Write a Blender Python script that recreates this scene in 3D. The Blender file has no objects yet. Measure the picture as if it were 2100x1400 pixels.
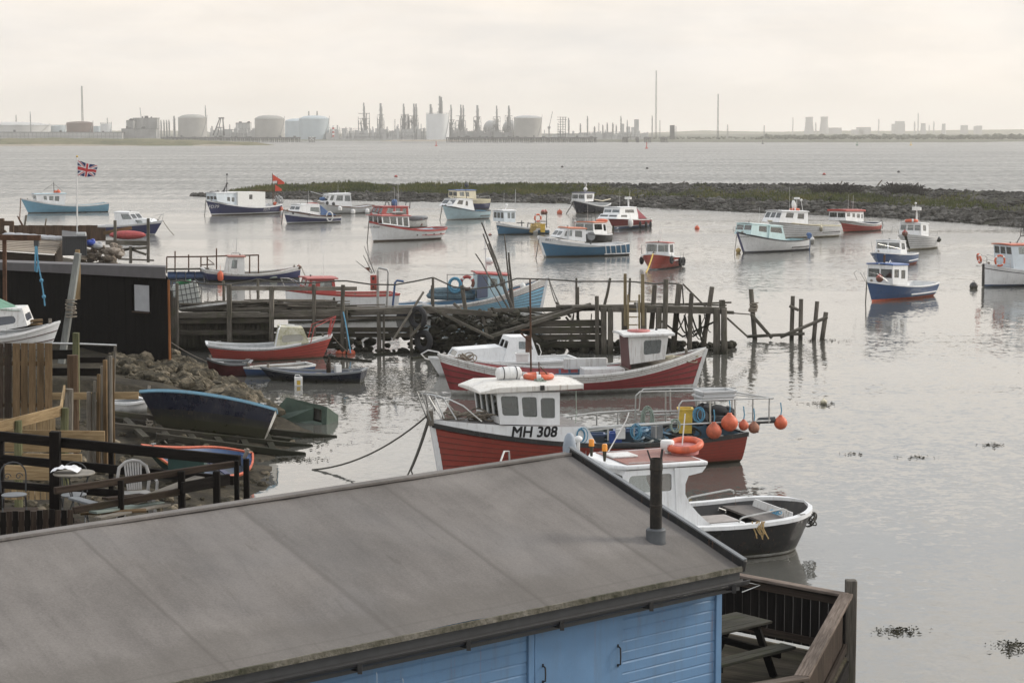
import bpy, math, random
from mathutils import Vector, Matrix, noise as mnoise
random.seed(7)
SC = bpy.context.scene
COL = SC.collection
F = 4083.3; CAMZ = 10.0; HZ = 268.0
PITCH = math.atan((700 - HZ) / F)
CP, SP = math.cos(PITCH), math.sin(PITCH)
CAM = Vector((0, 0, CAMZ)); ZUP = Vector((0, 0, 1))

def ray(px, py):
    x = (px - 1050) / F; y = (700 - py) / F
    return Vector((x, CP + y * SP, -SP + y * CP))
def gp(px, py, z=0.0):            # where a sight line meets the level z
    r = ray(px, py); return CAM + r * ((z - CAMZ) / r.z)
def at(px, py, Y):                # where a sight line meets the distance Y
    r = ray(px, py); return CAM + r * (Y / r.y)
def rnd(a, b): return random.uniform(a, b)

# ------------------------------------------------------------------ materials
MATS = {}
def nodes_of(name):
    m = bpy.data.materials.new(name); m.use_nodes = True
    nt = m.node_tree; nt.nodes.clear()
    out = nt.nodes.new('ShaderNodeOutputMaterial')
    return m, nt, out
def N(nt, typ, **kw):
    n = nt.nodes.new(typ)
    for k, v in kw.items():
        if k.startswith('i_'):
            n.inputs[int(k[2:]) if k[2:].isdigit() else k[2:].replace('_', ' ')].default_value = v
        else: setattr(n, k, v)
    return n
def ramp(nt, stops):
    r = nt.nodes.new('ShaderNodeValToRGB')
    e = r.color_ramp.elements
    e.remove(e[1])
    for i, (p, c) in enumerate(stops):
        el = e[0] if i == 0 else e.new(p)
        if i == 0: el.position = p
        el.color = (c[0], c[1], c[2], 1) if hasattr(c, '__len__') else (c, c, c, 1)
    return r
def mixc(nt, fac, a, b, mode='MIX'):
    m = nt.nodes.new('ShaderNodeMix'); m.data_type = 'RGBA'; m.blend_type = mode
    for sock, val in ((m.inputs[0], fac), (m.inputs[6], a), (m.inputs[7], b)):
        if hasattr(val, 'is_output'): nt.links.new(val, sock)
        elif hasattr(val, '__len__'): sock.default_value = (val[0], val[1], val[2], 1)
        else: sock.default_value = val
    return m.outputs[2]
def coords(nt, kind='Object', scale=(1, 1, 1)):
    tc = nt.nodes.new('ShaderNodeTexCoord'); mp = nt.nodes.new('ShaderNodeMapping')
    mp.inputs['Scale'].default_value = scale
    nt.links.new(tc.outputs[kind], mp.inputs[0]); return mp.outputs[0]
def noise(nt, vec, scale, detail=4, rough=.55, dist=0.0):
    n = N(nt, 'ShaderNodeTexNoise'); n.inputs['Scale'].default_value = scale
    n.inputs['Detail'].default_value = detail; n.inputs['Roughness'].default_value = rough
    n.inputs['Distortion'].default_value = dist
    nt.links.new(vec, n.inputs['Vector']); return n.outputs[0]
def bsdf(nt, out, col, rough=.5, metal=0.0, spec=.5, bump=None, bstr=.2, bdist=.02):
    b = nt.nodes.new('ShaderNodeBsdfPrincipled')
    if hasattr(col, 'is_output'): nt.links.new(col, b.inputs['Base Color'])
    else: b.inputs['Base Color'].default_value = (*col, 1)
    if hasattr(rough, 'is_output'): nt.links.new(rough, b.inputs['Roughness'])
    else: b.inputs['Roughness'].default_value = rough
    b.inputs['Metallic'].default_value = metal
    b.inputs['Specular IOR Level'].default_value = spec
    if bump is not None:
        bp = nt.nodes.new('ShaderNodeBump'); bp.inputs['Strength'].default_value = bstr
        bp.inputs['Distance'].default_value = bdist
        nt.links.new(bump, bp.inputs['Height']); nt.links.new(bp.outputs[0], b.inputs['Normal'])
    nt.links.new(b.outputs[0], out.inputs[0]); return b

def paint(name, c, rough=.42, dirt=.25, dirtc=(.10, .085, .06), sc=2.2):
    """weathered gloss paint: patchy tone, vertical runs of grime, chips"""
    if name in MATS: return MATS[name]
    m, nt, out = nodes_of(name)
    o = coords(nt); st = coords(nt, 'Object', (5, 5, .55))
    patch = noise(nt, o, sc, 5, .6); run = noise(nt, st, 1.6, 5, .65); fine = noise(nt, o, 26, 3)
    lo = [x * .86 for x in c]
    r1 = ramp(nt, [(.28, lo), (.62, c)]); nt.links.new(patch, r1.inputs[0])
    r2 = ramp(nt, [(.52, 0.0), (.80, dirt * 1.6)]); nt.links.new(run, r2.inputs[0])
    col = mixc(nt, r2.outputs[0], r1.outputs[0], dirtc)
    r3 = ramp(nt, [(.66, 0.0), (.74, dirt)]); nt.links.new(fine, r3.inputs[0])
    col = mixc(nt, r3.outputs[0], col, dirtc)
    rn = noise(nt, coords(nt, 'Object', (7, 7, .4)), 2.3, 4, .6); r7 = ramp(nt, [(.60, 0.0), (.74, min(.7, dirt * 1.5))]); nt.links.new(rn, r7.inputs[0])
    col = mixc(nt, r7.outputs[0], col, (.20, .105, .06))
    sz = nt.nodes.new('ShaderNodeSeparateXYZ'); nt.links.new(o, sz.inputs[0]); ma = N(nt, 'ShaderNodeMath', operation='MULTIPLY_ADD'); ma.inputs[1].default_value = -.34
    nt.links.new(patch, ma.inputs[0]); nt.links.new(sz.outputs[2], ma.inputs[2])
    mr = N(nt, 'ShaderNodeMapRange'); mr.inputs[1].default_value = -.14; mr.inputs[2].default_value = .03; mr.inputs[3].default_value = .75; mr.inputs[4].default_value = 0; nt.links.new(ma.outputs[0], mr.inputs[0])
    col = mixc(nt, mr.outputs[0], col, (.045, .044, .024))      # weed and slime along the waterline
    rr = ramp(nt, [(.3, max(.05, rough - .12)), (.7, min(1, rough + .18))]); nt.links.new(patch, rr.inputs[0])
    bsdf(nt, out, col, rr.outputs[0], bump=fine, bstr=.12, bdist=.01)
    MATS[name] = m; return m

def wood(name, c1, c2, rough=.85, moss=0.0, mossc=(.05, .06, .02), tide=None):
    """timber: grain runs along the U of each beam, every beam its own tone; tide = height below which weed grows"""
    if name in MATS: return MATS[name]
    m, nt, out = nodes_of(name)
    u = coords(nt, 'UV', (1.3, 26, 1)); u2 = coords(nt, 'UV', (.35, 1.7, 1))
    grain = noise(nt, u, 1.6, 6, .65, .6); tone = noise(nt, u2, 1.1, 3)
    r1 = ramp(nt, [(.3, c1), (.72, c2)]); nt.links.new(grain, r1.inputs[0])
    r2 = ramp(nt, [(.3, .45), (.7, 1.15)]); nt.links.new(tone, r2.inputs[0])
    col = mixc(nt, 1.0, r1.outputs[0], r2.outputs[0], 'MULTIPLY')
    if moss:
        o = coords(nt); mn = noise(nt, o, 2.3, 5, .65)
        r3 = ramp(nt, [(.5, 0.0), (.7, moss)]); nt.links.new(mn, r3.inputs[0])
        col = mixc(nt, r3.outputs[0], col, mossc)
    if tide is not None:
        g = nt.nodes.new('ShaderNodeNewGeometry'); sx = nt.nodes.new('ShaderNodeSeparateXYZ')
        nt.links.new(g.outputs['Position'], sx.inputs[0])
        wv = coords(nt, 'Object'); wn = noise(nt, wv, 1.5, 4)
        ad = N(nt, 'ShaderNodeMath', operation='MULTIPLY_ADD'); ad.inputs[1].default_value = .9
        nt.links.new(wn, ad.inputs[0]); nt.links.new(sx.outputs[2], ad.inputs[2])
        r4 = ramp(nt, [(0.0, .92), (1.0, 0.0)]); mr = N(nt, 'ShaderNodeMapRange')
        mr.inputs[1].default_value = tide; mr.inputs[2].default_value = tide + .7
        nt.links.new(ad.outputs[0], mr.inputs[0]); nt.links.new(mr.outputs[0], r4.inputs[0])
        col = mixc(nt, r4.outputs[0], col, (.018, .019, .012))
    bsdf(nt, out, col, rough, spec=.12, bump=grain, bstr=.5, bdist=.02)
    MATS[name] = m; return m

def plain(name, c, rough=.5, metal=0.0, var=.2, sc=6, spec=.5):
    if name in MATS: return MATS[name]
    m, nt, out = nodes_of(name)
    o = coords(nt); n1 = noise(nt, o, sc, 5, .6)
    r1 = ramp(nt, [(.3, [x * (1 - var) for x in c]), (.7, [min(1, x * (1 + var * .5)) for x in c])])
    nt.links.new(n1, r1.inputs[0])
    bsdf(nt, out, r1.outputs[0], rough, metal, spec, bump=n1, bstr=.1, bdist=.01)
    MATS[name] = m; return m

def tri(name, stops, sc=1.0, rough=.9, bstr=.6, bdist=.05, detail=8):
    """stone, soil, grass: three-tone noise"""
    if name in MATS: return MATS[name]
    m, nt, out = nodes_of(name)
    o = coords(nt); n1 = noise(nt, o, sc, detail, .62, .3); n2 = noise(nt, o, sc * 7, 4, .6)
    ad = N(nt, 'ShaderNodeMath', operation='MULTIPLY_ADD'); ad.inputs[1].default_value = .35
    nt.links.new(n2, ad.inputs[0])
    mu = N(nt, 'ShaderNodeMath', operation='MULTIPLY'); mu.inputs[1].default_value = .65
    nt.links.new(n1, mu.inputs[0]); nt.links.new(mu.outputs[0], ad.inputs[2])
    r1 = ramp(nt, stops); nt.links.new(ad.outputs[0], r1.inputs[0])
    bsdf(nt, out, r1.outputs[0], rough, spec=.2, bump=n2, bstr=bstr, bdist=bdist)
    MATS[name] = m; return m

def glass():
    if 'glass' in MATS: return MATS['glass']
    m, nt, out = nodes_of('window_glass')
    t = N(nt, 'ShaderNodeBsdfTransparent'); t.inputs[0].default_value = (.62, .66, .66, 1)
    g = N(nt, 'ShaderNodeBsdfGlossy'); g.inputs[0].default_value = (.9, .93, .95, 1); g.inputs['Roughness'].default_value = .06
    fr = N(nt, 'ShaderNodeFresnel'); fr.inputs[0].default_value = 1.6
    ad = N(nt, 'ShaderNodeMath', operation='ADD'); ad.inputs[1].default_value = .06
    nt.links.new(fr.outputs[0], ad.inputs[0])
    mx = N(nt, 'ShaderNodeMixShader')
    nt.links.new(ad.outputs[0], mx.inputs[0]); nt.links.new(t.outputs[0], mx.inputs[1]); nt.links.new(g.outputs[0], mx.inputs[2])
    nt.links.new(mx.outputs[0], out.inputs[0]); MATS['glass'] = m; return m

# ------------------------------------------------------------------ mesh builder
class MB:
    def __init__(s): s.v = []; s.f = []; s.m = []; s.uv = []
    def add(s, vs, fs, m=0, uvs=None):
        o = len(s.v); s.v += [tuple(p) for p in vs]
        s.f += [tuple(i + o for i in f) for f in fs]; s.m += [m] * len(fs)
        s.uv += uvs if uvs else [(p[0] + p[1], p[2]) for p in s.v[o:]]
    def quad(s, a, b, c, d, m=0): s.add([a, b, c, d], [(0, 1, 2, 3)], m)
    def bar(s, p, q, w, h, m=0, up=None, taper=1.0, roll=0.0):
        p, q = Vector(p), Vector(q); d = q - p; L = d.length
        if L < 1e-6: return
        d /= L; up = Vector(up) if up is not None else (ZUP if abs(d.z) < .9 else Vector((0, 1, 0)))
        x = d.cross(up).normalized(); y = x.cross(d).normalized()
        if roll:
            cr, sr = math.cos(roll), math.sin(roll); x, y = x * cr + y * sr, y * cr - x * sr
        vs = []; uv = []; off = random.random() * 40; o2 = random.random() * 20
        for k, (c, tp) in enumerate(((p, 1.0), (q, taper))):
            for a, b in ((-1, -1), (1, -1), (1, 1), (-1, 1)):
                vs.append(c + x * (a * w / 2 * tp) + y * (b * h / 2 * tp))
                uv.append((o2 + k * L, off + a * w / 2 + b * h / 2 * .73))
        s.add(vs, [(0, 1, 2, 3), (7, 6, 5, 4), (0, 4, 5, 1), (1, 5, 6, 2), (2, 6, 7, 3), (3, 7, 4, 0)], m, uv)
    def box(s, c, sx, sy, sz, m=0, rz=0.0):     # c = centre of the base
        c = Vector(c); d = Vector((math.cos(rz), math.sin(rz), 0))
        s.bar(c - d * sx / 2 + ZUP * sz / 2, c + d * sx / 2 + ZUP * sz / 2, sy, sz, m)
    def tube(s, pts, r, n=6, m=0, closed=False, r1=None):
        pts = [Vector(p) for p in pts]; k = len(pts)
        if k < 2: return
        vs = []; fs = []; uv = []; prev = None; ln = 0; off = random.random() * 30
        for i, p in enumerate(pts):
            a = pts[i - 1] if (i > 0 or closed) else p; b = pts[(i + 1) % k] if (i < k - 1 or closed) else p
            d = (b - a)
            d = d.normalized() if d.length > 1e-9 else Vector((0, 0, 1))
            if prev is None: x = d.orthogonal().normalized()
            else:
                x = prev - d * prev.dot(d)
                x = x.normalized() if x.length > 1e-6 else d.orthogonal().normalized()
            prev = x; y = d.cross(x); ln += (p - pts[i - 1]).length if i else 0
            rr = r if r1 is None else r + (r1 - r) * i / (k - 1)
            for j in range(n):
                an = 2 * math.pi * j / n
                vs.append(p + x * (rr * math.cos(an)) + y * (rr * math.sin(an))); uv.append((ln, off + rr * an))
        for i in range(k if closed else k - 1):
            for j in range(n):
                a = i * n + j; b = i * n + (j + 1) % n; i2 = (i + 1) % k
                fs.append((a, b, i2 * n + (j + 1) % n, i2 * n + j))
        if not closed: fs += [tuple(range(n))[::-1], tuple(range((k - 1) * n, k * n))]
        s.add(vs, fs, m, uv)
    def cyl(s, p, q, r0, r1=None, n=10, m=0): s.tube([p, q], r0, n, m, r1=r0 if r1 is None else r1)
    def lathe(s, c, prof, n=24, m=0, axis=None):
        c = Vector(c); vs = []; fs = []; k = len(prof)
        ax = Vector(axis).normalized() if axis is not None else ZUP
        x = ax.orthogonal().normalized(); y = ax.cross(x)
        for r, z in prof:
            for j in range(n):
                a = 2 * math.pi * j / n; vs.append(c + x * (r * math.cos(a)) + y * (r * math.sin(a)) + ax * z)
        for i in range(k - 1):
            for j in range(n):
                fs.append((i * n + j, i * n + (j + 1) % n, (i + 1) * n + (j + 1) % n, (i + 1) * n + j))
        s.add(vs, fs, m)
    def ball(s, c, r, m=0, n=12, sq=(1, 1, 1)):
        c = Vector(c); vs = []; fs = []; k = n // 2
        for i in range(k + 1):
            th = math.pi * i / k
            for j in range(n):
                a = 2 * math.pi * j / n
                vs.append(c + Vector((r * sq[0] * math.sin(th) * math.cos(a), r * sq[1] * math.sin(th) * math.sin(a), r * sq[2] * math.cos(th))))
        for i in range(k):
            for j in range(n): fs.append((i * n + j, (i + 1) * n + j, (i + 1) * n + (j + 1) % n, i * n + (j + 1) % n))
        s.add(vs, fs, m)
    def ring(s, c, axis, R, r, n=24, k=8, m=0, sq=1.0, a0=0.0, a1=2 * math.pi):
        ax = Vector(axis).normalized(); x = ax.orthogonal().normalized()
        if abs(ax.z) < .9: x = ax.cross(ZUP).normalized()
        y = ax.cross(x); full = abs(a1 - a0) > 6.28
        cnt = n if full else n + 1
        s.tube([Vector(c) + x * (R * math.cos(a0 + (a1 - a0) * i / n)) + y * (R * sq * math.sin(a0 + (a1 - a0) * i / n)) for i in range(cnt)], r, k, m, closed=full)
    def slab(s, poly, t, m=0):          # flat polygon given thickness vector t
        n = len(poly); t = Vector(t); vs = [Vector(p) for p in poly]; vs += [p + t for p in vs]
        fs = [tuple(range(n))[::-1], tuple(range(n, 2 * n))] + [(i, (i + 1) % n, n + (i + 1) % n, n + i) for i in range(n)]
        s.add(vs, fs, m)
    def rock(s, c, r, m=0, sq=None):
        c = Vector(c); off = Vector((rnd(0, 99), rnd(0, 99), rnd(0, 99)))
        sq = sq or (rnd(.7, 1.3), rnd(.7, 1.3), rnd(.5, .9)); rot = Matrix.Rotation(rnd(0, 6.28), 3, 'Z')
        vs = []
        for p in ICO_V:
            q = Vector(p) * (1 + .55 * mnoise.noise(Vector(p) * 1.1 + off))
            vs.append(c + rot @ Vector((q.x * r * sq[0], q.y * r * sq[1], q.z * r * sq[2])))
        s.add(vs, ICO_F, m)
    def obj(s, name, mats, parent=None, smooth=38, bevel=0.0, M=None):
        me = bpy.data.meshes.new(name); me.from_pydata(s.v, [], s.f)
        if not isinstance(mats, (list, tuple)): mats = [mats]
        for mt in mats: me.materials.append(mt)
        me.polygons.foreach_set('material_index', s.m)
        lay = me.uv_layers.new(name='UVMap')
        idx = [0] * len(me.loops); me.loops.foreach_get('vertex_index', idx)
        flat = [0.0] * (2 * len(idx))
        for i, vi in enumerate(idx): flat[2 * i], flat[2 * i + 1] = s.uv[vi]
        lay.data.foreach_set('uv', flat)
        if smooth:
            me.polygons.foreach_set('use_smooth', [True] * len(me.polygons))
            me.set_sharp_from_angle(angle=math.radians(smooth))
        me.update()
        o = bpy.data.objects.new(name, me); COL.objects.link(o)
        if parent is not None: o.parent = parent
        if M is not None: o.matrix_local = M
        if bevel:
            b = o.modifiers.new('edge', 'BEVEL'); b.width = bevel; b.segments = 2; b.limit_method = 'ANGLE'
        return o

def ico(sub):
    import bmesh
    bm = bmesh.new(); bmesh.ops.create_icosphere(bm, subdivisions=sub, radius=1)
    v = [tuple(x.co) for x in bm.verts]; f = [tuple(x.index for x in p.verts) for p in bm.faces]
    bm.free(); return v, f
ICO_V, ICO_F = ico(2)
ICO1_V, ICO1_F = ico(1)

def tag(o, label=None, cat=None, group=None, kind=None):
    if label: o['label'] = label
    if cat: o['category'] = cat
    if group: o['group'] = group
    if kind: o['kind'] = kind
    return o
def empty(name, loc, label=None, cat=None, group=None, M=None):
    o = bpy.data.objects.new(name, None); COL.objects.link(o); o.empty_display_size = .3
    if M is not None: o.matrix_world = M
    else: o.location = loc
    return tag(o, label, cat, group)
def thing(mb, name, mats, label, cat, group=None, **kw):
    return tag(mb.obj(name, mats, **kw), label, cat, group)
_TXT = {}
def text_mesh(txt, shear=0.0):
    """flat letters of height 1 as (verts, faces, width)"""
    k = (txt, shear)
    if k in _TXT: return _TXT[k]
    cu = bpy.data.curves.new('t', 'FONT'); cu.body = txt; cu.shear = shear; cu.resolution_u = 3
    o = bpy.data.objects.new('t', cu); COL.objects.link(o)
    dg = bpy.context.evaluated_depsgraph_get(); dg.update()
    me = bpy.data.meshes.new_from_object(o.evaluated_get(dg))
    v = [tuple(x.co) for x in me.vertices]; f = [tuple(p.vertices) for p in me.polygons]
    bpy.data.objects.remove(o); bpy.data.meshes.remove(me); bpy.data.curves.remove(cu)
    mx = max(p[0] for p in v); mn = min(p[0] for p in v); h = .73
    v = [((p[0] - mn) / h, p[1] / h, 0) for p in v]
    _TXT[k] = (v, f, (mx - mn) / h); return _TXT[k]

def catenary(p, q, sag, n=12):
    p, q = Vector(p), Vector(q)
    return [p.lerp(q, i / n) - ZUP * (sag * 4 * (i / n) * (1 - i / n)) for i in range(n + 1)]
# ------------------------------------------------------------------ palette
W = paint('white_paint', (.74, .75, .76), .4, .16)
WOLD = paint('old_white_paint', (.66, .66, .65), .6, .5, (.16, .12, .08))
CREAM = paint('cream_paint', (.72, .66, .5), .5, .2)
SKYB = paint('sky_blue_paint', (.19, .39, .53), .4, .18)
PALEB = paint('pale_blue_paint', (.42, .56, .62), .42, .15)
PALEW = paint('bluish_shade_white_paint', (.62, .68, .73), .42, .15)  # pale blue-white; bluish shadow on a white wheelhouse put into the colour
AQUA = paint('pale_aqua_paint', (.52, .68, .69), .42, .15)
NAVY = paint('navy_paint', (.030, .038, .115), .36, .18, (.12, .11, .10))
DNAVY = paint('dark_navy_paint', (.008, .011, .026), .28, .2, (.10, .10, .09))
BLUE = paint('mid_blue_paint', (.034, .082, .20), .38, .18, (.13, .12, .10))
TEAL = paint('slate_blue_paint', (.055, .155, .26), .42, .25, (.12, .12, .10))
GREYB = paint('grey_blue_paint', (.10, .12, .18), .45, .2)
RED = paint('brick_red_paint', (.265, .042, .028), .45, .28, (.12, .05, .035))
SCAR = paint('scarlet_paint', (.37, .056, .042), .45, .2, (.2, .06, .05))
MAROON = paint('maroon_paint', (.235, .030, .034), .5, .35, (.10, .035, .03))
TRIM = paint('red_trim_paint', (.36, .050, .045), .45, .2)
ORANGE = plain('orange_plastic', (.58, .115, .050), .5, var=.3)
ORDULL = plain('faded_orange_plastic', (.52, .12, .06), .6, var=.4)
BLACK = paint('black_paint', (.018, .018, .019), .35, .3, (.075, .068, .055))
DGREY = plain('dark_grey', (.05, .052, .055), .6)
GREY = plain('mid_grey', (.20, .21, .22), .6)
LGREY = plain('light_grey', (.42, .43, .43), .6)
RUBBER = plain('black_rubber', (.022, .022, .024), .8)
STEEL = plain('galvanised_steel', (.48, .48, .47), .38, .75)
RUST = tri('rusty_steel', [(.3, (.035, .021, .015)), (.5, (.085, .045, .028)), (.7, (.15, .080, .050))], 4, .8, .4, .01)
BROWN = paint('rust_brown_antifouling', (.12, .06, .04), .7, .4, (.05, .05, .03))
WEED = plain('weed_dark', (.028, .027, .016), .9, var=.5)
ROPE = plain('weathered_rope', (.23, .20, .16), .95, var=.4, sc=30)
ROPEB = plain('blue_rope', (.10, .28, .42), .9, var=.4, sc=30)
ROPEG = plain('pale_green_rope', (.32, .38, .33), .9, var=.4, sc=30)
ROPED = plain('dark_rope', (.085, .080, .070), .95, var=.4, sc=30)
YEL = plain('yellow_plastic', (.62, .42, .06), .5, var=.3)
YDULL = plain('dull_yellow_plastic', (.50, .36, .14), .6, var=.3)
WPL = plain('white_plastic', (.70, .70, .69), .45, var=.12)
DECK = paint('grey_deck', (.30, .31, .32), .7, .4)
DECKB = paint('blue_deck', (.10, .19, .27), .6, .4)
DECKR = paint('oxide_deck', (.36, .16, .13), .7, .4)
DECKW = wood('bleached_deck_timber', (.16, .14, .12), (.40, .36, .31))
TARPB = plain('blue_canvas', (.07, .13, .27), .85, var=.3)
TARPR = plain('maroon_canvas', (.26, .055, .07), .85, var=.3)
SEAM = plain('shadowed_grimy_seam', (.085, .045, .036), .9, var=.4)
INK = plain('black_lettering', (.012, .012, .014), .5, var=.05)
WINK = plain('white_lettering', (.72, .72, .72), .5, var=.05)
REDINK = plain('red_lettering', (.45, .05, .05), .5, var=.05)
GLASS = glass()
DARKIN = plain('dark_interior', (.05, .048, .045), .9)
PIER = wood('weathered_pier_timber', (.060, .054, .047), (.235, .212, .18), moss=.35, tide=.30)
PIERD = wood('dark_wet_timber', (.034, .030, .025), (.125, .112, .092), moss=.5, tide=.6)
PIERL = wood('pale_grey_timber', (.13, .115, .095), (.33, .30, .26), moss=.2)
NEWW = wood('new_softwood', (.22, .145, .075), (.44, .33, .19))
FENCEW = wood('brown_fence_timber', (.10, .065, .035), (.25, .17, .095))
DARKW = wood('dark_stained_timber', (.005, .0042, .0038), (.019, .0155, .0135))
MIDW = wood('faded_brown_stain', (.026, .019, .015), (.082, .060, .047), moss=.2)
CAPW = wood('worn_handrail_timber', (.075, .055, .042), (.29, .235, .20))
BENCHW = wood('mossy_bench_timber', (.024, .023, .019), (.078, .074, .060), moss=.4)
# ------------------------------------------------------------------ boats
BOATG = 'boats moored in the sheltered harbour'
BOATS = []
class Boat:
    def __init__(s, name, label, bow, stern, bt, st, beam, bands, mid=None, tr=True, tw=.8, tm=.42, d=.35, group=BOATG,
                 zb=0.0, zs=0.0, kb=.85, km=.36, floor=.55, fd=.66, inner=None, deck=None, fdm=None, gun=W, lap=0, cat='boat',
                 transom=None, guns=(.05, .06), rows=3, fdd=.05, pw=2.0, stemw=None, round_st=.14, seam=.020):
        s.beam, s.tr, s.tw, s.tm, s.d, s.km, s.kb, s.pw, s.rs_ = beam, tr, tw, tm, d, km, kb, pw, round_st
        A = gp(*bow, zb); S0 = gp(*stern, zs); S = S0.copy()
        for _ in range(5):
            ax = (A - S).normalized(); side = ZUP.cross(ax).normalized()
            s.ns = 1 if side.dot(CAM - A) > 0 else -1
            S = S0 - side * (s.ns * (beam / 2 * tw * .62 if tr else 0))
        up = ax.cross(side); mid0 = (A + S) / 2; s.L = (A - S).length
        s.M = Matrix((( ax.x, side.x, up.x, mid0.x), (ax.y, side.y, up.y, mid0.y), (ax.z, side.z, up.z, mid0.z), (0, 0, 0, 1)))
        s.Mi = s.M.inverted(); s.o = s.Mi @ CAM
        s.e = empty(name, (0, 0, 0), label, cat, group, M=s.M); BOATS.append(s); s.roofz = None
        L = s.L
        xb, s.hb = s.lp(*bt, 0)
        xs, s.hs = s.lp(*st, s.ns * beam / 2 * (tw if tr else .15))
        s.rb = xb - L / 2; s.rst = -L / 2 - xs
        if mid: xm, s.hm = s.lp(*mid, s.ns * beam / 2)
        else: xm, s.hm = 0.0, (s.hs + s.hb) * .43
        s.tmid = min(.75, max(.2, (xm - xs) / (xb - xs)))
        s.floor, s.fd, s.fdd = floor, fd, fdd
        # hull skin
        T = [i / 8 * .12 for i in range(8)] + [.12 + i / 18 * .70 for i in range(18)] + [.82 + i / 10 * .18 for i in range(11)]
        s.T = T
        mats = []; lev = []
        def mi(m):
            if m not in mats: mats.append(m)
            return mats.index(m)
        prev = ('z', -d * .97)
        for (ty, val, mt) in bands:
            n = rows if ty != 'z' else 1
            for q in range(n):
                lev.append((prev, (ty, val), q / n, (q + 1) / n, mi(mt)))
            prev = (ty, val)
        mb = MB(); nT = len(T)
        if lap:                                    # dark strips at each lap: its shadow, with seam dirt, put into colour
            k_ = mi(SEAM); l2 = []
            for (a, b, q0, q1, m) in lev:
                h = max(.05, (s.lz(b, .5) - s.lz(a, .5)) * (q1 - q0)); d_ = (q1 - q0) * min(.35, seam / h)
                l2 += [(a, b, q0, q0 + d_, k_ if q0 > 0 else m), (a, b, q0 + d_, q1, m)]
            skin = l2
        else: skin = lev
        for sg in (1, -1):
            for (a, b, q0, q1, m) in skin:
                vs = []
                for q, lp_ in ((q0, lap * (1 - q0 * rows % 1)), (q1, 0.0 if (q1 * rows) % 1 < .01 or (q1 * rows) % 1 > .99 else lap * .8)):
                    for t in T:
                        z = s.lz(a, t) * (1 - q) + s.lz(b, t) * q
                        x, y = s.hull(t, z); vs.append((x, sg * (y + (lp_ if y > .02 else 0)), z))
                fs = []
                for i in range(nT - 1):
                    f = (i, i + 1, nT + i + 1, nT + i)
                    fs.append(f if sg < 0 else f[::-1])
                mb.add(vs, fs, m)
        if tr:
            m2 = mi(transom) if transom else None
            for (a, b, q0, q1, m) in lev:
                p = []
                for q in (q0, q1):
                    z = s.lz(a, 0) * (1 - q) + s.lz(b, 0) * q; x, y = s.hull(0, z)
                    p += [(x, y, z), (x, -y, z)]
                mb.add(p, [(0, 1, 3, 2)], m if m2 is None else m2)
        # inner skin down to the floor
        im = mi(inner or W); th = guns[1]
        Ti = [t for t in T if t <= fd] + [fd, fd] + [t for t in T if t > fd]
        nf = len([t for t in T if t <= fd]) + 1
        for sg in (1, -1):
            vs = []
            for k, t in enumerate(Ti):
                zt = s.sheer(t); zf = s.fz(t, k >= nf)
                x, y = s.hull(t, zt); vs.append((x, sg * max(0, y - th), zt))
                x, y = s.hull(t, zf); vs.append((x, sg * max(0, y - th), zf))
            n = len(Ti)
            mb.add(vs, [((2 * i, 2 * i + 2, 2 * i + 3, 2 * i + 1) if sg < 0 else (2 * i + 1, 2 * i + 3, 2 * i + 2, 2 * i)) for i in range(n - 1)], im)
        if tr:
            zt = s.sheer(0); zf = s.fz(0, False); x, y = s.hull(0, zt); x2, y2 = s.hull(0, zf)
            mb.add([(x + th, y, zt), (x + th, -y, zt), (x2 + th, -y2, zf), (x2 + th, y2, zf)], [(0, 1, 2, 3)], im)
        if stemw:                                  # painted stem post
            k = mi(stemw)
            zz = [0.02 + (s.hb - .02) * i / 6 for i in range(7)]
            for i in range(6):
                mb.bar((s.hull(1, zz[i])[0], 0, zz[i]), (s.hull(1, zz[i + 1])[0], 0, zz[i + 1]), .09, .16, k, up=(1, 0, 0))
        s.hullo = mb.obj('hull', mats, s.e, smooth=30)
        # deck
        mb = MB(); vs = []
        for k, t in enumerate(Ti):
            zf = s.fz(t, k >= nf); x, y = s.hull(t, zf); y = max(.0, y - th)
            cam_ = .06 * beam / 3 if k >= nf else 0
            for q in (-1, -.5, 0, .5, 1): vs.append((x, y * q, zf + cam_ * (1 - q * q) * min(1, y)))
        fs = []; ms = []
        for i in range(len(Ti) - 1):
            for j in range(4): fs.append((i * 5 + j, (i + 1) * 5 + j, (i + 1) * 5 + j + 1, i * 5 + j + 1)); ms.append(1 if i >= nf - 1 else 0)
        mb.add(vs, fs, 0); mb.m = ms
        mb.obj('deck', [deck or DECK, fdm or deck or DECK], s.e, smooth=20)
        # gunwale capping
        mb = MB(); gh, gw = guns
        for sg in (1, -1):
            vs = []
            for t in T:
                z = s.sheer(t); x, y = s.hull(t, z)
                yo = y + .025; yi = max(0, y - gw - .02)
                for yy, zz in ((yi, z - .02), (yi, z + gh), (yo, z + gh), (yo, z - .03)): vs.append((x, sg * yy, zz))
            fs = []
            for i in range(nT - 1):
                for j in range(3):
                    f = (4 * i + j, 4 * i + j + 1, 4 * i + j + 5, 4 * i + j + 4); fs.append(f if sg > 0 else f[::-1])
            mb.add(vs, fs)
        if tr:
            z = s.sheer(0); x, y = s.hull(0, z); mb.bar((x + .02, y, z + gh / 2 - .001), (x + .02, -y, z + gh / 2 - .001), gw + .04, gh + .006)
        mb.obj('gunwale', gun, s.e, smooth=40)
    # --- geometry of the skin
    def lp(s, px, py, yl):
        d = s.Mi.to_3x3() @ ray(px, py); t = (yl - s.o.y) / d.y; p = s.o + d * t; return p.x, p.z
    def pt(s, px, py, yl=0.0): x, z = s.lp(px, py, yl); return Vector((x, yl, z))
    def w(s, p): return s.M @ Vector(p)
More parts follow.
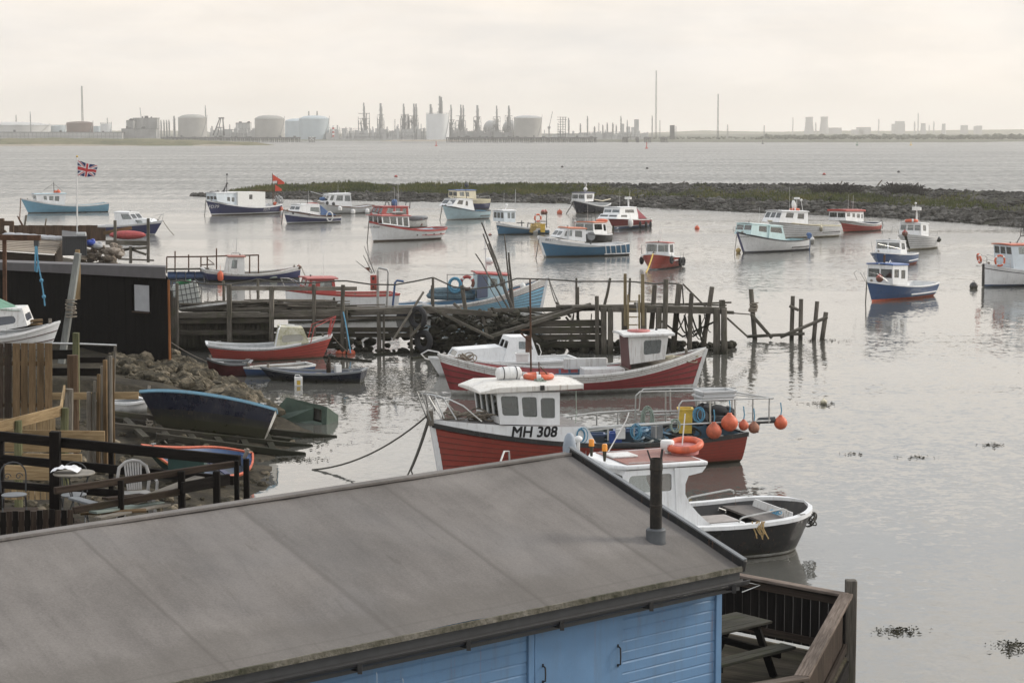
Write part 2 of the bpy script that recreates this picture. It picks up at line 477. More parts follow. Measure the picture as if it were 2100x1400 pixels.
    def sheer(s, t):
        m = s.tmid
        return s.hs * (t - m) * (t - 1) / m + s.hm * t * (t - 1) / (m * (m - 1)) + s.hb * t * (t - m) / (1 - m)
    def half(s, t):
        B = s.beam / 2
        if t > s.tm: return B * max(0, 1 - ((t - s.tm) / (1 - s.tm)) ** s.pw)
        u = t / s.tm
        if s.tr: return B * (s.tw + (1 - s.tw) * math.sin(u * math.pi / 2))
        r = min(1, t / s.rs_); e = math.sqrt(max(0, 1 - (1 - r) ** 2))
        return B * e * (s.tw + (1 - s.tw) * math.sin(u * math.pi / 2))
    def hull(s, t, z):
        xa = -s.L / 2 - s.rst * z / max(.2, s.hs); xf = s.L / 2 + s.rb * z / max(.2, s.hb)
        f = max(0, (z + s.d) / (s.sheer(t) + s.d)); k = s.km + (s.kb - s.km) * t ** 3
        return xa + (xf - xa) * t, s.half(t) * f ** k
    def yat(s, x, z):
        xa = -s.L / 2 - s.rst * z / max(.2, s.hs); xf = s.L / 2 + s.rb * z / max(.2, s.hb)
        return s.hull(min(1, max(0, (x - xa) / (xf - xa))), z)[1]
    def lz(s, spec, t):
        ty, v = spec
        if ty == 'z': return v
        if ty == 'f': return s.sheer(t) * v
        return s.sheer(t) - v
    def fz(s, t, fore):
        if fore: return s.sheer(t) - s.fdd
        return max(.03, min(s.sheer(t) - .12, s.hm - s.floor))
    # --- fittings
    def strake(s, spec, h, mat, t0=0.0, t1=1.0, out=.035, name='rubbing_strake'):
        for sg in (1, -1):
            mb = MB(); pts = []
            for i in range(19):
                t = t0 + (t1 - t0) * i / 18; z = s.lz(spec, t); x, y = s.hull(t, z); pts.append(Vector((x, sg * (y + out * .3), z)))
            for i in range(18): mb.bar(pts[i], pts[i + 1], out * 2, h)
            mb.obj(name, mat, s.e)
    def cabin(s, q, w, sw=(), sv=None, fw=2, bw=0, wt=None, mat=W, roof=W, over=.10, rth=.07, name='wheelhouse', ff=.84, camb=.05,
              ch=.03, open_back=False, fov=None, glass_m=None, sfar=True):
        """q: pixels of the near wall: aft foot, fore foot, fore top, aft top"""
        y0 = s.ns * w / 2; wt = w * .92 if wt is None else wt; y1 = s.ns * wt / 2
        P = [s.pt(*q[0], y0), s.pt(*q[1], y0), s.pt(*q[2], y1), s.pt(*q[3], y1)]
        Q = [Vector((p.x, -p.y, p.z)) for p in P]
        mb = MB(); panes = []
        def uv(px, py):
            x, z = s.lp(px, py, (y0 + y1) / 2)
            v = (z - (P[0].z + P[1].z) / 2) / ((P[2].z + P[3].z) / 2 - (P[0].z + P[1].z) / 2)
            xa = P[0].x + (P[3].x - P[0].x) * v; xf = P[1].x + (P[2].x - P[1].x) * v
            return (x - xa) / (xf - xa), v
        side = []; vr = (.45, .88)
        if sv: vr = None
        for wdw in sw:
            xl, xr = wdw[0], wdw[1]; yt, yb = (wdw[2], wdw[3]) if len(wdw) > 2 else sv
            a, va = uv(xl, yb); b, vb = uv(xr, yt)
            a, b = sorted((a, b)); va, vb = sorted((va, vb))
            side.append((max(.03, a), min(.97, b), max(.04, va), min(.94, vb)))
        if side: vr = (min(x[2] for x in side), max(x[3] for x in side))
        if vr is None: vr = (.45, .88)
        cen = sum(P + Q, Vector()) / 8
        panel(mb, P[0], P[1], P[2], P[3], side, cen, panes, ch)
        panel(mb, Q[0], Q[1], Q[2], Q[3], side if sfar else [], cen, panes, ch)
        def row(n):
            g = .05; tot = .93 if n > 1 else .8; w1 = (tot - g * (n - 1)) / max(1, n)
            return [((1 - tot) / 2 + i * (w1 + g), (1 - tot) / 2 + i * (w1 + g) + w1, vr[0], vr[1]) for i in range(n)]
        panel(mb, P[1], Q[1], Q[2], P[2], row(fw) if fw else [], cen, panes, ch)
        if not open_back: panel(mb, P[0], Q[0], Q[3], P[3], row(bw) if bw else [], cen, panes, ch)
        mb.quad(P[3], P[2], Q[2], Q[3])
        mb.quad(P[0] + ZUP * .01, P[1] + ZUP * .01, Q[1] + ZUP * .01, Q[0] + ZUP * .01)
        c = mb.obj(name, mat, s.e, smooth=25)
        for pn in panes:
            m2 = MB(); m2.slab(pn, (pn[1] - pn[0]).cross(pn[2] - pn[0]).normalized() * .008); m2.obj('window', glass_m or GLASS, c, smooth=0)
        if roof:
            m2 = MB(); fo = over if fov is None else fov
            xa = P[3].x - over; xf = P[2].x + fo; za, zf = P[3].z + .006, P[2].z + .006; yy = abs(y1) + over * .7
            if xa > xf: xa, xf = xf, xa
            vs = []; nY = 7
            for x, z in ((xa, za), (xf, zf)):
                for h in (0, rth):
                    for j in range(nY):
                        k = -1 + 2 * j / (nY - 1); vs.append((x, yy * k, z + h + camb * (1 - k * k) * (1 if h else .8)))
            fs = []
            for j in range(nY - 1):
                fs += [(7 + j, 8 + j, 22 + j, 21 + j), (j + 1, j, 14 + j, 15 + j), (j, j + 1, 8 + j, 7 + j), (15 + j, 14 + j, 21 + j, 22 + j)]
            fs += [(0, 7, 21, 14), (6, 20, 27, 13)]
            m2.add(vs, fs); m2.obj('cabin_roof', roof, c, smooth=30, bevel=.012)
            s.roofz = max(za, zf) + rth + camb; s.roofx = (xa, xf)
        return c
    def tubes(s, name, lines, r, mat, n=6, parent=None):
        mb = MB()
        for ln in lines: mb.tube([s.pt(*p) if len(p) == 3 else s.pt(p[0], p[1], 0) for p in ln], r, n)
        return mb.obj(name, mat, parent or s.e)
    def rails(s, lines, r=.014, mat=STEEL, name='handrail', mirror=True):
        for sg in (1, -1) if mirror else (1,):
            mb = MB()
            for ln in lines: mb.tube([s.pt(p[0], p[1], s.ns * p[2]) * 1 if sg > 0 else (lambda q: Vector((q.x, -q.y, q.z)))(s.pt(p[0], p[1], s.ns * p[2])) for p in ln], r, 6)
            mb.obj(name, mat, s.e)
    def mast(s, base, top, r=.03, mat=WPL, yl=0.0, extra=(), name='mast'):
        mb = MB(); a = s.pt(*base, yl); b = s.pt(*top, yl); mb.cyl(a, b, r, r * .6, 8)
        for kind, fr, sz in extra:
            p = a.lerp(b, fr)
            if kind == 'ball': mb.ball(p + Vector((0, 0, sz * .3)), sz)
            elif kind == 'cross': mb.bar(p - Vector((0, sz, 0)), p + Vector((0, sz, 0)), .03, .03); mb.bar(p - Vector((sz * .6, 0, 0)), p + Vector((sz * .6, 0, 0)), .03, .03)
            elif kind == 'drum': mb.cyl(p, p + ZUP * sz * .5, sz * .8, sz * .8, 14)
        return mb.obj(name, mat, s.e)
    def letters(s, txt, px, py, hpx, mat=INK, shear=0.0, name='lettering', slope=None, wf=1.0, bold=0.0, out=0.0):
        """letters laid on the near side of the hull, their foot starting at px,py"""
        v, f, wd = text_mesh(txt, shear)
        y = s.ns * s.beam / 2 * .9; a = s.pt(px, py, y); b = s.pt(px, py - hpx, y); h = (b - a).length
        sgn = -s.ns          # reading direction along local x: bow left (ns=+1) reads aft
        mb = MB(); vs = []
        v = [(u + du, t + dt, q) for q, (du, dt) in enumerate(((0, 0), (bold, 0), (0, bold), (bold, bold)) if bold else ((0, 0),)) for (u, t, _) in v]
        for (u, t, q) in v:
            x = a.x + sgn * u * h * wf; z = a.z + t * h
            if slope is not None: z += slope * (x - a.x)
            vs.append((x, s.ns * (s.yat(x, z) + .02 + out + .002 * q), z))
        k = len(text_mesh(txt, shear)[0]); mb.add(vs, [tuple(i + k * c for i in p) for c in range(4 if bold else 1) for p in f]); return mb.obj(name, mat, s.e, smooth=0)

def panel(mb, p00, p10, p11, p01, wins, cen, panes, ch=.03, m=0, depth=.035):
    """a wall with real openings, reveals and set-back panes"""
    def P(u, v): return (p00 * (1 - u) + p10 * u) * (1 - v) + (p01 * (1 - u) + p11 * u) * v
    nrm = (p10 - p00).cross(p01 - p00).normalized()
    if nrm.dot(cen - p00) < 0: nrm = -nrm       # inward
    us = sorted({0, 1, *[w[0] for w in wins], *[w[1] for w in wins]}); vs = sorted({0, 1, *[w[2] for w in wins], *[w[3] for w in wins]})
    for i in range(len(us) - 1):
        for j in range(len(vs) - 1):
            cu, cv = (us[i] + us[i + 1]) / 2, (vs[j] + vs[j + 1]) / 2
            if any(w[0] < cu < w[1] and w[2] < cv < w[3] for w in wins): continue
            mb.quad(P(us[i], vs[j]), P(us[i + 1], vs[j]), P(us[i + 1], vs[j + 1]), P(us[i], vs[j + 1]), m)
    for (a, b, c, d) in wins:
        k = [P(a, c), P(b, c), P(b, d), P(a, d)]
        for i in range(4):
            q, r = k[i], k[(i + 1) % 4]; mb.quad(q, r, r + nrm * depth, q + nrm * depth, m)
            e1 = (k[(i + 1) % 4] - k[i]).normalized(); e2 = (k[i - 1] - k[i]).normalized()
            if ch: mb.add([k[i] - nrm * .001, k[i] + e1 * ch - nrm * .001, k[i] + e1 * ch * .3 + e2 * ch * .3 - nrm * .001, k[i] + e2 * ch - nrm * .001], [(0, 1, 2, 3)], m)
        panes.append([x + nrm * (depth * .7) for x in k])

def buoy(px, py, r, mat, label, name='mooring_buoy', cat='buoy', group='small buoys floating on the water', sink=.35, sq=(1, 1, 1), eye=True):
    p = gp(px, py); mb = MB(); mb.ball((0, 0, r * sq[2] * (1 - 2 * sink) + 0), r, 0, 14, sq)
    if eye: mb.ring((0, 0, r * sq[2] * (2 - 2 * sink) + r * .12), (0, 1, 0), r * .2, r * .06, 10, 5)
    o = thing(mb, name, mat, label, cat, group); o.location = p; return o
def fender(b, px, py, yl, r, h, mat, label, group='fenders and floats hung on boats', rope=None):
    """a float hung against a boat: stays a thing of its own"""
    c = b.w(b.pt(px, py, yl)); mb = MB()
    mb.lathe((0, 0, 0), [(0.001, -h), (r * .6, -h * .93), (r, -h * .6), (r, h * .5), (r * .6, h * .85), (r * .2, h), (.001, h * 1.06)], 12)
    mb.cyl((0, 0, h), (0, 0, h * 1.06 + (rope or .35)), .012, .012, 5)
    o = thing(mb, 'fender', mat, label, 'fender', group); o.location = c; return o
def lifebuoy(c, axis, R, r, label, mats=(ORANGE, WPL), group='lifebuoys carried on boats'):
    mb = MB(); mb.ring((0, 0, 0), axis, R, r, 28, 10)
    for k in range(4): mb.ring((0, 0, 0), axis, R, r * 1.06, 4, 10, 1, a0=k * 1.5708 + .65, a1=k * 1.5708 + .95)
    o = thing(mb, 'lifebuoy', list(mats), label, 'lifebuoy', group); o.location = c; return o
def mooring(p, q, label, r=.03, mat=ROPED, sag=.2, name='mooring_rope', group='mooring lines running to the water'):
    mb = MB(); p = Vector(p); q = Vector(q); mb.tube([x - p for x in catenary(p, q, sag)], r, 6)
    o = thing(mb, name, mat, label, 'rope', group); o.location = p; return o
# ------------------------------------------------------------------ camera, sky, light, water, air
cd = bpy.data.cameras.new('camera'); co = bpy.data.objects.new('camera', cd); COL.objects.link(co)
cd.sensor_width = 36; cd.lens = 36 * F / 2100; cd.clip_start = .5; cd.clip_end = 20000
co.location = CAM; co.rotation_euler = (math.pi / 2 - PITCH, 0, 0); SC.camera = co
SUN_EL, SUN_AZ = math.radians(28), math.radians(68)      # azimuth clockwise from +Y
wd_ = bpy.data.worlds.new('World'); SC.world = wd_; wd_.use_nodes = True
nt = wd_.node_tree; nt.nodes.clear()
wo = nt.nodes.new('ShaderNodeOutputWorld'); bg = nt.nodes.new('ShaderNodeBackground')
sky = nt.nodes.new('ShaderNodeTexSky'); sky.sky_type = 'NISHITA'; sky.sun_disc = False
sky.sun_elevation = SUN_EL; sky.sun_rotation = SUN_AZ; sky.dust_density = 3.0
tc = nt.nodes.new('ShaderNodeTexCoord'); sx = nt.nodes.new('ShaderNodeSeparateXYZ'); nt.links.new(tc.outputs['Generated'], sx.inputs[0])
# cloud deck: bands stretched along the horizon, breaking up with height
mp = nt.nodes.new('ShaderNodeMapping'); mp.inputs['Scale'].default_value = (2.2, 2.2, 9.0); nt.links.new(tc.outputs['Generated'], mp.inputs[0])
n1 = noise(nt, mp.outputs[0], 1.7, 7, .58, .35)
mp2 = nt.nodes.new('ShaderNodeMapping'); mp2.inputs['Scale'].default_value = (7, 7, 26); nt.links.new(tc.outputs['Generated'], mp2.inputs[0])
n2 = noise(nt, mp2.outputs[0], 2.2, 6, .55, .2)
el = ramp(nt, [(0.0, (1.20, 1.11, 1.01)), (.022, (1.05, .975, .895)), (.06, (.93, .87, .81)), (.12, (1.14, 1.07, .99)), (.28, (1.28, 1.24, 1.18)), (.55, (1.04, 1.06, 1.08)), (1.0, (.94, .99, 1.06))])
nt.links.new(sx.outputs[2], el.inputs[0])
cl = ramp(nt, [(.34, (.74, .80, .88)), (.50, (1.0, 1.0, 1.0)), (.64, (1.14, 1.09, 1.02))]); nt.links.new(n1, cl.inputs[0])
cl2 = ramp(nt, [(.36, .95), (.64, 1.04)]); nt.links.new(n2, cl2.inputs[0])
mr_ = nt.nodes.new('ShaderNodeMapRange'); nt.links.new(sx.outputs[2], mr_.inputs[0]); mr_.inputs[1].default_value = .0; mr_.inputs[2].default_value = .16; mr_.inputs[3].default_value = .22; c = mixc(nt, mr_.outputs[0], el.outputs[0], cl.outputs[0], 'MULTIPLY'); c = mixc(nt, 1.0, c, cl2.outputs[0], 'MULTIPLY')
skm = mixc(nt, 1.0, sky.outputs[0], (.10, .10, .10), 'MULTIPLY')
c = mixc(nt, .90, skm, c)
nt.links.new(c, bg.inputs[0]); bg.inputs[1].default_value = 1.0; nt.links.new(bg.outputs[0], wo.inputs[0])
sl = bpy.data.lights.new('sun', 'SUN'); sl.energy = 2.1; sl.angle = math.radians(11); sl.color = (1, .93, .82)
so = bpy.data.objects.new('sun', sl); COL.objects.link(so)
sd = Vector((math.sin(SUN_AZ) * math.cos(SUN_EL), math.cos(SUN_AZ) * math.cos(SUN_EL), math.sin(SUN_EL)))
so.rotation_euler = (-sd).to_track_quat('-Z', 'Y').to_euler(); so.location = (0, 0, 60)
vs_ = SC.view_settings; vs_.view_transform = 'Standard'; vs_.look = 'None'; vs_.exposure = 0.16; vs_.gamma = 1.0
SC.render.engine = 'CYCLES'
cy = SC.cycles; cy.use_denoising = True; cy.max_bounces = 8; cy.diffuse_bounces = 3; cy.glossy_bounces = 4; cy.transmission_bounces = 6; cy.volume_bounces = 1; cy.transparent_max_bounces = 12
try: cy.denoising_prefilter = 'ACCURATE'
except Exception: pass

# water: open river beyond the bank is choppy, the harbour is calmer with glassy lanes
m, nt, out = nodes_of('water')
g = nt.nodes.new('ShaderNodeNewGeometry')
def wmap(sc, rz=0):
    mpn = nt.nodes.new('ShaderNodeMapping'); mpn.inputs['Scale'].default_value = sc; mpn.inputs['Rotation'].default_value = (0, 0, rz)
    nt.links.new(g.outputs['Position'], mpn.inputs[0]); return mpn.outputs[0]
def slope(vec, scale, detail, dist):
    n = N(nt, 'ShaderNodeTexNoise'); n.inputs['Scale'].default_value = scale; n.inputs['Detail'].default_value = detail; n.inputs['Distortion'].default_value = dist
    nt.links.new(vec, n.inputs['Vector']); v = nt.nodes.new('ShaderNodeVectorMath'); v.operation = 'SUBTRACT'; v.inputs[1].default_value = (.5, .5, .5)
    nt.links.new(n.outputs['Color'], v.inputs[0]); return v.outputs[0]
def M2(op, a, b, c=None):
    n = nt.nodes.new('ShaderNodeMath'); n.operation = op
    for i, v in enumerate((a, b) if c is None else (a, b, c)):
        if hasattr(v, 'is_output'): nt.links.new(v, n.inputs[i])
        else: n.inputs[i].default_value = v
    return n.outputs[0]
def MR(v, a, b, c, d):
    n = nt.nodes.new('ShaderNodeMapRange'); nt.links.new(v, n.inputs[0])
    for i, q in enumerate((a, b, c, d)): n.inputs[i + 1].default_value = q
    n.interpolation_type = 'SMOOTHSTEP'; return n.outputs[0]
def V2(op, a, b):
    n = nt.nodes.new('ShaderNodeVectorMath'); n.operation = op
    nt.links.new(a, n.inputs[0])
    if op == 'SCALE': nt.links.new(b, n.inputs['Scale'])
    elif hasattr(b, 'is_output'): nt.links.new(b, n.inputs[1])
    else: n.inputs[1].default_value = b
    return n.outputs[0]
lanes = noise(nt, wmap((.012, .050, 1), .05), 1.0, 4, .5, .6)
gust = noise(nt, wmap((.02, .035, 1), -.2), 1.3, 5, .6, .4)
grain = noise(nt, wmap((1.1, .12, 1), .03), 1.0, 6, .70, .3)
sp = nt.nodes.new('ShaderNodeSeparateXYZ'); nt.links.new(g.outputs['Position'], sp.inputs[0])
river = MR(M2('MULTIPLY_ADD', gust, 160, sp.outputs[1]), 285, 440, 0, 1)
calm = M2('MULTIPLY', MR(sp.outputs[1], 55, 190, .25, .38), MR(sp.outputs[0], -20, 14, .45, 1.0))
chop = M2('MULTIPLY', calm, MR(lanes, .40, .62, .45, 1.2))
chop = M2('MULTIPLY', chop, MR(grain, .36, .64, .7, 1.3))
chop = M2('ADD', chop, M2('MULTIPLY', M2('MULTIPLY', river, MR(gust, .35, .65, .8, 1.25)), MR(grain, .36, .64, .25, .8)))
fine = slope(wmap((.8, 1.0, 1), .12), 7.5, 3, .4); mid = slope(wmap((.8, 1.0, 1), -.2), 2.4, 3, .5); swell = slope(wmap((.5, 1, 1), .1), .10, 3, .3)
sv_ = V2('ADD', fine, mid); sv_ = V2('ADD', sv_, V2('SCALE', swell, M2('MULTIPLY_ADD', river, .7, .3)))
sv_ = V2('SCALE', sv_, M2('MULTIPLY', chop, .62))
sv_ = V2('MULTIPLY', sv_, (1, 1, 0)); sv_ = V2('ADD', sv_, (0, 0, 1)); nrm_ = V2('NORMALIZE', sv_, (0, 0, 0))
b_ = nt.nodes.new('ShaderNodeBsdfPrincipled'); b_.inputs['Base Color'].default_value = (.10, .098, .088, 1)
rg = M2('ADD', M2('MULTIPLY', MR(sp.outputs[1], 60, 200, .04, .20), MR(lanes, .40, .62, .6, 1.15)), M2('MULTIPLY', river, MR(grain, .36, .64, .10, .36))); nt.links.new(rg, b_.inputs['Roughness']); b_.inputs['IOR'].default_value = 1.75
nt.links.new(nrm_, b_.inputs['Normal']); nt.links.new(b_.outputs[0], out.inputs[0])
WATER = m
mb = MB(); mb.add([(-3000, -200, 0), (3000, -200, 0), (3000, 7000, 0), (-3000, 7000, 0)], [(0, 1, 2, 3)])
tag(mb.obj('water', WATER, smooth=0), kind='structure')

def haze(density, col=(1, .98, .95), aniso=.7):
    m, nt, out = nodes_of('haze_air'); v = nt.nodes.new('ShaderNodeVolumePrincipled')
    v.inputs['Color'].default_value = (*col, 1); v.inputs['Density'].default_value = density; v.inputs['Anisotropy'].default_value = aniso
    nt.links.new(v.outputs[0], out.inputs['Volume'])
    mb = MB(); x0, x1, y0, y1, z0, z1 = -2600, 2600, -200, 5400, -3, 96
    mb.add([(x0, y0, z0), (x1, y0, z0), (x1, y1, z0), (x0, y1, z0), (x0, y0, z1), (x1, y0, z1), (x1, y1, z1), (x0, y1, z1)],
           [(3, 2, 1, 0), (4, 5, 6, 7), (0, 1, 5, 4), (1, 2, 6, 5), (2, 3, 7, 6), (3, 0, 4, 7)])
    return tag(mb.obj('haze', m, smooth=0), kind='stuff')
haze(.00021)
# ------------------------------------------------------------------ the moored fleet, far to near
Z_, F_, S_ = 'z', 'f', 's'
def boot(m, h=.07): return (Z_, h, m)

# sky blue boat, far left
b = Boat('fishing_boat', 'sky blue open fishing boat with white wheelhouse behind the flagpole', (58, 437.5), (222, 435), (42.5, 407), (224, 416), 3.0,
         [boot(BLACK, .1), (F_, 1, SKYB)], mid=(162, 422), gun=WOLD, inner=PALEB, tw=.85)
b.cabin([(132, 421), (76, 413), (73, 399), (135, 398)], 1.9, [(90, 96), (101, 110), (112, 122)], (402, 411), 3, mat=W, roof=PALEB)
b.mast((111, 398), (110, 373), .05, DGREY, extra=[('cross', .7, .5)])
b.tubes('stay', [[(110, 376), (89, 391)], [(110, 376), (128, 392)]], .02, ROPED)
def topball(b, px, py, r, mat, label, yl=0.0, name='float', group='fenders and floats hung on boats'):
    mb = MB(); mb.ball((0, 0, 0), r, 0, 14); mb.cyl((0, 0, r * .9), (0, 0, r * 1.3), r * .2, r * .15, 6)
    o = thing(mb, name, mat, label, 'float', group); o.location = b.w(b.pt(px, py, yl)); return o
topball(b, 119.5, 393.5, .27, ORANGE, 'orange float on the wheelhouse roof of the sky blue boat')
topball(b, 113, 394, .2, ORDULL, 'small dull float beside the orange one on the sky blue boat')
b.strake((S_, .06), .07, W, out=.03)
mooring(b.w((b.L / 2 + b.rb, 0, b.hb)), gp(40, 452), 'chain hanging from the bow of the sky blue boat', .06, RUST, .1)

# navy sailing cruiser, left behind the board screen
b = Boat('cabin_cruiser', 'navy cabin cruiser with white coachroof, bow pointing right beyond the board screen', (317, 482), (185, 479), (334, 452.5), (188, 463), 2.6,
         [boot(W, .13), (F_, .84, NAVY), (F_, 1, W)], mid=(250, 462.5), inner=W, gun=W, fd=.5, fdm=W)
b.cabin([(236, 461.5), (280, 459), (264, 437), (234, 436)], 1.7, [(251, 263)], (439, 450), 2, mat=W, roof=W, over=.04)
b.cabin([(272, 460), (311, 456), (299, 449), (272, 448)], 1.4, [(279, 289)], (451.5, 457), 0, mat=W, roof=None, name='coachroof')
b.rails([[(309, 452, .5), (318, 442, .45), (336, 439, .05)], [(325, 452, .3), (330, 441, .2)]], .02)
mooring(b.w((b.L / 2 + b.rb, 0, b.hb)), gp(357, 482), 'rope running down from the bow of the navy cruiser', .035, ROPE, .1)

# dark navy FD79
b = Boat('fishing_boat', 'dark navy fishing boat lettered FD79 with long white canopy', (434, 442.5), (577, 437.5), (422.3, 410.5), (579, 419), 3.3,
         [boot(BROWN, .12), (Z_, .24, W), (F_, 1, NAVY)], mid=(521, 425), gun=W, inner=W)
b.cabin([(487, 421.7), (446, 413.5), (443, 396.5), (488, 396)], 2.0, [(466, 472), (475, 481)], (404, 412), 3, mat=PALEW, roof=W)
b.cabin([(544, 423.5), (488, 422.5), (488, 393.5), (544, 393.5)], 2.5, [(511, 518)], (399, 409), 0, wt=2.4, mat=plain('white_canopy', (.72, .72, .70), .8, var=.08), roof=None, name='canopy')
b.mast((465, 396), (465.5, 358), .05, DGREY, extra=[('cross', .5, .4), ('ball', .99, .12)])
b.tubes('derrick', [[(458, 394), (466, 375)]], .1, BLACK)
b.tubes('gallows', [[(560, 420, .9), (560, 392, .9)], [(560, 420, -.9), (560, 392, -.9)], [(560, 392, .9), (560, 392, -.9)], [(560, 392), (513, 390)]], .05, RUST)
b.letters('FD79', 444.5, 428, 7, WINK); b.letters('FD79', 541, 432.5, 6, WINK)
b.letters('ALMA', 433.5, 421.5, 2.6, WINK)
b.strake((S_, .05), .08, W)
for k, (x0, y0, x1, y1, lab) in enumerate([(560, 420, 558.5, 355, 'tallest red marker flag at the stern of the navy FD79 boat'), (564, 420, 563.5, 376, 'lower red marker flag beside the tallest one on the FD79 boat'), (567, 420, 569, 362, 'red marker flag leaning outward at the stern of the FD79 boat')]):
    a = b.w(b.pt(x0, y0, 0)); t = b.w(b.pt(x1, y1, 0)); mb = MB(); mb.tube([(0, 0, 0), t - a], .035, 6)
    d = Vector((1, 0, 0)); h = 1.0
    n = 5; vs = []
    for i in range(n + 1):
        u = i / n; w = .42 * (1 - .75 * u)
        c = (t - a) + Vector((u * .85, .1 * math.sin(u * 6), -.55 - .25 * u))
        vs += [c + ZUP * w, c - ZUP * w]
    mb2 = MB(); mb2.add(vs, [(2 * i, 2 * i + 2, 2 * i + 3, 2 * i + 1) for i in range(n)])
    e = empty('marker_flag', a, lab, 'flag', 'red marker flags on the FD79 boat')
    mb.obj('pole', RUST, e); mb2.obj('flag', plain('red_flag', (.62, .09, .05), .8), e)
fender(b, 577, 429, b.ns * 1.25, .2, .32, ORANGE, 'orange float at the stern corner of the FD79 boat')
fender(b, 578, 437, b.ns * 1.35, .22, .35, WPL, 'white float low at the stern of the FD79 boat')
topball(b, 564, 418, .25, ORANGE, 'orange float on the aft deck of the FD79 boat')
mb = MB()
for k in range(5): mb.ring((k * .16 - .3, 0, .3 + .1 * (k % 2)), (1, .2 * k, .3), .42, .06, 16, 6)
o = thing(mb, 'net_bundle', LGREY, 'pale bundle of net and hoops on the FD79 stern', 'net'); o.location = b.w(b.pt(571, 415, 0))
mooring(b.w((b.L / 2 + b.rb, 0, b.hb)), gp(419.5, 444), 'rope hanging straight from the bow of the FD79 boat', .05, ROPED, .02)

# white cruiser with round fenders
b = Boat('cabin_cruiser', 'white motor cruiser with two portholes and round white fenders', (657, 438.5), (766, 437), (639.5, 410.5), (769, 421), 3.2,
         [boot(BLACK, .06), (F_, .86, W), (F_, .9, BROWN), (F_, 1, W)], mid=(722, 426), inner=W, gun=BROWN, fd=.55, fdm=W)
b.cabin([(722, 423.5), (668, 420), (677, 399), (719, 398)], 2.3, [(676, 686), (689, 704), (707, 718)], (401, 412), 2, mat=W, roof=W, over=.08)
for px, py in ((671, 417), (684, 419)):
    pass
mb = MB()
for px, py in ((671, 416.5), (684, 418)):
    p = b.pt(px, py, b.ns * 1.15); mb.ring(p, (0, 1, 0), .17, .04, 14, 6); mb.cyl(p - Vector((0, .03, 0)), p + Vector((0, .03, 0)), .16, .16, 14)
mb.obj('porthole', DGREY, b.e)
b.mast((708, 397), (708, 391), .04)
for k, (px, py, lab) in enumerate([(697, 428, 'round white fender nearest the bow of the white motor cruiser'), (724, 434, 'round white fender amidships on the white motor cruiser'), (753, 433, 'round white fender near the stern of the white motor cruiser'), (768, 430, 'white fender on the stern corner of the white motor cruiser')]):
    fender(b, px, py, b.ns * 1.6, .28, .3, WPL, lab)
b.tubes('boom', [[(637, 393), (668, 402)]], .04, LGREY)
mb = MB(); mb.ball((0, 0, 0), .4, 0, 10, (1, .8, .6)); o = thing(mb, 'canvas_bundle', TARPB, 'rolled blue canvas on the bow of the white motor cruiser', 'canvas'); o.location = b.w(b.pt(661, 408, 0))

# navy and white cruiser with blue canvas
b = Boat('cabin_cruiser', 'navy and white cabin cruiser with blue canvas over the cockpit', (588.5, 459), (698, 455.5), (581, 430.5), (700, 443), 2.7,
         [boot(BLACK, .08), (Z_, .17, W), (F_, .66, NAVY), (F_, .94, W), (F_, 1, BROWN)], mid=(655, 443), inner=BROWN, gun=BROWN, fd=.55, fdm=W)
b.cabin([(657, 442), (613, 434), (617, 421), (655, 420.5)], 1.9, [(636, 655)], (424, 433), 2, mat=W, roof=W, over=.05)
p = [b.pt(656, 420, y) for y in (-.85, .85)] + [b.pt(658, 441, y) for y in (1.05, -1.05)]
q = [b.pt(690, 441, y) for y in (-.9, .9)]; m_ = [b.pt(672, 433, y) for y in (-1, 1)]
mb = MB(); mb.add([p[0], p[1], p[2], p[3], m_[0], m_[1], q[0], q[1]], [(0, 1, 5, 4), (4, 5, 7, 6), (1, 2, 7, 5), (0, 4, 6, 3), (3, 2, 7, 6)])
mb.obj('cockpit_canvas', TARPB, b.e, smooth=60)
mb = MB()
for px, py in ((608, 437.5), (634, 440)):
    p = b.pt(px, py, b.ns * 1.1); p.y = b.ns * (b.yat(p.x, p.z) + .02); mb.cyl(p - Vector((0, .03, 0)), p + Vector((0, .03, 0)), .13, .13, 14)
mb.obj('porthole', DGREY, b.e)
b.mast((630, 419), (633, 391), .045, DGREY)
b.letters('LADY JOAN', 586, 438, 2.8, INK)
mb = MB(); mb.ball((0, 0, 0), .4, 0, 10, (2.2, 1.2, .5)); o = thing(mb, 'canvas_bundle', SCAR, 'red bundle lying on the roof of the navy and white cruiser', 'canvas'); o.location = b.w(b.pt(641, 419, 0))
mb = MB(); mb.ring((0, 0, 0), (0, 1, 0), .34, .07, 20, 8, sq=1.5); o = thing(mb, 'horseshoe_buoy', WPL, 'white horseshoe buoy on the side of the navy and white cruiser', 'lifebuoy'); o.location = b.w(b.pt(676, 444, b.ns * 1.4))
b.rails([[(582, 430, .2), (584, 424, .25), (598, 425, .7), (598, 432, .75)]], .018)
mooring(b.w((b.L / 2 + b.rb, 0, b.hb)), gp(577, 460), 'rope hanging from the bow of the navy and white cruiser', .05, ROPED, .03)

